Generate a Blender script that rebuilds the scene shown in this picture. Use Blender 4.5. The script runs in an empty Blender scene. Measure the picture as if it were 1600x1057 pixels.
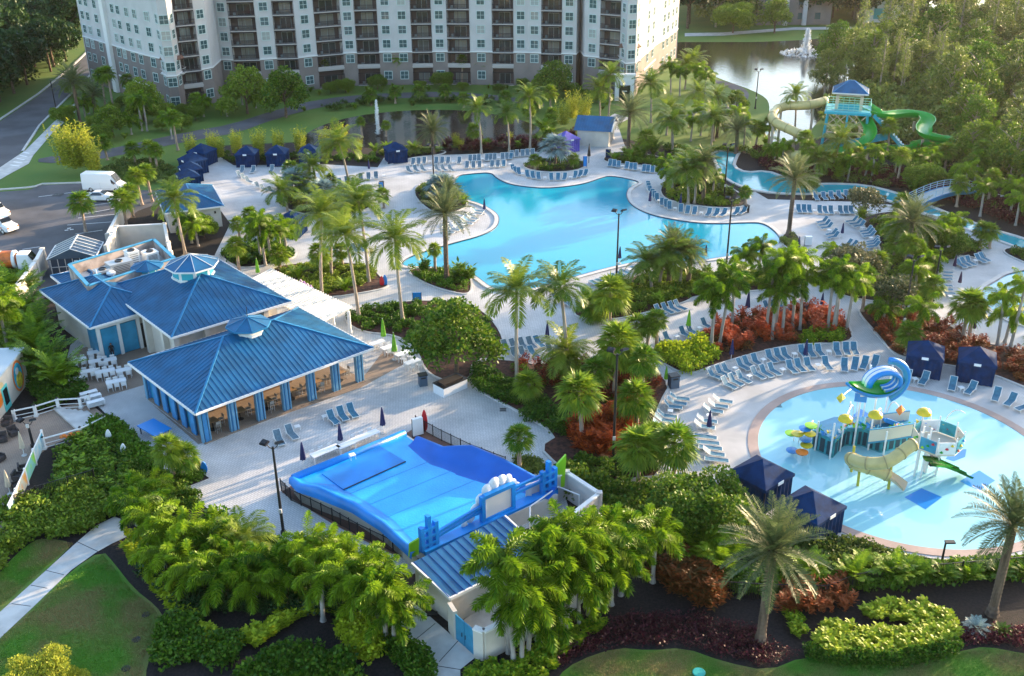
import bpy, math, random
import numpy as np
from mathutils import Vector, Matrix
R = random.Random(11)
RN = np.random.RandomState(5)
S = bpy.context.scene
COL = S.collection
rad = math.radians
PI = math.pi

# ---------------------------------------------------------------- camera
CH = 48.0
cam_d = bpy.data.cameras.new('camera')
cam = bpy.data.objects.new('camera', cam_d)
COL.objects.link(cam)
CM = Matrix.Rotation(rad(64.5), 3, 'X') @ Matrix.Rotation(rad(-0.5), 3, 'Z')
cam.matrix_world = Matrix.Translation((0, 0, CH)) @ CM.to_4x4()
cam_d.sensor_width = 36
cam_d.lens = 36.2
cam_d.clip_start = 0.5
cam_d.clip_end = 6000
S.camera = cam
FP = 1609.0

def G(px, py, z=0.0):
    """point of the horizontal plane z seen at pixel (px,py) of the 1600 wide photograph"""
    d = CM @ Vector(((px-800)/FP, -(py-528.5)/FP, -1))
    t = (z-CH)/d.z
    return Vector((d.x*t, d.y*t, z))

def I(p):
    v = CM.transposed() @ (Vector(p)-Vector((0, 0, CH)))
    return (800-v.x/v.z*FP, 528.5+v.y/v.z*FP)

def hgt(b, cy):
    """height above ground point b whose picture row is cy"""
    lo, hi = 0, 40
    for _ in range(30):
        m = (lo+hi)/2
        if I((b.x, b.y, m))[1] > cy: lo = m
        else: hi = m
    return lo

# ---------------------------------------------------------------- sky, sun, exposure
SUN_AZ, SUN_EL = 35.0, 11.0          # azimuth counter-clockwise from +X
w = bpy.data.worlds.new('World'); S.world = w; w.use_nodes = True
nt = w.node_tree
sky = nt.nodes.new('ShaderNodeTexSky'); sky.sky_type = 'NISHITA'; sky.sun_disc = False
sky.sun_elevation = rad(SUN_EL); sky.sun_rotation = rad(90-SUN_AZ)
sky.air_density = 1.0; sky.dust_density = 1.5; sky.ozone_density = 1.5
nt.links.new(sky.outputs[0], nt.nodes['Background'].inputs[0])
nt.nodes['Background'].inputs[1].default_value = 0.15
sd = bpy.data.lights.new('sun', 'SUN'); sd.energy = 3.1; sd.angle = rad(0.6); sd.color = (1, 0.74, 0.46)
so = bpy.data.objects.new('sun', sd); COL.objects.link(so)
sv = Vector((math.cos(rad(SUN_AZ))*math.cos(rad(SUN_EL)), math.sin(rad(SUN_AZ))*math.cos(rad(SUN_EL)), math.sin(rad(SUN_EL))))
so.rotation_euler = sv.to_track_quat('Z', 'Y').to_euler()
S.view_settings.view_transform = 'Standard'; S.view_settings.look = 'None'
S.view_settings.exposure = 2.25; S.view_settings.gamma = 1
S.render.engine = 'CYCLES'
S.cycles.max_bounces = 5; S.cycles.diffuse_bounces = 3; S.cycles.glossy_bounces = 3
S.cycles.transmission_bounces = 3; S.cycles.transparent_max_bounces = 6
S.cycles.caustics_reflective = False; S.cycles.caustics_refractive = False

# ---------------------------------------------------------------- materials
MATS = {}
def mat(name, col, rough=0.6, metal=0.0, var=0.0, vscale=1.0, bump=0.0, bscale=20.0, col2=None, spec=0.5, sharp=0.5):
    if name in MATS: return MATS[name]
    m = bpy.data.materials.new(name); m.use_nodes = True
    t = m.node_tree; b = t.nodes['Principled BSDF']
    b.inputs['Base Color'].default_value = (*col, 1); b.inputs['Roughness'].default_value = rough
    b.inputs['Metallic'].default_value = metal; b.inputs['Specular IOR Level'].default_value = spec
    tc = t.nodes.new('ShaderNodeTexCoord')
    if var or col2:
        n = t.nodes.new('ShaderNodeTexNoise'); n.inputs['Scale'].default_value = vscale; n.inputs['Detail'].default_value = 6
        t.links.new(tc.outputs['Object'], n.inputs['Vector'])
        r = t.nodes.new('ShaderNodeValToRGB'); e = r.color_ramp.elements
        e[0].position = 0.5-0.25*sharp; e[1].position = 0.5+0.25*sharp
        c2 = col2 or tuple(c*(1+var) for c in col)
        c1 = col if col2 else tuple(c*(1-var) for c in col)
        e[0].color = (*c1, 1); e[1].color = (*c2, 1)
        t.links.new(n.outputs['Fac'], r.inputs['Fac']); t.links.new(r.outputs['Color'], b.inputs['Base Color'])
    if bump:
        n = t.nodes.new('ShaderNodeTexNoise'); n.inputs['Scale'].default_value = bscale; n.inputs['Detail'].default_value = 4
        t.links.new(tc.outputs['Object'], n.inputs['Vector'])
        bp = t.nodes.new('ShaderNodeBump'); bp.inputs['Strength'].default_value = bump; bp.inputs['Distance'].default_value = 0.05
        t.links.new(n.outputs['Fac'], bp.inputs['Height']); t.links.new(bp.outputs['Normal'], b.inputs['Normal'])
    MATS[name] = m
    return m

def leafmat(name, c1, c2, trans=0.35, rough=0.5):
    m = bpy.data.materials.new(name); m.use_nodes = True; t = m.node_tree
    b = t.nodes['Principled BSDF']; b.inputs['Roughness'].default_value = rough; b.inputs['Specular IOR Level'].default_value = 0.22
    g = t.nodes.new('ShaderNodeNewGeometry'); o = t.nodes.new('ShaderNodeObjectInfo')
    ma = t.nodes.new('ShaderNodeMath'); ma.operation = 'MULTIPLY'; ma.inputs[1].default_value = 0.55
    mb = t.nodes.new('ShaderNodeMath'); mb.operation = 'MULTIPLY_ADD'; mb.inputs[1].default_value = 0.45
    t.links.new(g.outputs['Random Per Island'], ma.inputs[0])
    t.links.new(o.outputs['Random'], mb.inputs[0]); t.links.new(ma.outputs[0], mb.inputs[2])
    r = t.nodes.new('ShaderNodeValToRGB'); e = r.color_ramp.elements
    e[0].color = (*c1, 1); e[1].color = (*c2, 1); e[0].position = 0.1; e[1].position = 0.9
    t.links.new(mb.outputs[0], r.inputs['Fac']); t.links.new(r.outputs['Color'], b.inputs['Base Color'])
    tr = t.nodes.new('ShaderNodeBsdfTranslucent'); mx = t.nodes.new('ShaderNodeMixShader'); mx.inputs[0].default_value = trans
    t.links.new(r.outputs['Color'], tr.inputs['Color'])
    t.links.new(b.outputs[0], mx.inputs[1]); t.links.new(tr.outputs[0], mx.inputs[2])
    t.links.new(mx.outputs[0], t.nodes['Material Output'].inputs['Surface'])
    MATS[name] = m
    return m

def watermat(name, col, col2, rough, bump, bscale, vscale=0.08, spec=0.5):
    m = mat(name, col, rough, 0, 0, vscale, bump, bscale, col2=col2, spec=spec, sharp=1.6)
    for n in m.node_tree.nodes:
        if n.type == 'BUMP': n.inputs['Distance'].default_value = 0.04
    return m

M_white = mat('white_paint', (.74, .74, .73), .45, var=.06, vscale=2)
M_cream = mat('cream_stucco', (.60, .55, .48), .85, var=.08, vscale=.6, bump=.2, bscale=30)
M_cream2 = mat('warm_beige_stucco', (.50, .42, .33), .85, var=.1, vscale=.7)
M_apt = mat('apartment_stucco', (.50, .48, .475), .9, var=.07, vscale=.25, bump=.15, bscale=12)
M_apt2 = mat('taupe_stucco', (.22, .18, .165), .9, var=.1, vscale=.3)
M_trim = mat('white_trim', (.72, .70, .68), .6)
M_dark = mat('dark_metal', (.018, .018, .022), .4, metal=.3)
M_black = mat('black_metal', (.01, .01, .012), .45)
M_navy = mat('navy_canvas', (.0008, .024, .085), .85, var=.25, vscale=1.5, bump=.3, bscale=5, spec=.15)
M_roof = mat('blue_metal_roof', (.003, .092, .215), .50, metal=.05, var=.2, vscale=.5)
M_roofl = mat('blue_roof_trim', (.015, .17, .36), .4)
M_teal = mat('teal_panel', (.03, .25, .42), .35, var=.15, vscale=1)
M_bluep = mat('blue_painted_column', (.04, .22, .48), .5, var=.12, vscale=1.5)
M_glass = mat('window_glass', (.05, .10, .11), .08, spec=.9)
M_glassb = mat('dark_window_glass', (.012, .018, .022), .1, spec=.8)
def varyglass(m, pale, p0=.62):
    t = m.node_tree; b = t.nodes['Principled BSDF']; o = t.nodes.new('ShaderNodeObjectInfo'); r = t.nodes.new('ShaderNodeValToRGB'); r.color_ramp.interpolation = 'CONSTANT'; e = r.color_ramp.elements
    c = tuple(b.inputs['Base Color'].default_value); e[0].color = c; e[1].position = p0; e[1].color = (*pale, 1); q = e.new(.85); q.color = (*[k*.55+c[i]*.45 for i, k in enumerate(pale)], 1)
    t.links.new(o.outputs['Random'], r.inputs[0]); t.links.new(r.outputs[0], b.inputs['Base Color'])
M_sling = mat('blue_sling_fabric', (.035, .15, .235), .7, var=.15, vscale=4)
M_sling2 = mat('grey_blue_sling_fabric', (.10, .17, .22), .7, var=.15, vscale=4)
M_plastic = mat('white_plastic', (.78, .78, .78), .35)
M_green = mat('lime_canvas', (.16, .42, .02), .7, var=.2, vscale=3)
M_conc = mat('pale_concrete', (.50, .49, .47), .85, var=.13, vscale=.7, bump=.15, bscale=12)
M_kerb = mat('kerb_stone', (.52, .50, .48), .8, var=.1, vscale=1)
M_asph = mat('asphalt', (.085, .085, .095), .9, var=.22, vscale=.18, bump=.3, bscale=25)
M_mulch = mat('dark_mulch', (.012, .008, .008), .95, var=.7, vscale=5, bump=.8, bscale=14)
M_redmulch = mat('red_brown_mulch', (.06, .022, .015), .95, var=.6, vscale=3, bump=.8, bscale=14)
M_grass = mat('grass', (.06, .19, .008), .9, vscale=.22, bump=.9, bscale=9, col2=(.14, .15, .035), sharp=.4)
M_grass2 = mat('meadow_grass', (.05, .14, .010), .9, vscale=.12, bump=.9, bscale=5, col2=(.12, .17, .02), sharp=1.3)
M_trunk = mat('grey_palm_bark', (.30, .25, .20), .85, var=.25, vscale=5, bump=.5, bscale=14)
M_trunkd = mat('brown_bark', (.12, .08, .055), .9, var=.35, vscale=4, bump=.8, bscale=14)
M_yellow = mat('yellow_plastic', (.62, .48, .02), .35)
M_lime = mat('lime_plastic', (.30, .62, .02), .35)
M_kgreen = mat('green_fibreglass', (.004, .30, .02), .3)
M_kblue = mat('blue_fibreglass', (.01, .22, .62), .3)
M_orange = mat('orange_plastic', (.75, .20, .02), .35)
M_tan = mat('tan_fibreglass', (.52, .42, .17), .4, var=.08, vscale=1.5)
M_red = mat('red_plastic', (.55, .02, .03), .3)
M_skin = mat('skin', (.35, .18, .12), .6)
M_cloth = mat('black_clothing', (.012, .012, .016), .9)
M_surf = mat('blue_padded_surface', (.004, .20, .60), .38, var=.16, vscale=.5)
M_surfw = mat('wet_blue_surface', (.004, .26, .68), .16, vscale=.30, col2=(.03, .44, .80), sharp=.9, bump=.4, bscale=6)
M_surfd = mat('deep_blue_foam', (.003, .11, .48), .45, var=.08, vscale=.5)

# paver deck: fine joints over soft blotches
def deckmat(name, c1, c2, joint, size, rot=0.7):
    m = mat(name, c1, .75); t = m.node_tree; b = t.nodes['Principled BSDF']
    tc = t.nodes.new('ShaderNodeTexCoord'); mp = t.nodes.new('ShaderNodeMapping'); mp.inputs['Rotation'].default_value[2] = rot
    t.links.new(tc.outputs['Object'], mp.inputs[0])
    br = t.nodes.new('ShaderNodeTexBrick'); br.inputs['Scale'].default_value = 1/size
    br.inputs['Color1'].default_value = (*c1, 1); br.inputs['Color2'].default_value = (*c2, 1); br.inputs['Mortar'].default_value = (*joint, 1)
    br.inputs['Mortar Size'].default_value = .03; br.inputs['Bias'].default_value = -.2
    t.links.new(mp.outputs[0], br.inputs[0])
    n = t.nodes.new('ShaderNodeTexNoise'); n.inputs['Scale'].default_value = .28; n.inputs['Detail'].default_value = 7
    t.links.new(tc.outputs['Object'], n.inputs[0])
    mr = t.nodes.new('ShaderNodeMapRange'); mr.inputs[1].default_value = .3; mr.inputs[2].default_value = .7; mr.inputs[3].default_value = .74; mr.inputs[4].default_value = 1.08
    t.links.new(n.outputs[0], mr.inputs[0])
    mx = t.nodes.new('ShaderNodeVectorMath'); mx.operation = 'SCALE'
    t.links.new(br.outputs[0], mx.inputs[0]); t.links.new(mr.outputs[0], mx.inputs[3]); t.links.new(mx.outputs[0], b.inputs['Base Color'])
    return m
M_deck = deckmat('pale_pavers', (.60, .585, .575), (.52, .515, .51), (.36, .355, .35), .75)
M_deckw = deckmat('brown_pavers', (.36, .27, .20), (.30, .22, .17), (.18, .13, .10), .5, .2)
M_cop = deckmat('pink_coping_pavers', (.50, .36, .31), (.44, .32, .28), (.3, .24, .22), .35, 0)
M_cop2 = mat('pale_coping', (.58, .54, .50), .7, var=.08, vscale=1)
M_tile = mat('dark_waterline_tile', (.02, .04, .07), .3)
M_pool = watermat('pool_water', (.006, .24, .38), (.018, .42, .53), .035, .22, 2.5, .05)
M_pool2 = watermat('splash_pool_water', (.22, .58, .68), (.40, .70, .76), .04, .12, 1.5, .10)
M_river = watermat('river_water', (.01, .26, .32), (.02, .40, .44), .05, .3, 1.5, .1)
M_lake = watermat('lake_water', (.03, .032, .018), (.045, .045, .026), .09, .6, .9, .05, spec=.5)
M_pond = watermat('pond_water', (.035, .028, .022), (.02, .016, .014), .07, .35, 1.5, .05, spec=.8)

# ---------------------------------------------------------------- mesh builder
class MB:
    def __init__(s): s.v = []; s.f = []
    def add(s, vs, fs):
        o = len(s.v); s.v += [tuple(v) for v in vs]; s.f += [tuple(i+o for i in f) for f in fs]
    def quad(s, a, b, c, d): s.add([a, b, c, d], [(0, 1, 2, 3)])
    def box(s, c, d, rz=0.0, M=None):
        hx, hy, hz = d[0]/2, d[1]/2, d[2]/2; ca, sa = math.cos(rz), math.sin(rz); vs = []
        for z in (-hz, hz):
            for x, y in ((-hx, -hy), (hx, -hy), (hx, hy), (-hx, hy)):
                if M: q = M @ Vector((x, y, z)); vs.append((c[0]+q.x, c[1]+q.y, c[2]+q.z))
                else: vs.append((c[0]+x*ca-y*sa, c[1]+x*sa+y*ca, c[2]+z))
        s.add(vs, [(3, 2, 1, 0), (4, 5, 6, 7), (0, 1, 5, 4), (1, 2, 6, 5), (2, 3, 7, 6), (3, 0, 4, 7)])
    def bar(s, a, b, w, h=None):
        """box along a-b, w wide (horizontal), h high"""
        a = Vector(a); b = Vector(b); h = h or w; d = b-a; L = d.length
        if L < 1e-6: return
        d.normalize(); x = d.cross(Vector((0, 0, 1)))
        if x.length < 1e-3: x = Vector((1, 0, 0))
        x.normalize(); z = x.cross(d)
        M = Matrix((x, d, z)).transposed()
        s.box((a+b)/2, (w, L, h), M=M)
    def prism(s, poly, z0, z1, bottom=False):
        n = len(poly)
        A = sum(poly[i][0]*poly[(i+1) % n][1]-poly[(i+1) % n][0]*poly[i][1] for i in range(n))
        if A < 0: poly = poly[::-1]
        vs = [(p[0], p[1], z0) for p in poly]+[(p[0], p[1], z1) for p in poly]
        fs = [(i, (i+1) % n, n+(i+1) % n, n+i) for i in range(n)]+[tuple(range(n, 2*n))]
        if bottom: fs.append(tuple(range(n-1, -1, -1)))
        s.add(vs, fs)
    def tube(s, pts, r, n=8, cap=True):
        pts = [Vector(p) for p in pts]; rs = r if isinstance(r, (list, tuple)) else [r]*len(pts)
        up = Vector((0, 0, 1)); vs = []; px = None
        for i, p in enumerate(pts):
            d = (pts[min(i+1, len(pts)-1)]-pts[max(i-1, 0)])
            if d.length < 1e-9: d = Vector((0, 0, 1))
            d.normalize()
            x = px-d*px.dot(d) if px is not None else (d.cross(up) if abs(d.z) < .95 else Vector((1, 0, 0)))
            if x.length < 1e-4: x = Vector((1, 0, 0))
            x.normalize(); y = d.cross(x); px = x
            for k in range(n):
                a = 2*PI*k/n; q = p+(x*math.cos(a)+y*math.sin(a))*rs[i]; vs.append(q)
        fs = []
        for i in range(len(pts)-1):
            for k in range(n):
                k2 = (k+1) % n; fs.append((i*n+k, i*n+k2, (i+1)*n+k2, (i+1)*n+k))
        if cap: fs.append(tuple(range(n-1, -1, -1))); fs.append(tuple((len(pts)-1)*n+k for k in range(n)))
        s.add(vs, fs)
    def lathe(s, c, prof, n=16, ph=0.0):
        vs = []
        for r, z in prof:
            for k in range(n): a = 2*PI*k/n+ph; vs.append((c[0]+r*math.cos(a), c[1]+r*math.sin(a), c[2]+z))
        fs = []
        for i in range(len(prof)-1):
            for k in range(n): k2 = (k+1) % n; fs.append((i*n+k, i*n+k2, (i+1)*n+k2, (i+1)*n+k))
        s.add(vs, fs)
    def xf(s, M):
        s.v = [tuple(M @ Vector(v)) for v in s.v]; return s
    def build(s, name, m, parent=None, smooth=False, label=None):
        me = bpy.data.meshes.new(name); me.from_pydata(s.v, [], s.f); me.materials.append(m)
        if smooth:
            for p in me.polygons: p.use_smooth = True
        me.update()
        o = bpy.data.objects.new(name, me); COL.objects.link(o)
        if parent: o.parent = parent
        if label: o['label'] = label
        return o

def qmesh(name, arr, m):
    """mesh from an (N,4,3) array of quads"""
    arr = np.asarray(arr, dtype=np.float32); n = len(arr)
    me = bpy.data.meshes.new(name); me.vertices.add(n*4); me.vertices.foreach_set('co', arr.ravel())
    me.loops.add(n*4); me.loops.foreach_set('vertex_index', np.arange(n*4, dtype=np.int32))
    me.polygons.add(n); me.polygons.foreach_set('loop_start', np.arange(0, n*4, 4, dtype=np.int32))
    me.update(calc_edges=True); me.materials.append(m)
    return me

def tag(o, label, cat, group=None, kind=None):
    o['label'] = label; o['category'] = cat
    if group: o['group'] = group
    if kind: o['kind'] = kind
    return o
def thing(name, loc, rz=0.0, label=None, cat=None, group=None):
    o = bpy.data.objects.new(name, None); COL.objects.link(o); o.empty_display_size = .2
    o.location = loc; o.rotation_euler = (0, 0, rz)
    if label: tag(o, label, cat, group)
    return o
def struct(o, label=None):
    o['kind'] = 'structure'
    if label: o['label'] = label
    return o
def mobj(name, me, parent=None, loc=None, rz=0, sc=None):
    o = bpy.data.objects.new(name, me); COL.objects.link(o)
    if parent: o.parent = parent
    if loc is not None: o.location = loc
    o.rotation_euler = (0, 0, rz)
    if sc is not None: o.scale = sc if isinstance(sc, (tuple, list)) else (sc, sc, sc)
    return o
KIDS = {}
def copy_tree(o, parent=None):
    c = o.copy(); COL.objects.link(c)
    if parent: c.parent = parent
    kids = KIDS.get(o.name)
    if kids is None: kids = KIDS[o.name] = list(o.children)
    for k in kids: copy_tree(k, c)
    return c

ONES = ['', 'first', 'second', 'third', 'fourth', 'fifth', 'sixth', 'seventh', 'eighth', 'ninth', 'tenth', 'eleventh', 'twelfth', 'thirteenth',
        'fourteenth', 'fifteenth', 'sixteenth', 'seventeenth', 'eighteenth', 'nineteenth']
TENS = {2: ('twentieth', 'twenty'), 3: ('thirtieth', 'thirty'), 4: ('fortieth', 'forty'), 5: ('fiftieth', 'fifty'), 6: ('sixtieth', 'sixty')}
def ordw(i):
    if i < 20: return ONES[i]
    t, u = divmod(i, 10)
    return TENS[t][0] if u == 0 else TENS[t][1]+'-'+ONES[u]
REG = {}
def reg(o, desc, zone, cat, group=None, by='left'):
    REG.setdefault((desc, zone, cat, group), []).append(o)
def finish_labels():
    for (desc, zone, cat, group), L in REG.items():
        L.sort(key=lambda o: I(o.matrix_basis.translation)[0])
        n = len(L)
        for i, o in enumerate(L):
            if n == 1: lb = f'{desc} {zone}'
            elif i == 0: lb = f'leftmost {desc} {zone}'
            elif i == n-1: lb = f'rightmost {desc} {zone}'
            else: lb = f'{ordw(i+1)} {desc} from the left {zone}'
            
            if len(lb.split()) > 16: print('LONG', lb)

            tag(o, lb, cat, group if group else (f'{desc}s {zone}' if n > 1 else None))

def sheet(name, pts, m, z, kind='structure', label=None):
    b = MB(); n = len(pts); vs = [(p[0], p[1], z) for p in pts]
    A = sum(pts[i][0]*pts[(i+1) % n][1]-pts[(i+1) % n][0]*pts[i][1] for i in range(n))
    if A < 0: vs = vs[::-1]
    # ear clipping through blender's tessellation keeps concave outlines right
    from mathutils.geometry import tessellate_polygon
    tri = tessellate_polygon([[Vector(v) for v in vs]])
    fs = []
    for t in tri:
        a, c, d = [Vector(vs[i]) for i in t]
        fs.append(t if (c-a).cross(d-a).z > 0 else t[::-1])
    b.add(vs, fs); o = b.build(name, m)
    if kind: o['kind'] = kind
    if label: o['label'] = label
    return o
def smooth_poly(pts, it=2):
    for _ in range(it):
        q = []
        for i in range(len(pts)):
            a, b = Vector(pts[i]), Vector(pts[(i+1) % len(pts)]); q += [a*.75+b*.25, a*.25+b*.75]
        pts = q
    return pts
def ribbon(pts, wdt, closed=True, side=0.0):
    """left and right offset rails of a path; side shifts the band"""
    n = len(pts); Lr = []; Rr = []
    for i in range(n):
        if closed: a, c = pts[i-1], pts[(i+1) % n]
        else: a, c = pts[max(i-1, 0)], pts[min(i+1, n-1)]
        d = Vector((c[0]-a[0], c[1]-a[1], 0)); d.normalize(); nn = Vector((-d.y, d.x, 0)); p = Vector((pts[i][0], pts[i][1], 0))
        Lr.append(p+nn*(side+wdt/2)); Rr.append(p+nn*(side-wdt/2))
    return Lr, Rr
def kerb(b, pts, wdt, z0, z1, closed=True, side=0.0):
    Lr, Rr = ribbon(pts, wdt, closed, side); n = len(pts); vs = []
    for i in range(n):
        vs += [(Lr[i].x, Lr[i].y, z0), (Lr[i].x, Lr[i].y, z1), (Rr[i].x, Rr[i].y, z1), (Rr[i].x, Rr[i].y, z0)]
    fs = []
    for i in range(n if closed else n-1):
        j = (i+1) % n
        for k in range(3): fs.append((i*4+k, i*4+k+1, j*4+k+1, j*4+k))
    b.add(vs, fs)
def px(pts, z=0.0): return [G(x, y, z) for x, y in pts]
def inpoly(x, y, poly):
    c = False; n = len(poly); j = n-1
    for i in range(n):
        xi, yi = poly[i][0], poly[i][1]; xj, yj = poly[j][0], poly[j][1]
        if ((yi > y) != (yj > y)) and (x < (xj-xi)*(y-yi)/(yj-yi)+xi): c = not c
        j = i
    return c
# ================================================================ GROUND
def big(name, x0, x1, y0, y1, m, z): return sheet(name, [(x0, y0), (x1, y0), (x1, y1), (x0, y1)], m, z)
big('ground', -2500, 2500, -600, 4500, M_grass2, -.05)
sheet('garden_soil', px([(-300, 560), (0, 420), (60, 400), (100, 360), (260, 290), (340, 228), (470, 222), (620, 235), (850, 225), (960, 215), (1040, 228), (1100, 236), (1200, 236), (1300, 210), (1400, 150), (1800, 200), (1900, 1300), (-400, 1300)]), M_mulch, -.01)

DECK = [(105, 560), (138, 620), (258, 740), (300, 727), (327, 748), (285, 764), (330, 800), (385, 838), (470, 860), (640, 900), (890, 800), (868, 722),
        (880, 740), (960, 757), (990, 772), (1060, 765), (1130, 790), (1230, 850), (1290, 850), (1317, 838), (1358, 852), (1410, 866), (1468, 875), (1540, 877), (1600, 871), (1720, 850), (1800, 600),
        (1760, 440), (1600, 380), (1506, 352), (1440, 325), (1340, 316), (1200, 312), (1180, 300), (1135, 305), (1090, 262), (1060, 262), (1040, 250), (985, 243),
        (975, 225), (965, 195), (985, 185), (960, 178), (940, 190), (905, 213), (905, 236), (830, 238), (680, 243), (640, 246), (600, 247), (590, 262), (500, 257), (365, 259), (345, 246), (300, 262),
        (292, 300), (345, 330), (360, 350), (335, 400), (290, 395), (180, 480), (110, 540)]
sheet('paved_deck', px(DECK), M_deck, .03)
sheet('terrace_paving', px([(-60, 640), (22, 657), (88, 638), (138, 628), (167, 653), (128, 676), (80, 697), (60, 712), (20, 792), (-10, 850), (-120, 850), (-120, 640)]), M_deckw, .02)
sheet('dining_terrace', px([(105, 562), (128, 545), (205, 520), (262, 545), (240, 598), (142, 627)]), M_deckw, .036)
sheet('pavilion_apron', px([(232, 628), (310, 695), (563, 607), (640, 565), (600, 548), (560, 600), (310, 688)]), M_deckw, .036)

# planting beds cut into the deck: raised kerb, mulch inside
BEDS = {
 'wave': [(732, 604), (800, 639), (873, 681), (842, 700), (870, 728), (900, 748), (960, 757), (986, 750), (1035, 745), (1022, 715), (1015, 681), (1020, 663), (1032, 630), (1048, 602), (1020, 580), (985, 562), (900, 562), (850, 573), (790, 563), (740, 562)],
 'tree': [(533, 497), (563, 490), (615, 473), (683, 470), (750, 480), (785, 520), (790, 560), (745, 565), (730, 603), (668, 590), (650, 545), (620, 525), (560, 520)],
 'pergola': [(420, 424), (440, 415), (502, 411), (553, 412), (581, 418), (596, 435), (612, 449), (574, 458), (505, 468), (470, 455)],
 'poolside': [(631, 421), (690, 420), (732, 425), (738, 443), (735, 462), (705, 458), (660, 443)],
 'west': [(343, 402), (365, 390), (400, 375), (440, 378), (470, 400), (430, 413), (400, 418), (372, 420)],
 'silver': [(425, 318), (440, 297), (500, 287), (560, 300), (590, 318), (560, 335), (480, 340)],
 'rock': [(645, 300), (660, 285), (700, 282), (712, 300), (735, 318), (715, 333), (680, 335), (655, 318)],
 'island': [(812, 262), (830, 250), (880, 246), (920, 255), (905, 268), (850, 271)],
 'east': [(1035, 310), (1030, 292), (1060, 275), (1120, 285), (1150, 298), (1172, 318), (1150, 327), (1100, 324), (1060, 318)],
 'south': [(895, 497), (953, 503), (1022, 487), (1076, 472), (1083, 464), (1155, 457), (1240, 452), (1262, 440), (1230, 425), (1190, 420), (1132, 428), (1094, 424), (1040, 420), (1004, 428), (976, 440), (930, 462), (900, 480)],
 'redmid': [(1022, 560), (1030, 566), (1073, 589), (1119, 571), (1180, 553), (1246, 538), (1335, 538), (1328, 512), (1318, 495), (1261, 483), (1198, 490), (1114, 505), (1104, 528), (1050, 540)],
 'redright': [(1337, 486), (1376, 530), (1392, 552), (1420, 562), (1540, 582), (1600, 606), (1680, 640), (1680, 570), (1590, 545), (1520, 535), (1494, 515), (1443, 489), (1394, 483), (1350, 482)],
 'crescent': [(1272, 425), (1300, 432), (1335, 446), (1363, 436), (1377, 412), (1374, 383), (1353, 357), (1338, 346), (1366, 334), (1420, 330), (1470, 345), (1506, 370), (1532, 388), (1547, 411), (1510, 400), (1478, 403), (1463, 413), (1455, 459), (1466, 480), (1380, 474), (1320, 466), (1284, 445)],
 'lone': [(1216, 378), (1225, 365), (1243, 364), (1252, 378), (1252, 392), (1238, 395)],
 'corner': [(1560, 392), (1590, 386), (1640, 400), (1700, 420), (1680, 440), (1600, 412)],
 'north': [(600, 262), (612, 248), (600, 240), (650, 238), (700, 236), (690, 243), (640, 247)],
 'kiosk': [(940, 250), (955, 238), (1000, 240), (1040, 248), (1062, 262), (1030, 262), (985, 258), (950, 255)],
 'smallpalm': [(800, 722), (815, 716), (850, 722), (860, 738), (820, 748), (795, 738)],
}
BEDW = {}
kb = MB(); 
for k, P in BEDS.items():
    q = [Vector((p.x, p.y)) for p in px(P)]
    q = smooth_poly([p.to_3d() for p in q], 2 if k != 'wave' else 1)
    BEDW[k] = q
    sheet('planting_bed', q, M_redmulch if k in ('redmid', 'redright', 'south', 'wave', 'tree', 'pergola', 'poolside') else M_mulch, .10, label='mulched planting bed ('+k+')')
    kerb(kb, q, .22, .0, .15)
struct(kb.build('bed_kerbs', M_kerb))
for o in COL.objects:
    if o.name.startswith('planting_bed'): del o['label']

# pools
def pool(name, pts, mt, sm=2, cw=.55, copm=M_cop2, wz=.045):
    q = smooth_poly(px(pts), sm) if sm else px(pts)
    sheet(name, q, mt, wz)
    n = len(q); A = sum(q[i].x*q[(i+1) % n].y-q[(i+1) % n].x*q[i].y for i in range(n)); s = -1 if A > 0 else 1
    c = MB(); kerb(c, q, cw, .0, .17, side=s*(cw/2+.06)); struct(c.build(name+'_coping', copm))
    c = MB(); kerb(c, q, .12, .0, .15); struct(c.build(name+'_tile_band', M_tile))
    return q
POOL = pool('main_pool', [(709, 276), (745, 272), (768, 271), (776, 280), (795, 289), (820, 293), (850, 295.5), (885, 293), (915, 288), (940, 279), (952, 276), (975, 279), (1003, 286), (985, 293), (978, 303), (982, 317), (996, 328),
      (1020, 338), (1055, 345), (1090, 350), (1130, 351), (1170, 349), (1194, 350), (1214, 365), (1222, 380), (1200, 394), (1152, 400), (1094, 409), (1040, 411), (1002, 411), (979, 413), (912, 430), (851, 449), (800, 458),
      (768, 452), (748, 436), (732, 426), (700, 420), (660, 418), (628, 418), (630, 408), (655, 397), (706, 382), (752, 370), (775, 358), (781, 344), (775, 333), (752, 320), (729, 314), (713, 297)], M_pool)
rv = [(1118, 232), (1122, 252), (1140, 270), (1165, 285), (1205, 296), (1250, 298), (1300, 296), (1350, 299), (1400, 310), (1450, 330), (1500, 348), (1550, 368), (1600, 386), (1700, 425)]
rp = smooth_poly(px([(1110, 237), (1157, 236), (1150, 248), (1146, 262), (1165, 271), (1198, 268), (1225, 278), (1262, 290), (1300, 288), (1350, 290), (1400, 302), (1450, 322), (1500, 342), (1550, 360), (1600, 374), (1700, 410),
       (1700, 430), (1600, 392), (1550, 374), (1500, 356), (1450, 337), (1400, 318), (1350, 306), (1300, 303), (1240, 305), (1185, 301), (1150, 290), (1126, 275), (1118, 255)]), 1)
sheet('lazy_river', rp, M_river, .05); c = MB(); kerb(c, rp, .5, 0, .2); struct(c.build('lazy_river_coping', M_cop2))
r2 = smooth_poly(px([(1380, 270), (1430, 273), (1500, 290), (1560, 306), (1600, 318), (1600, 330), (1550, 318), (1490, 302), (1430, 284), (1380, 280)]), 1)
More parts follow.
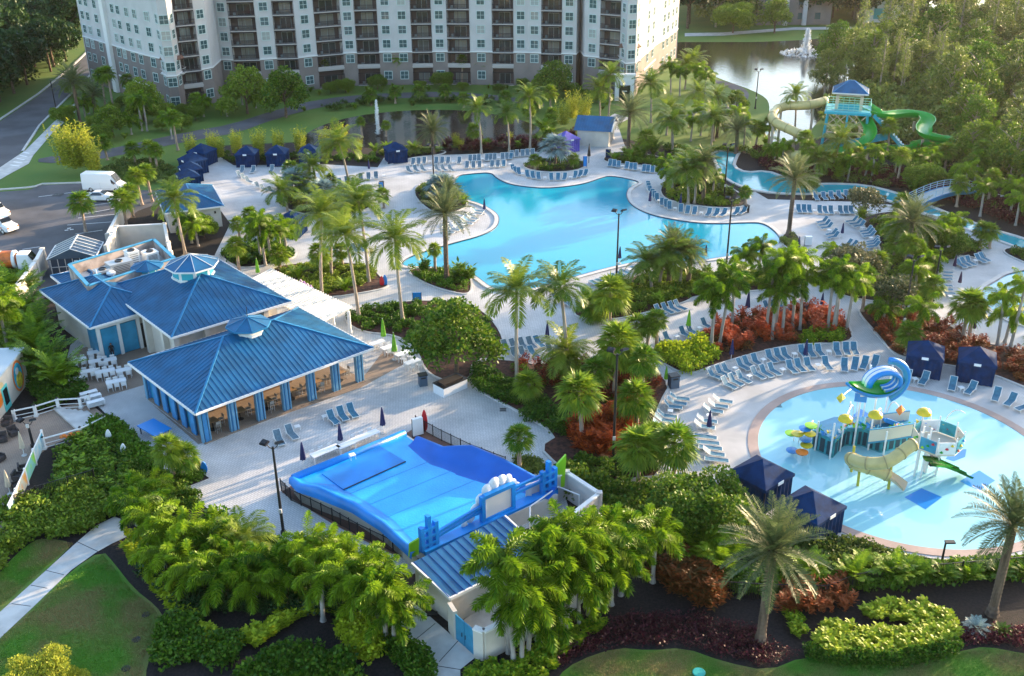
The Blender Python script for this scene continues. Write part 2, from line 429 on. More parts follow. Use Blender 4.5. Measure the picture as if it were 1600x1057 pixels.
sheet('upper_river', r2, M_river, .05); c = MB(); kerb(c, r2, .4, 0, .2); struct(c.build('upper_river_coping', M_cop2))
pool('right_pool', [(1700, 405), (1600, 424), (1572, 430), (1560, 438), (1535, 452), (1532, 468), (1550, 488), (1580, 503), (1640, 520), (1700, 520)], M_pool)
# round splash pool
C0 = G(1412, 712); 
SPL = []
top, bot, lef = G(1412, 609), G(1412, 852), G(1185, 690)
cx = (top+bot)/2; SR = (top-bot).length/2*1.0; SRx = (lef-cx).length
for k in range(96):
    a = 2*PI*k/96; SPL.append(Vector((cx.x+SRx*math.cos(a)*1.0, cx.y+SR*math.sin(a), 0)))
SPC = cx
sheet('splash_pool', SPL, M_pool2, .045)
c = MB(); kerb(c, SPL, .9, 0, .075, side=-.45); struct(c.build('splash_pool_coping', M_cop))
# sheets of coloured floor in the splash pool
for P in ([(1413, 778), (1440, 764), (1472, 778), (1446, 797)], [(1499, 753), (1530, 736), (1555, 752), (1530, 768)], [(1477, 718), (1490, 704), (1510, 703), (1508, 715), (1490, 722)], [(1320, 660), (1345, 640), (1362, 650), (1340, 668)]):
    sheet('blue_pool_mat', px(P), M_kblue, .052, kind='structure')

# lawns and paths in front
sheet('lawn', smooth_poly(px([(117, 848), (64, 840), (38, 855), (13, 879), (-20, 920), (-40, 960), (-10, 968), (30, 930), (80, 884)]), 1), M_grass, .01)
sheet('lawn', smooth_poly(px([(160, 860), (179, 881), (209, 920), (245, 948), (256, 966), (250, 999), (230, 1032), (225, 1100), (150, 1250), (-150, 1250), (-80, 1050), (0, 998), (51, 950), (112, 891)]), 1), M_grass, .01)
sheet('lawn', smooth_poly(px([(840, 1110), (871, 1057), (902, 1033), (963, 1012), (1017, 1017), (1068, 1012), (1132, 1035), (1200, 1049), (1256, 1026), (1328, 1031), (1430, 1032), (1506, 1017), (1540, 1010), (1600, 1022), (1720, 1040), (1800, 1250), (800, 1250)]), 1), M_grass, .01)
sheet('garden_path', px([(179, 808), (190, 812), (201, 838), (175, 850), (150, 864), (112, 891), (51, 950), (0, 998), (-60, 1060), (-120, 1050), (-60, 1000), (0, 957), (72, 892), (120, 848), (150, 822)]), M_conc, .025)
sheet('garden_path', px([(604, 965), (650, 945), (744, 1027), (719, 1047), (721, 1100), (724, 1160), (668, 1160), (675, 1100), (675, 1040), (620, 990)]), M_conc, .025)
jb = MB()
for a, b_ in (((120, 847), (154, 863)), ((72, 892), (100, 899)), ((48, 915), (74, 920)), ((18, 944), (48, 948)), ((675, 1040), (719, 1047)), ((642, 1006), (680, 975)), ((686, 1035), (716, 1002))):
    p, q = G(*a), G(*b_); jb.bar((p.x, p.y, .025), (q.x, q.y, .025), .05, .012)
struct(jb.build('path_joints', M_dark))

# road, pavement, car park (left)
sheet('road', px([(-60, 225), (0, 190), (60, 150), (108, 110), (124, 95), (160, 60), (190, 66), (148, 108), (115, 140), (60, 195), (40, 230), (28, 243), (0, 262), (-100, 330)]), M_asph, .0)
b = MB(); kerb(b, px([(-60, 222), (0, 187), (60, 147), (108, 108), (124, 93), (160, 58)]), .5, -.04, .12, closed=False); kerb(b, px([(35, 237), (62, 196), (117, 141), (150, 109)]), .4, -.04, .12, closed=False)
kerb(b, px([(-40, 300), (40, 294), (55, 292), (66, 288), (130, 286), (200, 296)]), .4, -.04, .14, closed=False)
struct(b.build('road_kerb', M_kerb))
sheet('pavement', px([(-60, 300), (0, 262), (40, 235), (70, 205), (97, 178), (118, 160), (132, 160), (108, 185), (82, 208), (52, 243), (45, 256), (10, 275), (-40, 305)]), M_conc, .01)
sheet('car_park', px([(-80, 312), (0, 300), (45, 297), (62, 290), (130, 287), (205, 297), (300, 300), (215, 330), (180, 362), (270, 380), (200, 400), (60, 470), (60, 500), (-60, 540), (-90, 420)]), M_asph, .004)
b = MB()
for a, c_ in (((130, 335), (178, 326)), ((122, 341), (180, 335)), ((105, 352), (176, 347)), ((140, 322), (180, 316)), ((35, 390), (62, 386)), ((118, 366), (160, 360)), ((60, 308), (120, 300))):
    p, q = G(*a), G(*c_); b.bar((p.x, p.y, .008), (q.x, q.y, .008), .12, .008)
for a in ((108, 357), (112, 359), (104, 360)):
    p = G(*a); b.box((p.x, p.y, .008), (.5, .25, .008), .4)
struct(b.build('parking_lines', M_white))
b = MB()
for k in range(5):
    p = G(36-k*5, 238+k*5); q = G(46-k*4, 240+k*5); b.bar((p.x, p.y, .015), (q.x, q.y, .015), .35, .01)
struct(b.build('crossing_stripes', M_white))

# asphalt paths beside the apartments
sheet('curved_path', smooth_poly(px([(60, 246), (140, 240), (220, 222), (300, 205), (360, 195), (430, 172), (500, 155), (590, 146), (700, 143), (790, 150), (850, 160), (850, 168), (790, 158), (700, 151), (590, 155), (500, 167), (430, 186), (370, 208), (300, 220), (220, 236), (140, 252), (60, 256)]), 1), M_asph, .0)
sheet('lakeside_path', smooth_poly(px([(1060, 185), (1090, 172), (1120, 166), (1148, 158), (1150, 145), (1135, 134), (1110, 128), (1112, 124), (1145, 130), (1170, 142), (1170, 156), (1150, 168), (1120, 178), (1080, 190)]), 2), M_asph, .0)
sheet('far_path', px([(1070, 52), (1130, 51), (1240, 43), (1330, 42), (1330, 46), (1240, 47), (1130, 56), (1070, 57)]), M_conc, .0)
# pond and lakes
def blobsheet(name, pts, m, z, it=2): return sheet(name, smooth_poly(px(pts), it), m, z)
blobsheet('pond', [(470, 215), (500, 196), (560, 180), (640, 172), (730, 172), (790, 182), (830, 192), (850, 205), (800, 222), (700, 228), (560, 232), (480, 230)], M_pond, .0)
blobsheet('lake', [(1040, 66), (1100, 66), (1200, 66), (1300, 60), (1360, 50), (1420, 60), (1400, 90), (1340, 110), (1310, 150), (1260, 215), (1215, 232), (1190, 205), (1205, 170), (1195, 148), (1120, 122), (1085, 105), (1050, 96)], M_lake, .0)
blobsheet('far_lake', [(1440, 34), (1530, 32), (1700, 28), (2100, 20), (2100, -120), (1500, -150), (1430, -40)], M_lake, .0, 1)
# small things set in the ground
for k, (x, y) in enumerate(((228, 961), (213, 1000), (197, 1045))):
    p = G(x, y); b = MB(); b.lathe((p.x, p.y, 0.01), [(.0, .035), (.28, .035), (.3, .02), (.3, 0)], 20)
    o = b.build('manhole_lid', M_dark); o['x'] = 0; del o['x']; tag(o, ['topmost of the three round dark lids in the lawn', 'middle one of the three round dark lids in the lawn', 'lowest of the three round dark lids in the lawn'][k], 'manhole lid', 'round lids in the front lawn')
for x, y in ((197, 680), (220, 694), (262, 737), (786, 641), (786, 723), (1216, 635)):
    p = G(x, y); b = MB()
    for k in range(6): b.box((p.x-.25+k*.1, p.y, .04), (.05, .5, .03))
    b.box((p.x, p.y-.27, .042), (.66, .06, .03)); b.box((p.x, p.y+.27, .042), (.66, .06, .03))
    reg(b.build('drain_grate', M_dark), 'dark square drain grate', 'set in the pale paving', 'drain grate')
p = G(90, 305); b = MB()
for k in range(8): b.box((p.x-.7+k*.2, p.y, .02), (.1, 1.2, .03))
b.box((p.x, p.y-.62, .022), (1.6, .08, .03)); b.box((p.x, p.y+.62, .022), (1.6, .08, .03))
tag(b.build('storm_drain', M_dark), 'dark storm drain grate in the car park by the kerb', 'drain grate')
for k, (x, y) in enumerate(((522, 1027), (535, 1035))):
    p = G(x, y); b = MB(); b.box((p.x, p.y, .06), (.45, .28, .12), .6); b.box((p.x, p.y, .125), (.4, .24, .012), .6)
    tag(b.build('valve_box', mat('turquoise_plastic', (.02, .40, .35), .5)), ['left turquoise valve box lid in the dark mulch', 'right turquoise valve box lid in the dark mulch'][k], 'valve box', 'turquoise valve boxes')
p = G(1092, 1052); b = MB(); b.lathe((p.x, p.y, 0), [(.42, 0), (.42, .08), (.38, .10), (0, .10)], 20)
tag(b.build('utility_cover', MATS['turquoise_plastic']), 'round turquoise utility cover in the bottom lawn', 'utility cover')
# ================================================================ BUILDINGS
def wallbox(b, a, c, z0, z1, th=.25):
    """wall between ground points a and c"""
    b.bar((a[0], a[1], (z0+z1)/2), (c[0], c[1], (z0+z1)/2), th, z1-z0)

# ---- apartments
def apartments():
    root = thing('apartment_building', G(620, 133), 0, 'huge grey and taupe apartment block with stacked dark balconies behind the pond', 'building')
    off = Vector(root.location)
    FH, G0, NF = 3.02, 4.1, 8; TOP = G0+FH*(NF-1)+.9
    wall = MB(); bases = []; trim = MB(); roof = MB(); back = MB()
    wins = []; balcs = []; bands = []
    seq = [  # picture x, row of ground point, code of the bay that STARTS here
        (143, 128, 'w'), (162, 135, 'w'), (178, 141, 'p'), (192, 146, 'w'), (212, 154, 'w'), (240, 164, 'b0'), (262, 170, 'w'), (270, 176, 'w'), (284, 175, 'w'), (292, 168, 'B'), (322, 164, 'w'),
        (339, 160, 'n'), (352, 146, 'w'), (371, 147, 'B'), (412, 146, 'w'), (438, 144, 'B'), (471, 143, 'w'), (500, 139, 'B'), (540, 135, 'w'), (561, 134, 'B'), (596, 133, 'w'), (620, 133, 'w'),
        (646, 132.5, 'B'), (678, 132, 'w'), (701, 132, 'B'), (736, 132.5, 'w'), (770, 133, 'B'), (803, 133.5, 'w'), (825, 134, 'w'), (845, 135, 'B'), (877, 136, 'w'), (899, 137, 'n'), (905, 130, 'n'), (912, 140, 'w'),
        (935, 143, 'B'), (966, 147, 'w'), (976, 154, 'w'), (990, 153, 'w'), (996, 146, 'n'), (1004, 138, 'w'), (1022, 120, 'n'), (1030, 114, 'w'), (1044, 103, 'w'), (1056, 92, 'e')]
    P = [G(a, b_) for a, b_, _ in seq]
    for i in range(len(seq)-1):
        code = seq[i][2]; a = P[i]; c = P[i+1]; d = (c-a); L = d.length; u = d.normalized(); n = Vector((u.y, -u.x, 0)); ang = math.atan2(u.y, u.x)
        a0 = a-off; mid = (a+c)/2-off
        bh = 7.25
        if i < 11: bh = 7.25 if i > 5 else 10.2
        inn = -n*.2
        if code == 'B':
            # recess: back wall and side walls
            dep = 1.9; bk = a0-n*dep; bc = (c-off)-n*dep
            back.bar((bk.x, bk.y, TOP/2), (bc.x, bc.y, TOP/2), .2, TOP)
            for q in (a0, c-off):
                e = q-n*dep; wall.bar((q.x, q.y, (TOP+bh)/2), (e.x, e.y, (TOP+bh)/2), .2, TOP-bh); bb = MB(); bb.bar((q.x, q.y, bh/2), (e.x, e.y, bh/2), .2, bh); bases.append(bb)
            for f in range(NF):
                z = 0 if f == 0 else G0+FH*(f-1)
                balcs.append((mid+Vector((0, 0, z)), ang, L, f))
        else:
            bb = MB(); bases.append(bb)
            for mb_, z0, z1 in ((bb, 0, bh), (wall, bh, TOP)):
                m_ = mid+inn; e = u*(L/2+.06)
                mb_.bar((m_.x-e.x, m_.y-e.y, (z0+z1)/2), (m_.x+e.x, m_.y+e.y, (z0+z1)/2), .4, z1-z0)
            e = u*(L/2+.1); q = mid+n*.06
            bands.append((q-e+Vector((0, 0, bh)), q+e+Vector((0, 0, bh))))
            if i in (3, 4, 35, 36, 37, 39): bands.append((q-e+Vector((0, 0, 3.9)), q+e+Vector((0, 0, 3.9))))
            if code == 'p':
                q = mid+n*.35; trim.bar((q.x-u.x*.9, q.y-u.y*.9, TOP/2), (q.x+u.x*.9, q.y+u.y*.9, TOP/2), .7, TOP)
            if code in ('w', 'b0'):
                nw = 2 if (L > 6.2 and code == 'w') else 1
                for f in range(NF):
                    z = (1.3 if f == 0 else G0+FH*(f-1)+1.0)
                    for k in range(nw):
                        t = .5 if nw == 1 else (.28 if k == 0 else .72)
                        if f == 0 and R.random() < .2: continue
                        wins.append((mid+u*(L*(t-.5))+n*.03+Vector((0, 0, z)), ang))
    # flat roof following the outline and rear walls
    rear = [Vector((p.x*.96, p.y+16, 0)) for p in P]
    for i in range(len(P)-1):
        q = [P[i]-off, P[i+1]-off, rear[i+1]-off, rear[i]-off]; roof.add([(v.x, v.y, TOP) for v in q], [(0, 1, 2, 3)])
        a, c = rear[i]-off, rear[i+1]-off
        wall.add([(a.x, a.y, 0), (c.x, c.y, 0), (c.x, c.y, TOP), (a.x, a.y, TOP)], [(0, 1, 2, 3)])
    for i in (0, len(P)-1):
        a, c = P[i]-off, rear[i]-off; wallbox(wall, a, c, 0, TOP, .3)
    wall.build('upper_wall', M_apt, root); [bb.build('base_wall', M_apt2, root) for bb in bases]; back.build('recess_wall', mat('shade_toned_recess_stucco', (.085, .062, .06), .9), root); trim.build('pilaster', M_trim, root)  # recess wall: balcony shade put into the stucco colour
    for a, c in bands: tb = MB(); tb.bar(a, c, .26, .26); tb.build('band_course', M_trim, root)
    roof.build('roof', M_conc, root)
    # window prototype
    fr = MB(); w_, h_ = 1.75, 1.75
    for x in (-w_/2, w_/2): fr.box((x, -.03, h_/2), (.12, .1, h_+.12))
    for z in (0, h_): fr.box((0, -.032, z), (w_-.12, .1, .12))
    fr.box((0, -.025, h_/2), (w_-.12, .06, .06)); fr.box((0, -.022, h_/2), (.06, .06, h_-.12))
    frm = fr.build('window', mat('pale_green_window_frame', (.50, .60, .58), .5), root)
    gl = MB(); gl.box((0, 0.0, h_/2), (w_-.1, .03, h_-.1)); ap = mat('apartment_pane', (.05, .10, .11), .08, spec=.9); varyglass(ap, (.34, .36, .34)); pane = gl.build('pane', ap, frm)
    vis = [q for q in wins if q[0].z < 19.5 and (q[1] > -9)]
    vis.sort(key=lambda q: (I(q[0]+off)[1] < -8, -q[0].z if I(q[0]+off)[1] > -8 else q[0].z))
    nP = 0; rest_f = MB(); rest_g = MB()
    for k, (p, ang) in enumerate(vis):
        if k < 100:
            o = frm if k == 0 else frm.copy()
            if k: COL.objects.link(o); o.parent = root
            o.location = p; o.rotation_euler = (0, 0, ang)
            if k: pc = pane.copy(); COL.objects.link(pc); pc.parent = o
        else:
            M = Matrix.Translation(p) @ Matrix.Rotation(ang, 4, 'Z')
            rest_f.add([M @ Vector(v) for v in fr.v], fr.f); rest_g.add([M @ Vector(v) for v in gl.v], gl.f)
    if rest_f.v:
        o = rest_f.build('window_frames', MATS['pale_green_window_frame'], root); o['kind'] = 'stuff'
        o = rest_g.build('window_panes', M_glass, root); o['kind'] = 'stuff'
    # balconies
    sl = MB(); sl.box((0, .85, -.05), (1, 2.1, .2))
    screen = mat('dark_balcony_screen', (.022, .016, .02), .8)
    dglass = mat('balcony_door_glass', (.02, .03, .035), .1, spec=.8); varyglass(dglass, (.20, .19, .17), .5)
    curt = [mat('curtained_door', (.13, .14, .15), .4), M_glassb]
    rest_s = MB(); rest_r = MB(); rest_d = MB(); n = 0
    protos = {}
    order = sorted([q for q in balcs if I(q[0]+off)[1] > -20], key=lambda q: -I(q[0]+off)[1])[:100]
    for p, ang, L, f in order:
        key = (round(L, 1), f == 1)
        if key not in protos:
            s = MB()
            if f == 1: s.box((0, .1, .1), (L-.05, .5, .95))
            s.box((0, .85, -.05), (L-.12, 2.0, .2))
            s.box((0, -.12, -.02), (L+.1, .2, .2))
            r = MB()
            r.box((0, -.1, 1.08), (L-.1, .07, .07)); r.box((0, -.1, .15), (L-.1, .05, .05)); r.box((0, -.1, 2.72), (L-.1, .08, .22))
            nb = int(L/.2)
            for k in range(nb+1): r.box((-L/2+.08+k*(L-.16)/nb, -.1, .6), (.05, .04, .95))
            for k in range(3): r.box((-L/2+.08+k*(L-.16)/2, -.1, 1.4), (.07, .06, 2.8))
            d = MB(); d.box((L*.05, 1.74, 1.15), (L*.5, .06, 2.2)); d2 = MB()
            for k in range(3): d2.box((L*.05+(k-1)*L*.25, 1.69, 1.15), (.09, .05, 2.2))
            d2.box((L*.05, 1.69, 2.28), (L*.5, .05, .1)); d2.box((-L*.28, -.0+.9, .35), (.5, .5, .7)); 
            protos[key] = (s.build('balcony', mat('balcony_edge', (.42, .38, .36), .7), root), r.build('railing', screen, None), d.build('glass_door', dglass, None), d2.build('door_frame', mat('balcony_door_frame', (.20, .24, .25), .5), None))
            s_, r_, d_, e_ = protos[key]; r_.parent = s_; d_.parent = s_; e_.parent = s_; o = s_
        else:
            s_, r_, d_, e_ = protos[key]; o = s_.copy(); COL.objects.link(o); o.parent = root
            for q in (r_, d_, e_): c_ = q.copy(); COL.objects.link(c_); c_.parent = o
        o.location = p; o.rotation_euler = (0, 0, ang)
    # turret bracket shelves with little roofs and the entrance
    for (xa, ya, xb, yb) in ((262, 170, 292, 170), (966, 147, 998, 150)):
        c_ = G((xa+xb)/2, (ya+yb)/2+1)-off; m = MB(); m.lathe((c_.x, c_.y+1.2, G0+FH*2-.2), [(2.5, 0), (2.6, .12), (2.4, .15), (2.0, .8)], 8, PI/8)
        m.build('canopy_roof', mat('brown_tile_roof', (.14, .07, .05), .8, var=.2, vscale=3), root)
        m = MB(); m.lathe((c_.x, c_.y+1.2, G0+FH*1), [(2.2, -.3), (2.6, .0), (2.6, .12), (2.1, .12)], 8, PI/8); m.lathe((c_.x, c_.y+1.2, G0+FH*1+.95), [(2.5, 0), (2.6, .0), (2.6, .08), (2.5, .08)], 8, PI/8)
        m.build('turret_balcony', M_apt, root)
    e = G(975, 157)-off; m = MB(); m.box((e.x, e.y+.2, 2.6), (3.9, 1.2, 5.2)); m.box((e.x, e.y+.1, 5.3), (4.4, 1.5, .3)); ent = m.build('entrance_porch', M_trim, root)
    m = MB(); m.box((e.x, e.y-.45, 1.6), (2.3, .14, 3.2)); m.lathe((e.x, e.y-.45, 3.2), [(0, 0), (1.15, 0)], 4); m.build('entrance_door', M_glassb, root)
    m = MB(); m.box((e.x, e.y-.54, 2.0), (1.0, .05, .16)); m.box((e.x, e.y-.54, 1.6), (.1, .05, .9)); m.build('door_emblem', M_trim, root)
apartments()

# ---- roofs with standing seams
def seams(b, poly, ea, eb, sp=.5, hh=.04, ww=.045):
    """ribs up the slope of a plane polygon; ea-eb is its eave"""
    ea = Vector(ea); u = (Vector(eb)-ea).normalized(); P = [Vector(p) for p in poly]
    nrm = (P[1]-P[0]).cross(P[2]-P[0]).normalized()
    if nrm.z < 0: nrm = -nrm
    v = nrm.cross(u)
    if v.z < 0: v = -v
    uv = [((p-ea).dot(u), (p-ea).dot(v)) for p in P]
    lo = min(q[0] for q in uv); hi = max(q[0] for q in uv); k = int((hi-lo)/sp); t = lo+((hi-lo)-k*sp)/2+1e-3
    while t < hi:
        ys = []
        for i in range(len(uv)):
            (x0, y0), (x1, y1) = uv[i], uv[(i+1) % len(uv)]
            if (x0-t)*(x1-t) < 0: ys.append(y0+(y1-y0)*(t-x0)/(x1-x0))
        if len(ys) >= 2:
            y0, y1 = min(ys), max(ys)
            if y1-y0 > .15:
                a = ea+u*t+v*y0; c = ea+u*t+v*y1; b.bar(a+nrm*hh/2, c+nrm*hh/2, ww, hh)
        t += sp
def hip(C, z, pitch, parent, off, m=M_roof, ov=0.0, trim=M_roofl, sp=.5, name='roof'):
    """hip roof on a rectangle given by 4 ordered world corners"""
    C = [Vector((c[0], c[1], 0)) for c in C]; ctr = sum(C, Vector())/4
    if ov:
        u = (C[1]-C[0]).normalized(); w_ = (C[2]-C[1]).normalized()
        C = [C[0]-u*ov-w_*ov, C[1]+u*ov-w_*ov, C[2]+u*ov+w_*ov, C[3]-u*ov+w_*ov]
    if (C[1]-C[0]).length < (C[2]-C[1]).length: C = C[1:]+C[:1]
    L = (C[1]-C[0]).length; W = (C[2]-C[1]).length; u = (C[1]-C[0]).normalized(); rise = math.tan(rad(pitch))*W/2
    off = Vector(off); Z = Vector((0, 0, z)); c = [p-off.to_2d().to_3d()+Z-Vector((0, 0, off.z)) for p in C]
    m0 = (c[0]+c[3])/2+u*(W/2)+Vector((0, 0, rise)); m1 = (c[1]+c[2])/2-u*(W/2)+Vector((0, 0, rise))
    if L-W < .2: m0 = m1 = (m0+m1)/2
    planes = [([c[0], c[1], m1, m0], c[0], c[1]), ([c[1], c[2], m1], c[1], c[2]), ([c[2], c[3], m0, m1], c[2], c[3]), ([c[3], c[0], m0], c[3], c[0])]
    b = MB(); s = MB(); t = MB(); ga = MB()
    for p, ea, eb in planes:
        if p[-1] == p[-2]: p = p[:-1]
        if (p[1]-p[0]).cross(p[2]-p[0]).z < 0: p = p[::-1]
        b.add(p, [tuple(range(len(p)))]); seams(s, p, ea, eb, sp)
    b.add([v-Vector((0, 0, .12)) for v in c], [(3, 2, 1, 0)])
    for i in range(4): ga.bar(c[i]-Vector((0, 0, .08)), c[(i+1) % 4]-Vector((0, 0, .08)), .16, .2)
    for a, e in ((c[0], m0), (c[3], m0), (c[1], m1), (c[2], m1), (m0, m1)): t.bar(a+Vector((0, 0, .05)), e+Vector((0, 0, .05)), .18, .09)
    r = b.build(name, m, parent); s.build('standing_seams', m, r); t.build('ridge_cap', trim, r); ga.build('gutter', M_trim, r)
    return m0, m1, c
def cupola(parent, c, r, h, rr, rh, name='cupola'):
    b = MB(); b.lathe(c, [(r, -1.0), (r, .12), (r+.12, .12), (r+.12, .25), (r-.05, .25), (r-.05, h-.12), (r+.05, h-.12), (r+.05, h)], 8, PI/8)
    o = b.build(name, M_white, parent)
    g = MB()
    for k in range(8):
        a = 2*PI*(k+.5)/8+PI/8; d = (r-.02)*math.cos(PI/8); g.box((c[0]+d*math.cos(a), c[1]+d*math.sin(a), c[2]+.25+(h-.37)/2), (r*.56, .06, h-.5), a+PI/2)
    g.build('cupola_window', mat('aqua_glass', (.05, .40, .50), .15), o)
    b = MB(); b.lathe((c[0], c[1], c[2]+h), [(rr, 0), (rr, .1), (.04, rh)], 8, PI/8); b.add([(c[0]+rr*math.cos(2*PI*k/8+PI/8), c[1]+rr*math.sin(2*PI*k/8+PI/8), c[2]+h-.01) for k in range(8)], [tuple(range(7, -1, -1))])
    b.build('cupola_roof', M_roof, o)
    t = MB(); z = c[2]+h
    for k in range(8):
        a = 2*PI*k/8+PI/8; a2 = 2*PI*(k+1)/8+PI/8
        t.bar((c[0]+rr*math.cos(a), c[1]+rr*math.sin(a), z+.13), (c[0], c[1], z+rh+.04), .05, .04)
        t.bar((c[0]+rr*math.cos(a), c[1]+rr*math.sin(a), z+.0), (c[0]+rr*math.cos(a2), c[1]+rr*math.sin(a2), z+.0), .12, .16)
    t.build('cupola_trim', M_roofl if r < 2 else M_white, o)
    return o

def rect(L, N, Rr, z):
    l, n, r = G(*L, z), G(*N, z), G(*Rr, z)
    d = (n-l).normalized(); e = Vector((-d.y, d.x, 0)); e = e if e.dot(r-n) > 0 else -e
    r2 = n+e*(r-n).dot(e)
    return [l, n, r2, l+(r2-n)]      # l-n left side, n-r2 front

# ---- bar pavilion
def chair_bits(b, x, y, rz, M=None):
    ca, sa = math.cos(rz), math.sin(rz)
    def T(px_, py_): return (x+px_*ca-py_*sa, y+px_*sa+py_*ca)
    for dx, dy in ((-.2, -.2), (.2, -.2), (.2, .2), (-.2, .2)): q = T(dx, dy); b.box((q[0], q[1], .23), (.04, .04, .46), rz)
    b.box((x, y, .47), (.46, .46, .05), rz); q = T(0, .21); b.box((q[0], q[1], .75), (.44, .04, .42), rz)
def pavilion():
    C = rect((200, 567), (305, 647), (590, 547), 3.8)
    o = C[1]; root = thing('bar_pavilion', (o.x, o.y, 0), 0, 'open-sided bar pavilion with broad bright blue hip roof and small cupola', 'pavilion')
    off = Vector((o.x, o.y, 0))
    m0, m1, c = hip(C, 3.8, 23, root, off)
    u = (C[2]-C[1]).normalized(); v = (C[0]-C[1]).normalized(); W = (C[2]-C[1]).length; D = (C[0]-C[1]).length; ins = 1.15
    at = lambda s, t, z=0: Vector((u.x*s+v.x*t, u.y*s+v.y*t, z))
    ang = math.atan2(u.y, u.x); angv = math.atan2(v.y, v.x)
    fl = MB(); q = at(W/2, D/2, .06); fl.box(q, (W-2*ins+.8, D-2*ins+.8, .12), ang); fl.build('floor', M_deckw, root)
    n = 7
    for k in range(n):
        s = ins+(W-2*ins)*k/(n-1)
        for t in (ins, D-ins):
            p = MB(); q = at(s, t, 1.9); p.box(q, (.38, .34, 3.7), ang); p.build('column', M_bluep, root)
            w_ = MB()
            for dx in (-.42, .42):
                q = at(s+dx*.8, t-.02 if t < D/2 else t+.02, 1.8); w_.box(q, (.13, .42, 3.5), ang)
            q = at(s, t-.2 if t < D/2 else t+.2, 1.8); w_.box(q, (.24, .05, 3.4), ang)
            w_.build('shutter_panel', mat('pale_blue_shutter', (.12, .30, .46), .5), root)
    b = MB(); q = at(W/2, ins, 3.55); b.box(q, (W-2*ins, .3, .5), ang); q = at(W/2, D-ins, 3.55); b.box(q, (W-2*ins, .3, .5), ang)
    q = at(ins, D/2, 3.55); b.box(q, (.3, D-2*ins-.3, .5), ang); q = at(W-ins, D/2, 3.55); b.box(q, (.3, D-2*ins-.3, .5), ang); b.build('beam', M_bluep, root)
    for k in range(7):
        t = ins+(D-2*ins)*k/6; p = MB(); q = at(ins, t, 1.85); p.box(q, (.4, .5, 3.6), ang)
        if 0 < k < 6: q = at(ins-.22, t, 1.75); p.box(q, (.12, .9, 3.4), ang)
        p.build('side_column', M_bluep, root)
        if k < 6:
            p = MB(); q = at(ins+.05, t+(D-2*ins)/12, 1.75); p.box(q, (.08, (D-2*ins)/6-.5, 3.5), ang); p.build('side_panel', M_teal if k % 2 else mat('grey_side_panel', (.13, .17, .2), .5), root)
    b = MB(); q = at(W*.45, D*.62, 1.6); b.box(q, (W*.5, .3, 3.2), ang); b.build('back_wall', M_cream2, root)
    b = MB(); q = at(W*.45, D*.44, .55); b.box(q, (W*.45, .7, 1.1), ang); q = at(W*.45, D*.44, 1.13); b.box(q, (W*.47, .9, .07), ang); b.build('bar_counter', mat('brown_wood', (.16, .09, .05), .5, var=.2, vscale=4), root)
    cupola(root, tuple((m0+m1)/2+Vector((0, 0, -.35))), 1.35, .75, 2.1, .75)
    f = MB(); q = (m0+m1)/2; f.tube([(q.x, q.y, q.z+.9), (q.x, q.y, q.z+2.2)], .03, 6); f.build('finial_rod', M_dark, root)
    # tables and chairs inside
    for k in range(6):
        s = ins+(W-2*ins)*(k+.5)/6; q = at(s, ins+1.4)+off
        t = thing('bar_table', (q.x, q.y, .12), ang)
        m = MB(); m.box((0, 0, .98), (.95, .95, .05)); m.build('table_top', mat('light_wood', (.40, .24, .12), .5), t)
        m = MB(); m.tube([(0, 0, 0), (0, 0, .96)], .05, 8); m.lathe((0, 0, 0), [(0, .04), (.32, .03), (.34, 0)], 12); m.build('pedestal', M_dark, t)
        reg(t, 'square high table', 'under the front eave of the bar pavilion', 'table')
        for j, (dx, dy, ra) in enumerate(((-.95, -.1, PI/2), (.95, .1, -PI/2), (.1, -.8, PI))):
            if j == 2 and k % 2: continue
            ch = thing('bar_stool', off+at(s+dx, ins+1.4+dy)+Vector((0, 0, .12)), ang+ra)
            m = MB()
            for a, e in ((-.18, -.18), (.18, -.18), (.18, .18), (-.18, .18)): m.tube([(a*1.1, e*1.1, 0), (a, e, .72)], .02, 6)
            m.box((0, .0, .3), (.36, .03, .03)); m.build('legs', M_conc, ch)
            m = MB(); m.box((0, 0, .74), (.44, .42, .06)); m.build('seat', mat('pale_stool_seat', (.34, .30, .26), .6), ch)
            m = MB(); m.box((0, .2, 1.03), (.42, .04, .3)); m.box((-.19, .2, .85), (.03, .03, .3)); m.box((.19, .2, .85), (.03, .03, .3)); m.build('backrest', MATS['pale_stool_seat'], ch)
            reg(ch, 'tall bar stool', 'under the pavilion eave', 'stool')
pavilion()

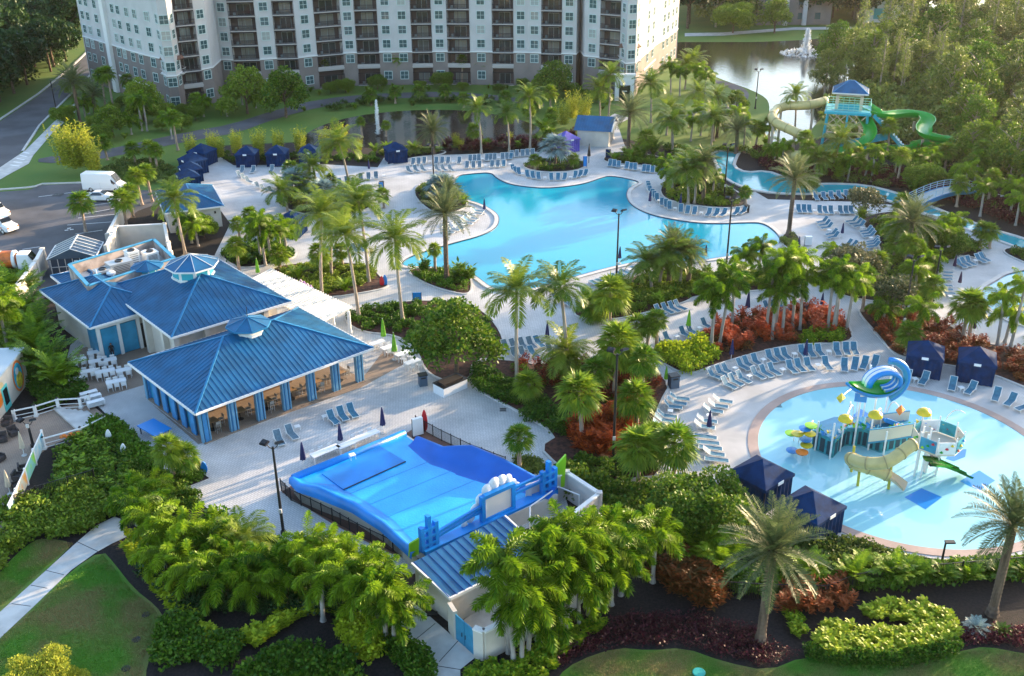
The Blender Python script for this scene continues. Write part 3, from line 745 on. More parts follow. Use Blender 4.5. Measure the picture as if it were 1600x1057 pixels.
# ---- main restaurant
def restaurant():
    C = rect((163, 450), (268, 528), (450, 468), 5.0)
    o = C[1]; off = Vector((o.x, o.y, 0)); root = thing('restaurant', off, 0, 'restaurant with overlapping blue metal roofs, large cupola and rooftop machine well', 'building')
    m0, m1, c = hip(C, 5.0, 24, root, off, name='main_roof')
    C2 = rect((62, 454), (140, 513), (262, 470), 4.3)
    hip(C2, 4.3, 22, root, off, name='wing_roof')
    C3 = rect((79, 431), (118, 462), (200, 432), 4.0)
    hip(C3, 4.0, 14, root, off, name='rear_roof')
    # walls inset under the eaves
    def body(CC, z, ins, name, m, doors=()):
        u = (CC[2]-CC[1]).normalized(); v = (CC[0]-CC[1]).normalized(); W = (CC[2]-CC[1]).length; D = (CC[0]-CC[1]).length
        q = CC[1]-off+u*W/2+v*D/2; q.z = z/2-.06; b = MB(); b.box(q, (W-2*ins, D-2*ins, z-.12), math.atan2(u.y, u.x)); return b.build(name, m, root), u, v, W, D
    w1, u, v, W, D = body(C, 5.0, 1.2, 'main_wall', M_cream)
    w2, u2, v2, W2, D2 = body(C2, 4.3, 1.0, 'wing_wall', M_cream)
    body(C3, 4.0, .4, 'rear_wall', M_cream)
    ang = math.atan2(u.y, u.x)
    at = lambda CC, s, t, z: Vector((CC[1].x-off.x, CC[1].y-off.y, 0))+u*s+v*t+Vector((0, 0, z))
    # wing front: aqua glazing with white frames
    for k, s in enumerate((1.6, 3.6)):
        b = MB(); b.box(at(C2, s+.5, .93, 1.75), (1.7, .1, 3.3), ang); b.build('glass_front', M_teal, root)
    b = MB()
    for s in (1.0, 3.1, 5.2, 7.2): b.box(at(C2, s, .9, 2.0), (.34, .28, 3.9), ang)
    b.box(at(C2, 4.1, .9, 3.75), (6.5, .3, .4), ang); b.build('pilaster', M_trim, root)
    b = MB(); b.box(at(C2, 6.2, .94, 1.4), (1.6, .1, 2.8), ang); b.build('dark_doorway', M_black, root)
    b = MB(); b.box(at(C2, .94, 4, 1.9), (.1, 5.0, 3.2), ang); b.build('side_panel', M_teal, root)
    for s in (.7, 4.0, 7.4, 10.6):
        b = MB(); b.box(at(C, s, .95, 2.45), (.55, .55, 4.9), ang); b.build('column', M_cream, root)
    for s in (4.2, 8.6): b = MB(); b.box(at(C, .9, s, 2.45), (.6, .6, 4.9), ang); b.build('column', M_cream, root)
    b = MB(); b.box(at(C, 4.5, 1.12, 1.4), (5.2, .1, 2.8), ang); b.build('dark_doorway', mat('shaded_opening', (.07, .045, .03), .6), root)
    mid = (m0+m1)/2
    cupola(root, tuple(mid+Vector((0, 0, -.85))), 2.15, 1.35, 2.75, 1.15, 'large_cupola')
    q = G(229, 411, 6.4)-off; cupola(root, (q.x, q.y, 5.2), 1.15, .8, 1.75, .6, 'small_cupola')
    # machine well with parapet
    A = [G(112, 432, 4.6), G(142, 466, 4.6), G(275, 422, 4.6), G(243, 392, 4.6)]
    pb = MB(); fb = MB()
    pa = [p-off for p in A]; fb.add([(p.x, p.y, 4.75) for p in pa], [(0, 1, 2, 3)])
    for i in range(4): wallbox(pb, pa[i], pa[(i+1) % 4], 3.2, 6.0, .3)
    pb.build('parapet', mat('weathered_parapet', (.36, .30, .27), .9, var=.35, vscale=.8), root); fo = fb.build('flat_roof', M_conc, root)
    cap = MB()
    for i in range(4): wallbox(cap, pa[i], pa[(i+1) % 4], 6.0, 6.1, .4)
    cap.build('parapet_cap', M_teal, root)
    for k, (x, y, sx, sy, sz, mm) in enumerate(((188, 423, 2.6, 1.6, 1.3, mat('galvanised_steel', (.45, .47, .48), .4, metal=.4)), (208, 410, 1.3, 1.3, 1.6, M_white), (162, 432, 1.8, 1.3, 1.0, MATS['galvanised_steel']), (236, 405, 1.5, 1.4, 1.1, M_white))):
        q = G(x, y, 5)-off; b = MB(); b.box((q.x, q.y, 4.75+sz/2), (sx, sy, sz), ang); b.box((q.x, q.y, 4.75+sz+.05), (sx+.08, sy+.08, .1), ang); o_ = b.build('air_conditioner', mm, root)
        b = MB(); b.lathe((q.x, q.y, 4.75+sz+.1), [(.0, .05), (.35, .05), (.42, .12), (.45, 0)], 14); b.build('fan', M_dark, o_)
        b = MB()
        for j in range(6): b.box((q.x+math.sin(ang)*(sy/2+.01), q.y-math.cos(ang)*(sy/2+.01), 4.95+j*(sz-.4)/5), (sx*.7, .04, .05), ang)
        b.build('louvre', M_dark, o_)
    for x, y in ((175, 435), (152, 447), (228, 402)):
        q = G(x, y, 5)-off; b = MB(); b.lathe((q.x, q.y, 4.76), [(.3, 0), (.3, .7), (.5, .75), (.5, .95), (.2, 1.1), (0, 1.1)], 14); b.build('exhaust_vent', M_white, root)
    q = G(153, 440, 5)-off; b = MB(); b.tube([(q.x, q.y, 4.7), (q.x, q.y, 6.4)], .07, 8); b.build('vent_pipe', M_white, root)
restaurant()

def walls_thing(name, pts, z, th, m, label, cat='wall', capm=None, z0=0):
    P = px(pts) if len(pts[0]) == 2 else pts
    o = P[0]; off = Vector((o.x, o.y, 0)); r = thing(name, off, 0, label, cat)
    b = MB(); cp = MB()
    for i in range(len(P)-1):
        a, c = P[i]-off, P[i+1]-off; wallbox(b, a, c, z0, z, th); wallbox(cp, a, c, z+.002, z+.12, th+.12)
    for p in P: b.box((p.x-off.x, p.y-off.y, (z+z0)/2+.1), (th+.22, th+.22, z-z0+.22))
    b.build('wall_panel', m, r); cp.build('coping', capm or M_trim, r); return r
walls_thing('garden_wall', [(172, 420), (182, 398), (188, 388), (262, 384), (268, 414), (272, 430)], 3.0, .25, M_cream, 'tall cream service yard wall behind the rooftop machine well')
walls_thing('garden_wall', [(30, 483), (62, 440), (72, 420)], 2.6, .3, M_cream, 'stepped cream wall beside the orange tanker truck')
walls_thing('garden_wall', [(172, 392), (195, 345), (190, 335)], 2.2, .25, M_cream, 'low cream wall between car park and fan palms')
# storage shed of glass and dark steel
def shed():
    P = [G(97, 418), G(104, 440), G(152, 428), G(146, 404)]; o = (P[0]+P[2])/2; off = Vector((o.x, o.y, 0))
    r = thing('service_shed', off, 0, 'dark blue service shed with white framed gable roof beside the car park', 'shed')
    C = rect((97, 412), (106, 440), (150, 428), 0); u = (C[2]-C[1]).normalized(); v = (C[0]-C[1]).normalized(); W = (C[2]-C[1]).length; D = (C[0]-C[1]).length
    W = 5.2; D = 4.6; ang = rad(10); b = MB(); b.box((0, 0, 1.3), (W, D, 2.6), ang); b.build('body', mat('dark_blue_panel', (.02, .045, .08), .4), r)
    M = Matrix.Rotation(ang, 4, 'Z'); g = MB(); g.add([M @ Vector(q) for q in ((-W/2-.3, -D/2-.3, 2.6), (W/2+.3, -D/2-.3, 2.6), (W/2+.3, D/2+.3, 2.6), (-W/2-.3, D/2+.3, 2.6), (0, -D/2-.3, 3.8), (0, D/2+.3, 3.8))], [(0, 4, 5, 3), (4, 1, 2, 5), (0, 1, 4), (2, 3, 5)])
    rf = g.build('roof', mat('slate_blue_roof', (.05, .09, .14), .4, metal=.3), r); t = MB()
    for k in range(6):
        y = -D/2-.3+k*(D+.6)/5
        for s in (-1, 1): t.bar(M @ Vector((s*(W/2+.3), y, 2.66)), M @ Vector((0, y, 3.86)), .1, .06)
    for x, z in ((-W/2-.3, 2.66), (0, 3.86), (W/2+.3, 2.66)): t.bar(M @ Vector((x, -D/2-.3, z)), M @ Vector((x, D/2+.3, z)), .14, .08)
    t.build('roof_trim', M_trim, rf); t = MB()
    for k in range(7): t.box(M @ Vector((-W/2+k*W/6, -D/2-.04, 1.3)), (.08, .08, 2.6), ang)
    for k in range(5): t.box(M @ Vector((-W/2-.04, -D/2+k*D/4, 1.3)), (.08, .08, 2.6), ang)
    t.box(M @ Vector((0, -D/2-.04, 1.5)), (W, .07, .08), ang); t.build('frame', M_kerb, r)
    t = MB(); t.box(M @ Vector((.4, -D/2-.09, 2.1)), (.4, .05, .35), ang); t.build('wall_sign', M_trim, r)
shed()

def small_house(name, C, z, pitch, wm, label, ins=.6, extra=None):
    o = C[1]; off = Vector((o.x, o.y, 0)); r = thing(name, off, 0, label, 'building')
    hip(C, z, pitch, r, off); u = (C[2]-C[1]).normalized(); v = (C[0]-C[1]).normalized(); W = (C[2]-C[1]).length; D = (C[0]-C[1]).length; ang = math.atan2(u.y, u.x)
    b = MB(); q = u*W/2+v*D/2; b.box((q.x, q.y, z/2-.07), (W-2*ins, D-2*ins, z-.14), ang); b.build('wall', wm, r)
    at = lambda s, t, zz: u*s+v*t+Vector((0, 0, zz))
    for s in (W*.3, W*.7):
        b = MB(); b.box(at(s, ins-.03, 1.05), (.95, .08, 2.1), ang); d = b.build('door', mat('grey_door', (.30, .31, .32), .5), r)
        b = MB(); b.box(at(s+.35, ins-.09, 1.05), (.06, .06, .2), ang); b.build('handle', M_dark, d)
    b = MB(); b.box(at(W*.5, ins-.04, 1.7), (.4, .06, .4), ang); b.build('sign_plate', M_red, r)
    b = MB(); b.box(at(W*.78+.5, ins-.04, 2.2), (.25, .1, .35), ang); b.build('wall_lamp', M_dark, r)
    return r
small_house('restroom_building', rect((243, 300), (256, 334), (358, 336), 3.1)[:], 3.1, 24, M_cream, 'cream restroom hut with blue hip roof beside the car park palms', .5)
# kiosk with gable roof near the apartments
def kiosk():
    c = G(931, 222); r = thing('ticket_kiosk', c, 0, 'small cream kiosk with blue gable roof north of the main pool', 'building')
    W, D, z = 5.6, 6.6, 3.0; ang = rad(-14); M = Matrix.Rotation(ang, 4, 'Z')
    b = MB(); b.box((0, 0, z/2), (W, D, z), ang); b.build('wall', M_cream, r)
    g = MB(); W2, D2 = W/2+.6, D/2+.6
    g.add([M @ Vector(q) for q in ((-W2, -D2, z-.1), (W2, -D2, z-.1), (W2, D2, z-.1), (-W2, D2, z-.1), (-W2, 0, z+1.7), (W2, 0, z+1.7))], [(0, 1, 5, 4), (2, 3, 4, 5)])
    g.add([M @ Vector(q) for q in ((W/2+.01, -D/2, z-.1), (W/2+.01, D/2, z-.1), (W/2+.01, 0, z+1.5))], [(0, 1, 2)])
    rf = g.build('roof', M_roof, r); s = MB(); seams(s, [M @ Vector(q) for q in ((-W2, -D2, z-.1), (W2, -D2, z-.1), (W2, 0, z+1.7), (-W2, 0, z+1.7))], M @ Vector((-W2, -D2, z-.1)), M @ Vector((W2, -D2, z-.1))); s.build('standing_seams', M_roof, rf)
    t = MB()
    for y in (-D2, D2): t.bar(M @ Vector((W2, y, z-.1)), M @ Vector((W2, 0, z+1.7)), .2, .25)
    t.build('gable_trim', M_trim, rf)
    b = MB(); b.box(M @ Vector((W/2, -.2, 1.25)), (.12, 3.6, 2.5), ang); b.build('dark_opening', M_glassb, r)
    b = MB()
    for k in range(4): b.box(M @ Vector((W/2+.08, -2+k*1.2, 1.25)), (.08, .08, 2.5), ang)
    b.build('door_frame', M_trim, r)
    b = MB(); b.box(M @ Vector((W/2+.07, .3, 2.75)), (.06, .9, .4), ang); b.build('gable_sign', M_dark, r)
kiosk()

# ---- white pergola
def pergola():
    A, B, C = G(398, 432, 3.1), G(510, 500, 3.1), G(546, 486, 3.1); A2 = G(440, 424, 3.1)
    o = G(510, 502, 3.1); off = Vector((o.x, o.y, 0)); r = thing('pergola', off, 0, 'long white slatted pergola between the blue roofs and the palm bed', 'pergola')
    L0 = G(376, 448, 3.1)-off; L1 = G(508, 502, 3.1)-off; R0 = G(420, 425, 3.1)-off; R1 = G(544, 484, 3.1)-off
    for p in (L0, L1, R0, R1): p.z = 0
    b = MB(); b.bar(L0+Vector((0, 0, 3)), L1+Vector((0, 0, 3)), .16, .3); b.bar(R0+Vector((0, 0, 3)), R1+Vector((0, 0, 3)), .16, .3); mid0 = (L0+R0)/2; mid1 = (L1+R1)/2; b.bar(mid0+Vector((0, 0, 3)), mid1+Vector((0, 0, 3)), .16, .3); b.build('main_beam', M_white, r)
    n = 34; s = MB()
    for k in range(n):
        t = k/(n-1); a = L0.lerp(L1, t); c = R0.lerp(R1, t); d = (c-a).normalized()*.6; s.bar(a-d+Vector((0, 0, 3.24)), c+d+Vector((0, 0, 3.24)), .14, .2)
    s.build('slat', M_white, r)
    for k in range(6):
        for e0, e1 in ((L0, L1), (R0, R1)):
            p = e0.lerp(e1, k/5); b = MB(); b.box((p.x, p.y, 1.43), (.32, .32, 2.85)); b.box((p.x, p.y, .25), (.46, .46, .5)); b.build('post', M_white, r)
pergola()

# ---- mural building and terrace at the left edge
def mural_house():
    C = [G(-75, 596, 3.2), G(5, 620, 3.2), G(40, 566, 3.2)]
    a = G(1, 655); b_ = G(41, 603); u = (b_-a).normalized(); v = Vector((-u.y, u.x, 0)); L = (b_-a).length+.8
    off = Vector((a.x, a.y, 0)); r = thing('mural_building', off, 0, 'pale building with colourful arched mural at the left edge above the terrace', 'building')
    ang = math.atan2(u.y, u.x); a0 = -u*3; W = L+3; D = 9
    b = MB(); q = a0+u*W/2+v*D/2; b.box((q.x, q.y, 1.8), (W, D, 3.6), ang); b.build('wall', M_cream, r)
    b = MB(); b.box((q.x, q.y, 3.68), (W+.4, D+.4, .16), ang); b.build('roof_slab', mat('pale_blue_membrane', (.42, .50, .55), .6), r)
    def disc(s, z, rr, rz, m, d, name, half=False):
        k = MB(); n = 20; vs = []
        for i in range(n+1):
            t = PI*i/n if half else 2*PI*i/n; vs.append(u*(s+rr*math.cos(t))-v*d+Vector((0, 0, z+rz*math.sin(t))))
        k.add(vs, [tuple(range(n+1))]); k.build(name, m, r)
    disc(L-2.0, 1.75, 1.25, 1.6, M_orange, .012, 'arch_border'); disc(L-2.0, 1.75, 1.0, 1.35, mat('mural_blue', (.02, .40, .62), .6, var=.3, vscale=2), .02, 'mural_sky'); disc(L-1.9, 1.3, .75, .8, mat('mural_yellow', (.65, .55, .05), .6, var=.4, vscale=2.5), .028, 'mural_flower'); disc(L-2.1, 2.3, .4, .35, M_white, .034, 'mural_bird')
    disc(.6, 1.7, .9, .8, M_orange, .012, 'mural_splash'); disc(1.1, 2.6, 1.0, .5, mat('mural_gold', (.7, .5, .25), .6), .014, 'mural_banner')
    b = MB(); b.box((u*2.0-v*.03+Vector((0, 0, 1.2))), (1.4, .06, 2.4), ang); b.build('aqua_door', mat('aqua_paint', (.10, .55, .55), .5), r)
    b = MB(); b.box((u*2.0-v*.07+Vector((0, 0, 1.35))), (.9, .04, 1.6), ang); b.build('door_glass', M_glassb, r)
mural_house()
# balustrade
def balustrade(pts, label, z=1.05, posts=True, m=M_white, rail=M_white, mid=True):
    P = px(pts); off = Vector((P[0].x, P[0].y, 0)); r = thing('balustrade', off, 0, label, 'railing')
    b = MB()
    for i in range(len(P)-1):
        a, c = P[i]-off, P[i+1]-off; b.bar((a.x, a.y, z), (c.x, c.y, z), .12, .1)
        if mid: b.bar((a.x, a.y, z*.5), (c.x, c.y, z*.5), .05, .05); b.bar((a.x, a.y, .15), (c.x, c.y, .15), .05, .05)
    b.build('rail', rail, r)
    for p in P:
        b = MB(); b.box((p.x-off.x, p.y-off.y, z/2+.07), (.24, .24, z+.14)); b.box((p.x-off.x, p.y-off.y, .12), (.36, .36, .24)); po = b.build('post', m, r)
        b = MB(); b.lathe((p.x-off.x, p.y-off.y, z+.15), [(.15, 0), (.15, .04), (.0, .16)], 4, PI/4); b.build('post_cap', M_dark, po)
    return r
balustrade([(24, 658), (57, 651), (92, 640), (127, 638), (141, 634)], 'white balustrade running behind the terrace steps')
balustrade([(70, 702), (128, 686), (165, 668)], 'white balustrade with orange emblem in front of the steps')
m = MB(); p, q = G(97, 682, .75), G(126, 676, .75)
# orange script-like emblem panel on the balustrade
e = MB(); d = (q-p)
for k in range(9):
    c_ = p+d*(k/8)+Vector((0, -.10, math.sin(k*1.9)*.1)); e.lathe((c_.x, c_.y, c_.z-.1), [(0, 0), (.16, 0), (.2, .1), (.16, .2), (0, .2)], 8)
tag(e.build('emblem_panel', M_orange), 'orange swirling emblem fixed to the white balustrade', 'emblem')
# banner fence
bn = [(70, 697), (57, 727), (44, 758), (30, 790), (18, 815)]
cols = [mat('banner_blue', (.03, .40, .60), .6, col2=(.5, .6, .6), vscale=1.2), mat('banner_green', (.25, .60, .03), .6, col2=(.2, .5, .5), vscale=1.3), mat('banner_orange', (.75, .32, .03), .6, col2=(.6, .6, .5), vscale=1.3), mat('banner_cream', (.6, .5, .4), .6, col2=(.3, .5, .5), vscale=1.3)]
for k in range(4):
    a, c = G(*bn[k]), G(*bn[k+1]); off = Vector((a.x, a.y, 0)); r = thing('banner_panel', off, 0, ['blue', 'lime green', 'orange', 'cream and aqua'][k]+' patterned banner on the terrace fence', 'banner', 'patterned banners on the terrace fence')
    b = MB(); q = c-a; b.bar((0, 0, .8), (q.x*.97, q.y*.97, .8), .05, 1.3); b.build('banner', cols[k], r)
    b = MB(); b.box((0, 0, .8), (.16, .16, 1.7)); b.build('post', M_white, r); b = MB(); b.bar((0, 0, 1.5), (q.x, q.y, 1.5), .08, .08); b.build('top_rail', M_white, r)
# stairs
a, c = G(95, 645), G(140, 634); st = MB()
for k in range(6):
    t = k/6; p0 = G(88+k*9, 640+k*1.0); p1 = G(128+k*6.5, 676-k*1.8); st.bar((p0.x, p0.y, .12+.0*k), (p1.x, p1.y, .12), .45, .24-.035*k)
tag(st.build('terrace_steps', M_conc), 'shallow stone steps between the two balustrades', 'steps')

# ---- wave machine building
def surf():
    E = Vector((0, 0, 0)); zt = 1.5
    r = thing('surf_machine', (*G(560, 780).to_2d(), 0), 0, 'bright blue surf machine basin with curled padded sides and goal-like end towers', 'surf machine')
    off = Vector(r.location)
    A = G(458, 748, zt)-off; B = G(632, 678, zt)-off; Cc = G(868, 772, zt)-off; D = G(650, 866, zt)-off
    out = [A, B, G(650, 690, zt)-off, G(690, 712, zt)-off, G(735, 718, zt)-off, G(780, 735, zt)-off, G(868, 772, zt)-off, D, G(600, 823, zt)-off, G(555, 795, zt)-off, G(500, 775, zt)-off, G(470, 762, zt)-off]
    b = MB(); b.prism([(p.x*1.012, p.y*1.012) for p in out], .0, zt-.05); b.build('basin_wall', M_cream, r)
    b = MB(); b.prism([(p.x*.985, p.y*.985) for p in out], zt-.2, zt-.02); b.build('riding_surface', M_surfw, r)
    def pad(pts, rr, name, m=M_surf, flat=1.0):
        t = MB(); t.tube([Vector(p) for p in pts], rr, 10); t.build(name, m, r, smooth=True)
    pad([A, A.lerp(B, .5), B], .38, 'padded_edge')
    # curled sides: swept wave profile
    def wave(pts, hs, inward, name, mm=None):
        mm = mm or M_surf
        t = MB(); n = len(pts); m_ = 7; vs = []
        for i, p in enumerate(pts):
            d = (pts[min(i+1, n-1)]-pts[max(i-1, 0)]).normalized(); nn = Vector((-d.y, d.x, 0))
            if nn.dot(inward-p) < 0: nn = -nn
            h = hs[i]
            for k in range(m_):
                s = k/(m_-1); vs.append(p+nn*(h*1.9*(1-s))+Vector((0, 0, -.02+h*(s**2.2))))
            vs.append(p-nn*.35+Vector((0, 0, -.12+h))); vs.append(p-nn*.4+Vector((0, 0, -.45+h*.4)))
        M_ = m_+2
        t.add(vs, [(i*M_+k, i*M_+k+1, (i+1)*M_+k+1, (i+1)*M_+k) for i in range(n-1) for k in range(M_-1)]+[(i*M_+k+1, i*M_+k, (i+1)*M_+k, (i+1)*M_+k+1) for i in range(0)])
        o = t.build(name, mm, r, smooth=True); return o
    ctr = (A+B+Cc+D)/4
    def dense(P, hs):
        q = []; h2 = []
        for i in range(len(P)-1):
            for k in range(4): q.append(P[i].lerp(P[i+1], k/4)); h2.append(hs[i]+(hs[i+1]-hs[i])*k/4)
        return q+[P[-1]], h2+[hs[-1]]
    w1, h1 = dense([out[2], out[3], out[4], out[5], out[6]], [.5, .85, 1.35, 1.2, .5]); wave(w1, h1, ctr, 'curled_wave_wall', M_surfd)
    w2, h2 = dense([out[0], out[11], out[10], out[9], out[8], out[7]], [.3, .5, 1.0, .65, .55, .3]); wave(w2, h2, ctr, 'curled_wave_wall')
    # raised take-off step
    st = [G(500, 757, zt)-off, G(598, 701, zt)-off, G(634, 722, zt)-off, G(537, 766, zt)-off]
    st = [G(503, 741, zt)-off, G(592, 697, zt)-off, G(634, 722, zt)-off, G(537, 766, zt)-off]
    b = MB(); b.prism([(p.x, p.y) for p in st], zt-.1, zt+.05); b.build('launch_step', M_surf, r)
    b = MB(); b.bar(st[2]+Vector((0, 0, .05)), st[3]+Vector((0, 0, .05)), .07, .06); b.build('launch_slot', M_dark, r)
    for k in range(1, 6):
        a_ = A.lerp(D, k/6)*.93; c_ = B.lerp(Cc, k/6)*.93; a_.z = c_.z = zt-.012
        if k in (2, 3, 4): b = MB(); b.bar(a_, c_, .035, .012); b.build('surface_seam', M_surf, r)
    for k in range(4):
        a_ = A.lerp(D, .9).lerp(B.lerp(Cc, .9), .15+.2*k); b = MB(); b.box((a_.x, a_.y, zt+.0), (.9, .35, .04), .6); b.build('intake_grate', M_surfd, r)
    # end beam and towers
    T0 = G(660, 862, zt)-off; T1 = G(866, 765, zt)-off; u = (T1-T0).normalized(); ang = math.atan2(u.y, u.x)
    b = MB(); b.bar(T0+Vector((0, 0, .0)), T1+Vector((0, 0, .0)), .9, .35); b.build('end_sill', M_surf, r)
    for T, s in ((T0, 1), (T1, -1)):
        b = MB(); base = T.z-.0
        for k, hh in enumerate((2.1, 2.9, 2.2)):
            q = T+u*(s*(k*.62)); b.box((q.x, q.y, base+hh/2), (.3, .4, hh), ang)
        for zz in (.5, 1.15, 1.8):
            q = T+u*(s*.62); b.box((q.x, q.y, base+zz), (1.5, .44, .2), ang)
        b.build('lattice_tower', M_surf, r)
    M0 = T0.lerp(T1, .5)
    for zz, a0, a1 in ((1.6, .06, .44), (1.25, .06, .44), (1.9, .66, .96), (1.35, .66, .96)):
        b = MB(); b.bar(T0.lerp(T1, a0)+Vector((0, 0, zz-.6 if a0 < .3 else zz)), T0.lerp(T1, a1)+Vector((0, 0, zz)), .2, .22); b.build('cross_beam', M_surf, r)
    # screen frame and cloud
    c0 = T0.lerp(T1, .55); b = MB(); hw = 1.45
    for s in (-1, 1): q = c0+u*(s*hw); b.box((q.x, q.y, q.z+1.2), (.32, .4, 2.4), ang)
    for zz in (.2, 2.3): b.box((c0.x, c0.y, c0.z+zz), (2*hw-.32, .4, .3), ang)
    b.build('screen_frame', M_surf, r); b = MB(); b.box((c0.x, c0.y, c0.z+1.25), (2*hw-.33, .12, 1.85), ang); b.build('blank_screen', mat('pale_screen', (.72, .68, .64), .6), r)
    nrm = Vector((-u.y, u.x, 0)); b = MB()
    for k, (s, z, rr) in enumerate(((-2.3, .6, .4), (-1.8, 1.2, .5), (-1.3, 1.9, .5), (-.7, 2.5, .5), (0, 2.75, .55), (.7, 2.75, .5), (1.3, 2.6, .45), (1.8, 2.0, .42), (2.2, 1.6, .35), (-2.9, .3, .3))):
        q = c0+u*s+nrm*.4; M_ = Matrix.Translation((q.x, q.y, q.z+z)) @ Matrix.Rotation(ang, 4, 'Z') @ Matrix.Diagonal((1, .45, 1, 1)); t = MB(); t.lathe((0, 0, 0), [(rr*math.cos(a), rr*math.sin(a)) for a in [(-.5+j/6)*PI for j in range(7)]], 12); t.xf(M_); b.add(t.v, t.f)
    b.build('wave_crest_cutout', M_white, r, smooth=True)
    for T, s in ((T0, -1), (T1, 1)):
        b = MB(); q = T+u*(s*.7); b.add([q+Vector((-.3, 0, -.3))+nrm*.3, q+Vector((.4, 0, -.1))+nrm*.3, q+Vector((.5, 0, 1.4 if s < 0 else 2.9))+nrm*.3, q+Vector((-.2, 0, .9 if s < 0 else 2.0))+nrm*.3, q+Vector((-.3, 0, -.3))+nrm*.15, q+Vector((.4, 0, -.1))+nrm*.15, q+Vector((.5, 0, 1.4 if s < 0 else 2.9))+nrm*.15, q+Vector((-.2, 0, .9 if s < 0 else 2.0))+nrm*.15], [(0, 1, 2, 3), (7, 6, 5, 4), (0, 4, 5, 1), (1, 5, 6, 2), (2, 6, 7, 3), (3, 7, 4, 0)]); b.build('green_leaf_cutout', M_lime, r)
    # pump house below
    r2 = thing('pump_house', (*G(700, 1000).to_2d(), 0), 0, 'pale pump house with blue lean-to metal roof below the surf machine', 'building'); off2 = Vector(r2.location)
    a, c = G(643, 880, 3.0)-off2, G(789, 806, 3.0)-off2; d, e = G(703, 935, 2.6)-off2, G(850, 862, 2.6)-off2
    poly = [d, e, c, a]; b = MB(); b.add(poly, [(0, 1, 2, 3)]); b.add([p-Vector((0, 0, .15)) for p in poly], [(3, 2, 1, 0)]); rf = b.build('roof', M_roof, r2); s = MB(); seams(s, poly, d, e, .62, .06, .06); s.build('standing_seams', mat('dark_blue_seam', (.01, .07, .25), .4), rf)
    t = MB()
    for p, q in ((d, e), (a, d), (c, e)): t.bar(p-Vector((0, 0, .07)), q-Vector((0, 0, .07)), .14, .22)
    t.build('gutter', M_trim, rf)
    b = MB(); ins = .25; uu = (e-d).normalized(); vv = (a-d).normalized(); vv = Vector((vv.x, vv.y, 0)).normalized()
    p0 = d+vv*ins+uu*ins; p1 = e+vv*ins-uu*ins; p2 = c-uu*ins; p3 = a+uu*ins
    b.prism([(p.x, p.y) for p in (p0, p1, p2, p3)], 0, 2.45); b.build('wall', M_cream, r2)
    ang3 = math.atan2(vv.y, vv.x); q = p0.lerp(p3, .78)-uu*.05; b = MB(); b.box((q.x, q.y, 1.9), (.7, .1, .5), ang3); b.build('wall_plate', M_trim, r2)
    # enclosure with blue gates
    r3 = thing('gated_enclosure', (*G(760, 1010).to_2d(), 0), 0, 'walled enclosure with double teal gates at the foot of the concrete path', 'enclosure'); off3 = Vector(r3.location)
    W = [G(704, 985), G(713, 1000), G(742, 1026), G(757, 1032), G(868, 975), G(920, 930), G(880, 850)]; W = [p-off3 for p in W]
    b = MB(); wallbox(b, W[2], W[3], 0, 2.35, .3); wallbox(b, W[3], W[4], 0, 2.35, .3); wallbox(b, W[4], W[5], 0, 2.35, .3); wallbox(b, W[5], W[6], 0, 2.6, .3); wallbox(b, W[0], W[1], 0, 2.4, .3); b.build('wall', M_cream, r3)
    cp = MB()
    for i, j in ((2, 3), (3, 4), (4, 5)): wallbox(cp, W[i], W[j], 2.352, 2.5, .42)
    cp.build('coping', M_trim, r3)
    for k in range(2):
        p0, p1 = W[1].lerp(W[2], k*.5+.02), W[1].lerp(W[2], k*.5+.48); b = MB(); b.bar((p0.x, p0.y, 1.15), (p1.x, p1.y, 1.15), .08, 2.1); g_ = b.build('gate', M_teal, r3)
        b = MB(); q = p0.lerp(p1, .85 if k == 0 else .15); b.box((q.x-.1, q.y-.1, 1.1), (.06, .06, .3)); b.build('handle', M_dark, g_)
    b = MB(); b.prism([(p.x, p.y) for p in (W[1], W[2], W[3], W[4], W[5], W[6], W[0])], 0, .03); b.build('yard_floor', M_conc, r3)
    # equipment wall with filter tanks to the right
    walls_thing('machine_yard_wall', [(873, 862), (935, 812), (885, 778), (826, 800)], 2.4, .25, M_apt, 'grey machine yard wall behind the white filter tank')
    for k, (x, y, rr, hh) in enumerate(((928, 838, .75, 1.6), (906, 822, .4, 1.0))):
        p = G(x, y); t = thing('filter_tank', p, 0, ['large white domed filter tank in the machine yard', 'smaller dark filter drum beside the white tank'][k], 'tank'); b = MB(); b.lathe((0, 0, 0), [(rr, .1), (rr, hh), (rr*.85, hh+.25), (rr*.4, hh+.4), (rr*.4, hh+.42)], 20); b.build('tank_body', M_white if k == 0 else M_dark, t, smooth=True)
        b = MB(); b.lathe((0, 0, hh+.4), [(rr*.42, 0), (rr*.42, .08), (0, .1)], 14); b.build('tank_lid', M_dark, t)
    b = MB(); q0 = G(828, 850); q1 = G(828, 822); b.tube([(q0.x, q0.y, .2), (q0.x, q0.y, 1.8), (q1.x, q1.y, 1.8)], .06, 8); q2 = G(872, 790); b.tube([(q1.x, q1.y, 1.8), (q2.x, q2.y, 1.8), (q2.x+1.6, q2.y-1.2, 1.8), (q2.x+1.6, q2.y-1.2, .3)], .06, 8)
    tag(b.build('water_pipe', M_white), 'bent white water pipe along the machine yard wall', 'pipe')
surf()
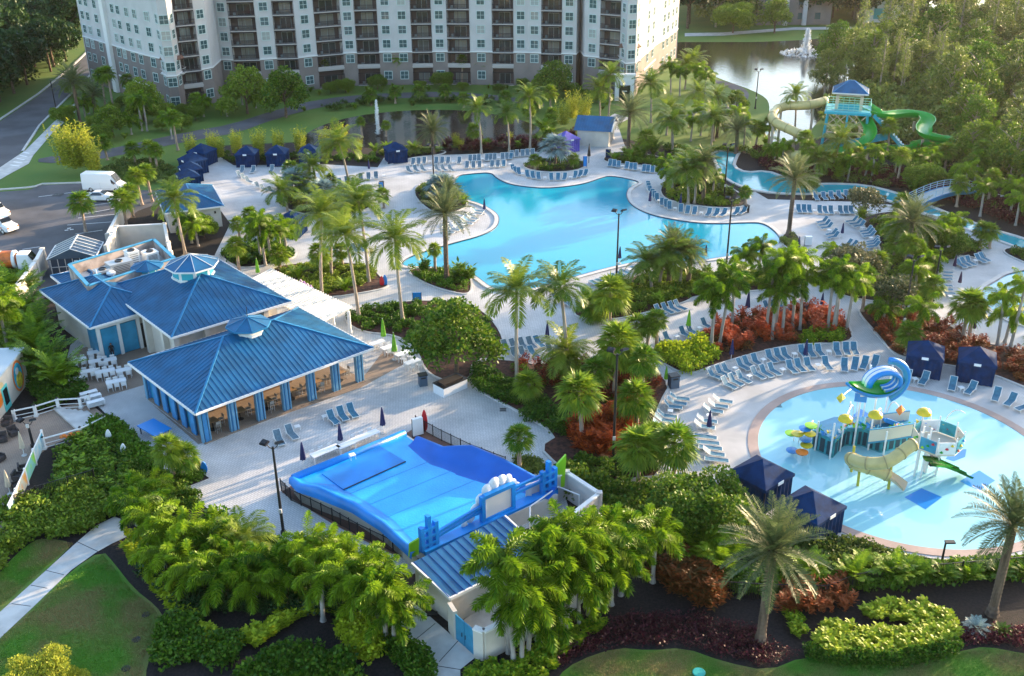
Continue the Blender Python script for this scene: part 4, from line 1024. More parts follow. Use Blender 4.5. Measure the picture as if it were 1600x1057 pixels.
def fence(pts, label, h=1.1, post=1.9, m=M_black, step=.13, heights=None, rails=2):
    P = px(pts); off = Vector((P[0].x, P[0].y, 0)); r = thing('metal_fence', off, 0, label, 'fence'); b = MB(); rl = MB(); posts = []
    for i in range(len(P)-1):
        a, c = P[i]-off, P[i+1]-off; L = (c-a).length; d = (c-a)/L
        rl.bar((a.x, a.y, h), (c.x, c.y, h), .05, .05); rl.bar((a.x, a.y, .12), (c.x, c.y, .12), .04, .04)
        if rails > 2: rl.bar((a.x, a.y, h-.22), (c.x, c.y, h-.22), .04, .04)
        n = max(1, int(round(L/post)))
        for k in range(n): posts.append(a+d*(L*k/n))
        if step:
            k = step
            while k < L: q = a+d*k; b.box((q.x, q.y, h/2+.05), (.032, .032, h-.08)); k += step
    posts.append(P[-1]-off)
    rl.build('rail', m, r)
    if step: b.build('pickets', m, r)
    for p in posts[:100]: q = MB(); q.box((p.x, p.y, h/2+.06), (.08, .08, h+.12)); q.build('post', m, r)
    return r
fence([(440, 768), (455, 783), (520, 815), (560, 838), (600, 857), (645, 880), (655, 895)], 'black metal railing along the left side of the surf machine', 1.15, 1.15)
fence([(650, 668), (690, 690), (735, 712), (790, 733)], 'black metal railing behind the surf machine from the red surfboard', 1.15, 1.15)
fence([(1120, 935), (1200, 940), (1290, 942), (1330, 925), (1380, 915), (1500, 905), (1600, 896), (1700, 885)], 'long black picket fence behind the front planting on the right', 1.5, 2.3)
fence([(20, 802), (60, 785), (110, 770), (150, 758)], 'black picket fence in the dark shrubs at the left', 1.5, 2.3)
fence([(262, 905), (330, 905), (400, 915), (480, 925), (560, 940)], 'black picket fence hidden behind the front palm cluster', 1.5, 2.3)
sheet('brown_fence_strip', px([(440, 770), (455, 760), (470, 768), (560, 815), (640, 860), (650, 880), (600, 862), (520, 820)]), mat('brown_rubber', (.16, .08, .06), .8, var=.15), .055)
sheet('brown_fence_strip', px([(632, 680), (650, 668), (690, 688), (790, 733), (770, 738), (735, 716), (690, 708), (655, 692)]), MATS['brown_rubber'], .055)

# far building at the top right
p = G(1240, 40); r = thing('distant_house', p, 0, 'small distant taupe house with a dark upper window beyond the lake', 'building')
b = MB(); b.box((0, 6, 5), (22, 10, 10)); b.build('wall', M_apt2, r)
for k in range(4):
    for zz in (6.5, 2.5): b = MB(); b.box((-8+k*5, .95, zz), (1.6, .1, 1.8)); b.build('window', M_glass, r)
b = MB(); b.box((3, .5, 4), (1.2, 1.2, 8)); b.box((-2.5, .5, 4), (1.2, 1.2, 8)); b.build('pillar', M_apt, r)
b = MB(); b.add([(-12, 0, 10), (12, 0, 10), (12, 12, 10), (-12, 12, 10), (-7, 6, 13), (7, 6, 13)], [(0, 1, 5, 4), (1, 2, 5), (2, 3, 4, 5), (3, 0, 4)]); b.build('roof', MATS['brown_tile_roof'], r)
p = G(1380, 32); r = thing('distant_hut', p, 0, 'white distant hut with aqua front half hidden by the forest', 'building')
b = MB(); b.box((0, 0, 3), (14, 8, 6)); b.build('wall', M_trim, r); b = MB(); b.box((-2, -4.05, 2.5), (5, .1, 3)); b.build('aqua_front', mat('aqua_paint2', (.1, .4, .42), .5), r); b = MB(); b.box((0, 0, 6.2), (15, 9, .4)); b.build('roof', M_conc, r)

# ---- water slide tower
def slides():
    Z = 9.0; c = G(1328, 152, Z); ox, oy = c.x, c.y
    r = thing('slide_tower', (ox, oy, 0), 0, 'tall aqua slide tower with blue hip roof at the forest edge', 'slide tower'); ang = rad(-18); M = Matrix.Rotation(ang, 4, 'Z')
    b = MB(); b.box((0, 0, 7.0), (7.2, 5.6, .3), ang); b.build('platform', M_teal2, r)
    b = MB(); b.box((0, 0, 6.75), (7.6, 6.0, .35), ang)
    for x, y in ((-3.6, -2.8), (3.6, -2.8), (3.6, 2.8), (-3.6, 2.8)):
        pass
    b.build('platform_fascia', mat('bright_teal', (.01, .36, .46), .4), r)
    hb = MB()
    for i, (x0, y0, x1, y1) in enumerate(((-3.6, -2.8, 3.6, -2.8), (3.6, -2.8, 3.6, 2.8), (-3.6, 2.8, 3.6, 2.8), (-3.6, -2.8, -3.6, 2.8))):
        a, d = M @ Vector((x0, y0, 7.2)), M @ Vector((x1, y1, 7.2))
        for z in (.25, .65, 1.1): hb.bar(a+Vector((0, 0, z)), d+Vector((0, 0, z)), .07, .07)
        for k in range(9): q = a.lerp(d, k/8); hb.box((q.x, q.y, 7.75), (.06, .06, 1.1), ang)
    hb.build('railing', mat('mint_rail', (.25, .6, .5), .5), r)
    cb = MB()
    for x, y in ((-2, -1.6), (2, -1.6), (2, 1.6), (-2, 1.6)): q = M @ Vector((x, y, 0)); cb.box((q.x, q.y, 8.5), (.5, .5, 2.8), ang)
    q = M @ Vector((0, 0, 9.7)); cb.box(q, (4.5, 3.7, .4), ang); cb.build('cabin_post', M_cream2, r)
    cb = MB(); q = M @ Vector((0, -1.65, 7.7)); cb.box(q, (3.4, .1, 1.0), ang); cb.build('cabin_panel', MATS['bright_teal'], r)
    C = [M @ Vector(v_)+Vector((ox, oy, 0)) for v_ in ((-2.9, -2.5, 0), (2.9, -2.5, 0), (2.9, 2.5, 0), (-2.9, 2.5, 0))]
    hip(C, 10.1, 34, r, Vector((ox, oy, 0)), trim=M_roofl)
    lg = MB()
    for x in (-3.2, 0, 3.2):
        for y in (-2.4, 2.4): a = M @ Vector((x*1.15, y*1.2, 0)); d = M @ Vector((x, y, 6.8)); lg.bar(a, d, .32)
    lg.build('leg', MATS['bright_teal'], r)
    br = MB()
    for y in (-2.4, 2.4):
        for x0, x1 in ((-3.3, 0), (0, 3.3)):
            for z0, z1 in ((.4, 3.4), (3.4, 6.6)): br.bar(M @ Vector((x0, y, z0)), M @ Vector((x1, y, z1)), .16); br.bar(M @ Vector((x0, y, z1)), M @ Vector((x1, y, z0)), .16)
        br.bar(M @ Vector((-3.5, y, 3.4)), M @ Vector((3.5, y, 3.4)), .2)
    br.build('cross_brace', M_cream2, r)
    sb = MB()
    for k in range(14):
        q = M @ Vector((4.5+k*.42, -1.2, 6.7-k*.42)); sb.box(q, (.5, 2.0, .1), ang)
    sb.bar(M @ Vector((4.2, -2.2, 6.6)), M @ Vector((10.4, -2.2, .6)), .12, .5); sb.bar(M @ Vector((4.2, -.2, 6.6)), M @ Vector((10.4, -.2, .6)), .12, .5)
    sb.bar(M @ Vector((-3, -3.3, .8)), M @ Vector((7, -3.3, 3.6)), .12, 1.2)
    sb.build('stair', MATS['bright_teal'], r)
    # open flumes (half pipe) and closed tan tube
    def flume(pts, rr, name, m, label, closed=False, sup=M_cream2):
        P = [G(x, y, z) for x, y, z in pts]
        for _ in range(2):
            q = [P[0]]
            for i in range(len(P)-1): q += [P[i]*.75+P[i+1]*.25, P[i]*.25+P[i+1]*.75]
            P = q+[P[-1]]
        off = Vector((P[-1].x, P[-1].y, 0)); t = thing('water_slide', off, 0, label, 'water slide', 'water slides around the tower'); P = [p-off for p in P]
        b = MB()
        if closed:
            b.tube(P, rr, 12); 
        else:
            n = len(P); K = 8
            for s_, rr_ in ((0, rr), (1, rr+.07)):
                vs = []
                for i, p in enumerate(P):
                    d = (P[min(i+1, n-1)]-P[max(i-1, 0)]); d.normalize(); x = Vector((d.y, -d.x, 0)).normalized()
                    for k in range(K+1): a = PI+PI*k/K; vs.append(p+x*math.cos(a)*rr_+Vector((0, 0, math.sin(a)*rr_*.85+rr*.4)))
                b.add(vs, [(i*(K+1)+k, i*(K+1)+k+1, (i+1)*(K+1)+k+1, (i+1)*(K+1)+k) for i in range(n-1) for k in range(K)])
            vs = []
            for i, p in enumerate(P):
                d = (P[min(i+1, n-1)]-P[max(i-1, 0)]); d.normalize(); x = Vector((d.y, -d.x, 0)).normalized()
                for sg in (-1, 1): vs += [p+x*sg*(rr-.02)+Vector((0, 0, rr*.4)), p+x*sg*(rr+.1)+Vector((0, 0, rr*.4+.03))]
            b.add(vs, [(i*4+k, i*4+k+1, i*4+k+5, i*4+k+4) for i in range(n-1) for k in (0, 2)])
        b.build('flume', m, t, smooth=True)
        if closed:
            for i in range(2, len(P)-1, 3): b = MB(); d = (P[i+1]-P[i-1]).normalized()*.06; b.tube([P[i]-d, P[i]+d], rr+.06, 12); b.build('joint_ring', mat('tan_joint', (.34, .27, .12), .5), t)
        for i in range(4, len(P)-2, 6):
            if P[i].z > 1.3: b = MB(); b.box((P[i].x, P[i].y, (P[i].z-rr)/2), (.35, .35, P[i].z-rr)); b.build('support_post', sup, t)
        return t
    flume([(1290, 158, 7.3), (1260, 166, 7), (1222, 165, 6.6), (1204, 180, 6.2), (1212, 193, 5.6), (1240, 205, 4.8), (1262, 217, 4.0), (1268, 232, 3.2), (1250, 245, 2.5), (1225, 240, 1.9), (1222, 250, 1.3), (1250, 262, .6), (1262, 272, .3)], .78, 'tan_slide', M_tan, 'closed tan tube slide spiralling down left of the tower', True)
    flume([(1348, 165, 7.2), (1365, 176, 6.8), (1385, 182, 6.4), (1415, 178, 6.0), (1440, 180, 5.6), (1452, 190, 5.2), (1442, 200, 4.8), (1445, 212, 4.2), (1470, 218, 3.7), (1486, 220, 3.4), (1470, 226, 3.1), (1440, 224, 2.6), (1420, 234, 1.8), (1390, 232, 1.0), (1372, 240, .4)], 1.2, 'green', M_kgreen, 'open bright green slide swinging wide right of the tower')
    flume([(1338, 168, 6.8), (1352, 188, 5.8), (1362, 210, 4.4), (1350, 225, 3.2), (1330, 232, 2.4), (1305, 240, 1.6), (1280, 258, .7), (1268, 268, .3)], 1.0, 'green', M_kgreen, 'open green slide dropping behind the palms below the tower')
M_teal2 = mat('aqua_deck_board', (.08, .48, .55), .5)
slides()
# ---- bridge
def bridge():
    a = G(1430, 312, 1.0); c = G(1520, 297, 1.0); off = Vector((a.x, a.y, 0)); r = thing('footbridge', off, 0, 'blue arched footbridge with pale railings over the lazy river', 'bridge')
    a = a-off; c = c-off; c = a+(c-a)*1.15; d = (c-a).normalized(); n = Vector((-d.y, d.x, 0)); b = MB(); gds = {-1: MB(), 1: MB()}; rls = {-1: MB(), 1: MB()}; N = 10
    z = lambda t: .5+1.1*math.sin(PI*t)
    for i in range(N):
        p0 = a.lerp(c, i/N); p1 = a.lerp(c, (i+1)/N); p0.z = z(i/N); p1.z = z((i+1)/N); b.bar(p0, p1, 2.4, .15)
        for s in (-1, 1):
            gd = gds[s]; rl = rls[s]; gd.bar(p0+n*s*1.25-Vector((0, 0, .15)), p1+n*s*1.25-Vector((0, 0, .15)), .14, .6)
            for zz in (.5, .8, 1.15): rl.bar(p0+n*s*1.25+Vector((0, 0, zz)), p1+n*s*1.25+Vector((0, 0, zz)), .06, .06)
            rl.box((p0.x+n.x*s*1.25, p0.y+n.y*s*1.25, p0.z+.6), (.08, .08, 1.2))
    b.build('deck_boards', M_conc, r)
    for s in (-1, 1): gds[s].build('girder', mat('bridge_blue', (.03, .22, .46), .5), r); rls[s].build('railing', mat('pale_blue_rail', (.35, .5, .58), .5), r)
bridge()
# ================================================================ FURNITURE AND OBJECTS
def make_lounger(m, back=52, legs=True):
    t = thing('sun_lounger', (0, 0, 0)); W = .33; b = MB()
    ca, sa = math.cos(rad(back)), math.sin(rad(back)); bl = .82; hy = -.28
    for s in (-1, 1):
        b.tube([(s*W, hy, .33), (s*W, .55, .33), (s*W, .95, .27)], .026, 6); b.tube([(s*W, hy, .33), (s*W, hy-bl*ca, .33+bl*sa)], .026, 6)
        b.tube([(s*W, hy, .31), (s*W, -.75, .31)], .022, 6)
    b.tube([(-W, .95, .27), (W, .95, .27)], .024, 6); b.tube([(-W, hy-bl*ca, .33+bl*sa), (W, hy-bl*ca, .33+bl*sa)], .024, 6); b.tube([(-W, -.75, .31), (W, -.75, .31)], .022, 6); b.tube([(-W, -.6, .31), (-W*.9, hy-bl*ca*.6, .33+bl*sa*.6)], .014, 5)
    b.build('frame', M_white, t)
    for s in (-1, 1):
        for y in (-.62, .72): q = MB(); q.tube([(s*W, y, .32), (s*W, y*1.05, 0)], .024, 6); q.build('leg', M_white, t)
    q = MB(); vs = []
    for i in range(7):
        f = i/6; y = hy+(.95-hy)*f; z = .33-.03*math.sin(PI*f)-(.05*f*f); vs += [(-W+.02, y, z), (W-.02, y, z), (W-.02, y, z-.02), (-W+.02, y, z-.02)]
    q.add(vs, [(i*4, i*4+1, i*4+5, i*4+4) for i in range(6)]+[(i*4+3, i*4+7, i*4+6, i*4+2) for i in range(6)]); q.build('seat_sling', m, t)
    q = MB(); vs = []
    for i in range(5):
        f = i/4; y = hy-bl*ca*f-.02*math.sin(PI*f)*-1; z = .33+bl*sa*f-.02*math.sin(PI*f); vs += [(-W+.02, y, z), (W-.02, y, z), (W-.02, y-.018, z-.01), (-W+.02, y-.018, z-.01)]
    q.add(vs, [(i*4, i*4+4, i*4+5, i*4+1) for i in range(4)]+[(i*4+3, i*4+2, i*4+6, i*4+7) for i in range(4)]); q.build('back_sling', m, t)
    return t
LP = [make_lounger(M_sling, 52), make_lounger(M_sling2, 52), make_lounger(M_sling, 38), make_lounger(M_sling, 2)]
used = [False]*4
def place(proto_i, p, rz, sc=1.0):
    if not used[proto_i]: used[proto_i] = True; o = LP[proto_i]; KIDS[o.name] = list(o.children)
    else: o = copy_tree(LP[proto_i])
    o.location = p; o.rotation_euler = (0, 0, rz); o.scale = (sc, sc, sc)
    return o
for k, q in enumerate(LP): KIDS[q.name] = list(q.children)
def face(p, tgt): return math.atan2(tgt.y-p.y, tgt.x-p.x)-PI/2
def make_table():
    t = thing('side_table', (0, 0, 0)); b = MB(); b.box((0, 0, .4), (.5, .5, .05)); b.build('table_top', M_plastic, t)
    for x in (-.21, .21):
        for y in (-.21, .21): q = MB(); q.box((x, y, .19), (.05, .05, .38)); q.build('leg', M_plastic, t)
    return t
TP = make_table(); KIDS[TP.name] = list(TP.children); tp_used = [False]
def table(p, rz, zone):
    if tp_used[0]: o = copy_tree(TP)
    else: o = TP; tp_used[0] = True
    o.location = p; o.rotation_euler = (0, 0, rz); reg(o, 'square white side table', zone, 'side table'); return o
def row(pts, n, tgt, zone, kind=0, desc='blue sling lounger', tables=4, jit=.06, z=.035, turn=0):
    """n loungers along a picture path; feet towards tgt (picture point) or a world angle in degrees"""
    P = px(pts); seg = [(P[i+1]-P[i]).length for i in range(len(P)-1)]; T_ = sum(seg)
    for k in range(n):
        s = T_*k/max(1, n-1); i = 0
        while i < len(seg)-1 and s > seg[i]: s -= seg[i]; i += 1
        p = P[i].lerp(P[i+1], s/seg[i]); p.z = z
        a = rad(tgt)-PI/2 if isinstance(tgt, (int, float)) else face(p, G(*tgt))
        if tables and k % tables == tables-1 and n > 3:
            table(p, a, zone); continue
        kk = kind if (n < 5 or R.random() > .12) else (2 if kind != 2 else 0); o = place(kk, p+Vector((R.uniform(-jit, jit), R.uniform(-jit, jit), 0)), a+R.uniform(-.07, .07)+rad(turn)); reg(o, desc, zone, 'sun lounger')
SC = (1412, 712)
row([(1116, 592), (1150, 580), (1200, 565), (1250, 557), (1335, 552)], 19, SC, 'in the back row above the splash pool')
row([(1138, 606), (1170, 593), (1215, 584), (1262, 577), (1292, 575)], 13, SC, 'in the front row above the splash pool')
row([(1318, 578), (1343, 575), (1366, 573)], 4, (1330, 640), 'behind the wave shaped splash feature', tables=0)
row([(1062, 628), (1052, 640), (1043, 655), (1036, 668), (1033, 686)], 9, -12, 'against the orange shrubs', kind=2)
row([(1128, 632), (1115, 645), (1105, 658), (1100, 672)], 6, -14, 'left of the splash pool', kind=2)
row([(1104, 688), (1108, 700), (1114, 712), (1120, 724)], 5, -10, 'with lowered back left of the splash pool', kind=3, tables=0)
row([(1046, 724), (1054, 736), (1062, 748)], 3, -14, 'under the fan palm by the splash pool', kind=2, tables=0)
row([(1416, 596), (1443, 599)], 2, (1405, 640), 'in front of the left navy cabana by the splash pool', tables=0); table(G(1429, 597, .03), .2, 'between the cabana loungers by the splash pool')
row([(1487, 608), (1516, 614)], 2, (1480, 650), 'in front of the right navy cabana by the splash pool', tables=0); table(G(1501, 611, .03), .2, 'between the cabana loungers by the splash pool')
row([(1556, 624), (1577, 632), (1598, 641)], 3, (1540, 660), 'at the right edge by the splash pool', tables=0)
row([(1032, 492), (1046, 488), (1062, 484)], 4, -50, 'below the hedge south of the main pool', tables=0)
row([(1032, 540), (1052, 533), (1085, 521), (1104, 513)], 7, -58, 'behind the green shrubs near the lime parasol', tables=3)
row([(928, 446), (950, 439), (978, 428), (1000, 421)], 10, 118, 'along the south shore of the main pool', kind=3)
row([(1012, 295), (1018, 306), (1030, 318), (1048, 328), (1075, 334), (1108, 338), (1135, 338), (1160, 335)], 22, (1045, 400), 'around the eastern bed of the main pool')
row([(802, 268), (815, 275), (838, 280), (864, 282), (890, 281), (914, 275)], 15, (862, 330), 'around the silver palm island bed')
row([(953, 260), (980, 264), (1010, 269), (1048, 273)], 15, -100, 'in the row below the kiosk garden')
row([(645, 258), (668, 256), (700, 256), (718, 256)], 9, -95, 'right of the lone navy cabana', kind=1)
row([(735, 253), (765, 251), (798, 249)], 11, -92, 'in the long row under the red hedge', kind=1)
row([(730, 263), (765, 262), (797, 260)], 8, -92, 'in the second row above the main pool', kind=1)
row([(800, 246), (832, 243)], 5, -92, 'beside the silver palm north of the pool', kind=1, tables=0)
row([(640, 270), (660, 268), (690, 268), (705, 268)], 7, -60, 'on the pale deck northwest of the pool', kind=1)
row([(700, 366), (722, 357), (738, 345), (746, 333)], 10, -20, 'on the rounded peninsula west of the pool', kind=1)
row([(1248, 332), (1290, 334), (1338, 334)], 12, -95, 'in the row below the lazy river')
row([(1284, 350), (1290, 358), (1297, 366), (1302, 374)], 6, -160, 'left of the parasol in the crescent terrace')
row([(1330, 349), (1343, 357), (1355, 367), (1362, 378), (1364, 389)], 11, -165, 'right of the parasol along the crescent bed')
row([(1322, 386), (1330, 388)], 2, -160, 'standing alone above the magnolia', tables=0)
row([(1476, 430), (1474, 445), (1477, 458), (1484, 468)], 8, -5, 'along the crescent bed by the right pool', kind=2, desc='pale blue lounger')
row([(1500, 418), (1520, 413), (1538, 408)], 6, -70, 'above the parasols by the right pool', kind=2, desc='pale blue lounger')
row([(376, 278), (395, 290), (415, 300), (440, 305)], 8, -40, 'on the west deck below the cabanas', kind=1)
row([(378, 270), (396, 270)], 2, -90, 'in front of the second navy cabana', kind=1, tables=0)
row([(425, 269), (443, 269)], 2, -90, 'in front of the third navy cabana', kind=1, tables=0)
row([(476, 266), (496, 266)], 2, -90, 'in front of the fourth navy cabana', kind=1, tables=0)
row([(520, 292), (560, 283), (600, 278)], 8, -80, 'on the open west deck near the palms', kind=1)
row([(505, 400), (540, 396), (575, 392)], 8, -60, 'between the tall palms west of the pool', kind=1)
row([(792, 548), (815, 545), (842, 541)], 5, -60, 'on the deck behind the leafy tree', kind=1, tables=0)
row([(805, 560), (840, 556), (875, 553)], 6, -60, 'on the deck above the dark mulch bed', kind=1)
row([(1228, 500), (1248, 497), (1268, 494)], 4, -60, 'behind the red shrubs below the magnolia', tables=0)
row([(1200, 486), (1222, 484)], 3, -60, 'in the shade of the foxtail palms', tables=0)
row([(1275, 313), (1323, 309)], 5, -90, 'on the strip above the lazy river', tables=0)
row([(870, 470), (885, 478)], 3, -60, 'by the coconut palm south of the pool', kind=1, tables=0)
row([(521, 660), (536, 655), (551, 650)], 3, -58, 'between the bar pavilion and the surf machine', tables=0)
row([(437, 692), (457, 684)], 2, -58, 'in front of the bar pavilion near the lamp post', kind=1, tables=0)
table(G(465, 672, .03), .5, 'by the two grey loungers at the pavilion'); table(G(508, 656, .03), .5, 'left of the three loungers at the pavilion'); table(G(551, 717, 1.65), .5, 'standing on the blue surf basin edge')

# ---- parasols
def make_parasol(m, h=2.7, name='closed_parasol'):
    t = thing(name, (0, 0, 0)); b = MB(); b.tube([(0, 0, 0), (0, 0, h)], .03, 8); b.build('pole', M_white, t)
    b = MB(); n = 12; prof = [(.30, .85), (.26, 1.2), (.20, 1.7), (.12, 2.3), (.03, h-.02)]; vs = []
    for r_, z in prof:
        for k in range(n): a = 2*PI*k/n; rr = r_*(1 if k % 2 else .62); vs.append((rr*math.cos(a), rr*math.sin(a), z*h/2.7))
    b.add(vs, [(i*n+k, i*n+(k+1) % n, (i+1)*n+(k+1) % n, (i+1)*n+k) for i in range(len(prof)-1) for k in range(n)]); b.build('folded_canopy', m, t)
    b = MB(); b.lathe((0, 0, 0), [(.28, 0), (.28, .06), (.06, .09)], 12); b.build('base', M_conc, t); return t
PP = {'navy': make_parasol(mat('navy_parasol', (.008, .015, .09), .7)), 'lime': make_parasol(M_green), 'cream': make_parasol(mat('cream_parasol', (.5, .42, .32), .8)), 'plum': make_parasol(mat('plum_parasol', (.05, .02, .06), .8))}
pu = set()
for k in PP: KIDS[PP[k].name] = list(PP[k].children)
def parasol(kind, x, y, top, zone):
    p = G(x, y, .03); h = hgt(p, top); o = PP[kind] if kind not in pu else copy_tree(PP[kind]); pu.add(kind)
    o.location = p; s = max(.8, min(1.5, h/2.7)); o.scale = (s*.95, s*.95, s); reg(o, 'closed %s parasol' % {'navy': 'navy blue', 'lime': 'lime green', 'cream': 'cream', 'plum': 'dark plum'}[kind], zone, 'parasol')
for x, y, t, zn in ((475, 731, 690, 'above the surf machine edge'), (533, 700, 661, 'above the surf machine edge'), (599, 677, 636, 'above the surf machine edge'), (1107, 678, 641, 'between the loungers left of the splash pool'),
                    (1142, 564, 531, 'in the lounger rows above the splash pool'), (1257, 565, 531, 'in the lounger rows above the splash pool'), (1167, 492, 455, 'on the path beside the foxtail palms'), (855, 540, 503, 'on the deck behind the wave bed'),
                    (757, 335, 310, 'on the rounded peninsula'), (1015, 322, 298, 'on the east shore of the main pool'), (1063, 325, 302, 'against the eastern bed'), (1102, 407, 382, 'on the south shore of the main pool'), (1247, 393, 378, 'at the lone palm bed'),
                    (1315, 372, 348, 'in the crescent terrace'), (577, 270, 255, 'on the west deck'), (968, 412, 385, 'beside the lamp post on the south shore'), (1283, 484, 465, 'below the magnolia')):
    parasol('navy', x, y, t, zn)
for x, y, t, zn in ((1075, 520, 484, 'on the deck below the main pool'), (600, 538, 498, 'over the white tables right of the bar pavilion'), (617, 562, 520, 'over the white tables right of the bar pavilion'), (404, 436, 404, 'at the top end of the pergola'), (1040, 602, 578, 'behind the dark bin')):
    parasol('lime', x, y, t, zn)
for x, y, t, zn in ((1520, 522, 494, 'by the right pool'), (1490, 424, 402, 'beside the right pool'), (1498, 450, 426, 'beside the right pool'), (1500, 405, 388, 'beside the right pool')):
    parasol('plum', x, y, t, zn)
for x, y, t, zn in ((38, 712, 675, 'on the left terrace'), (16, 772, 735, 'on the left terrace')): parasol('cream', x, y, t, zn)

# ---- cabanas
def make_cabana():
    t = thing('cabana', (0, 0, 0)); s = 1.6; h = 2.2
    for x, y in ((-s, -s), (s, -s), (s, s), (-s, s)):
        b = MB(); b.box((x*.98, y*.98, h/2), (.09, .09, h)); b.build('post', M_dark, t)
    b = MB()
    for (x0, y0, x1, y1, f) in ((-s, s, s, s, 1), (-s, -s, -s, s, 1), (s, -s, s, s, 1), (-s, -s, s, -s, 0)):
        n = int(12*math.hypot(x1-x0, y1-y0)/3.2)+2; vs = []
        dx, dy = x1-x0, y1-y0; L = math.hypot(dx, dy); nx, ny = -dy/L, dx/L
        for k in range(n+1):
            o_ = .05*(1 if k % 2 else -1)
            for z in (.04, h): vs.append((x0+dx*k/n+nx*o_, y0+dy*k/n+ny*o_, z))
        b.add(vs, [(k*2, k*2+2, k*2+3, k*2+1) for k in range(n)])
    b.build('curtain', M_navy, t)
    b = MB(); e = s+.12; b.add([(-e, -e, h-.22), (e, -e, h-.22), (e, e, h-.22), (-e, e, h-.22), (-e, -e, h+.02), (e, -e, h+.02), (e, e, h+.02), (-e, e, h+.02), (-.25, -.25, h+1.0), (.25, -.25, h+1.0), (.25, .25, h+1.0), (-.25, .25, h+1.0), (0, 0, h+1.18)],
          [(0, 1, 5, 4), (1, 2, 6, 5), (2, 3, 7, 6), (3, 0, 4, 7), (4, 5, 9, 8), (5, 6, 10, 9), (6, 7, 11, 10), (7, 4, 8, 11), (8, 9, 12), (9, 10, 12), (10, 11, 12), (11, 8, 12)]); b.build('canopy', M_navy, t)
    b = MB(); b.box((0, -e-.03, h-.04), (.62, .04, .26)); b.build('number_sign', M_plastic, t)
    b = MB(); b.box((0, .4, .25), (2.2, .9, .4)); b.box((0, .85, .6), (2.2, .2, .5)); b.build('sofa', mat('dark_wicker', (.03, .03, .035), .8), t); return t
CP = make_cabana(); KIDS[CP.name] = list(CP.children); cu = [0]
def cabana(x, y, rz, sc, zone, label):
    o = CP if not cu[0] else copy_tree(CP); cu[0] = 1; o.location = G(x, y, .03); o.rotation_euler = (0, 0, rad(rz)); o.scale = (sc, sc, sc); tag(o, label, 'cabana', 'navy canvas cabanas')
for x, y, rz, sc, lb in ((318, 256, -20, 1.05, 'navy cabana at the top of the left cluster'), (304, 270, -45, 1.05, 'navy cabana second from the top of the left cluster'), (300, 282, -60, .95, 'navy cabana third from the top of the left cluster'), (296, 294, -60, .95, 'navy cabana lowest in the left cluster'),
                     (388, 258, 0, 1, 'navy cabana just right of the left cluster, facing the west deck'), (435, 257, 0, 1, 'navy cabana in the middle of the row above the west deck'), (485, 255, 3, 1, 'navy cabana at the right end of the west deck row'),
                     (619, 252, 20, 1, 'navy cabana standing alone left of the bare palm'), (1441, 580, -22, 1.02, 'left one of two navy cabanas behind the splash pool'), (1521, 590, -22, 1.02, 'right one of two navy cabanas behind the splash pool'),
                     (1185, 778, 40, 1.1, 'navy cabana behind the round tree at the bottom of the splash pool'), (1262, 830, 40, 1.1, 'front navy cabana at the lower left rim of the splash pool'), (457, 366, -10, 1, 'navy cabana half hidden by palms beside the west planting')):
    cabana(x, y, rz, sc, '', lb)
o = copy_tree(CP); o.location = G(884, 236, .03); o.rotation_euler = (0, 0, .6); tag(o, 'purple peaked tent behind the silver palm north of the pool', 'tent')
for c_ in o.children:
    if c_.name.startswith(('curtain', 'canopy')):
        c_.data = c_.data.copy(); c_.data.materials[0] = mat('violet_canvas', (.09, .07, .40), .6, var=.2)

# ---- lamp posts
def lamp(x, y, top, zone, heads=2, bent=0, z0=.03):
    p = G(x, y, z0); h = hgt(p, top)-.5; t = thing('lamp_post', p, 0); b = MB(); b.tube([(0, 0, 0), (0, 0, h*.5), (0, 0, h)], [.13, .11, .085], 10); b.lathe((0, 0, 0), [(.22, 0), (.22, .25), (.14, .3)], 10); b.build('pole', M_black, t)
    b = MB()
    for s in (-1, 1): b.tube([(0, 0, h-.2), (s*.25, 0, h-.05), (s*.45, 0, h+.25)], .04, 6)
    b.build('arm', M_black, t)
    for s in (-1, 1):
        M = Matrix.Translation((s*.55, -.1, h+.42)) @ Matrix.Rotation(s*.5, 4, 'Z') @ Matrix.Rotation(-.5 if s > 0 else .3, 4, 'X'); b = MB(); b.box((0, 0, 0), (.6, .5, .16)); b.box((0, 0, .1), (.45, .36, .06)); b.xf(M); f = b.build('floodlight', M_dark, t)
        b = MB(); b.box((0, 0, -.09), (.5, .4, .02)); b.xf(M); b.build('lens', M_glass, f)
    b = MB(); b.box((0, -.16, 2.2), (.25, .12, .35)); b.build('junction_box', M_kerb, t)
    reg(t, 'tall black floodlight post', zone, 'lamp post')
lamp(443, 834, 690, 'left of the surf machine'); lamp(958, 718, 545, 'standing in the red shrubs'); lamp(963, 438, 328, 'on the south shore of the main pool'); lamp(1134, 424, 308, 'at the east end of the main pool'); lamp(1408, 528, 400, 'in the red bed at the right')
lamp(1131, 312, 225, 'in the eastern planting bed'); lamp(679, 310, 226, 'in the grey shrub bed northwest of the pool'); lamp(1457, 466, 385, 'in the crescent bed by the right pool'); lamp(1180, 170, 108, 'on the grass by the lake'); lamp(52, 698, 655, 'on the left terrace with square base')
def pole(x, y, top, label, cat='pole', r=.06, m=None):
    p = G(x, y); h = hgt(p, top); t = thing('street_lamp', p, 0, label, cat); b = MB(); b.tube([(0, 0, 0), (0, 0, h)], [r*1.3, r], 8); b.build('pole', m or M_black, t); b = MB(); b.box((.25, -.1, h), (.7, .35, .12)); b.build('lamp_head', m or M_black, t)
pole(87, 168, 125, 'slim black street lamp between road and pavement', 'street lamp', .09); pole(1470, 885, 846, 'short black bollard light behind the hedge by the splash pool', 'bollard', .07); pole(670, 960, 958, 'short path light by the concrete path', 'bollard', .05)

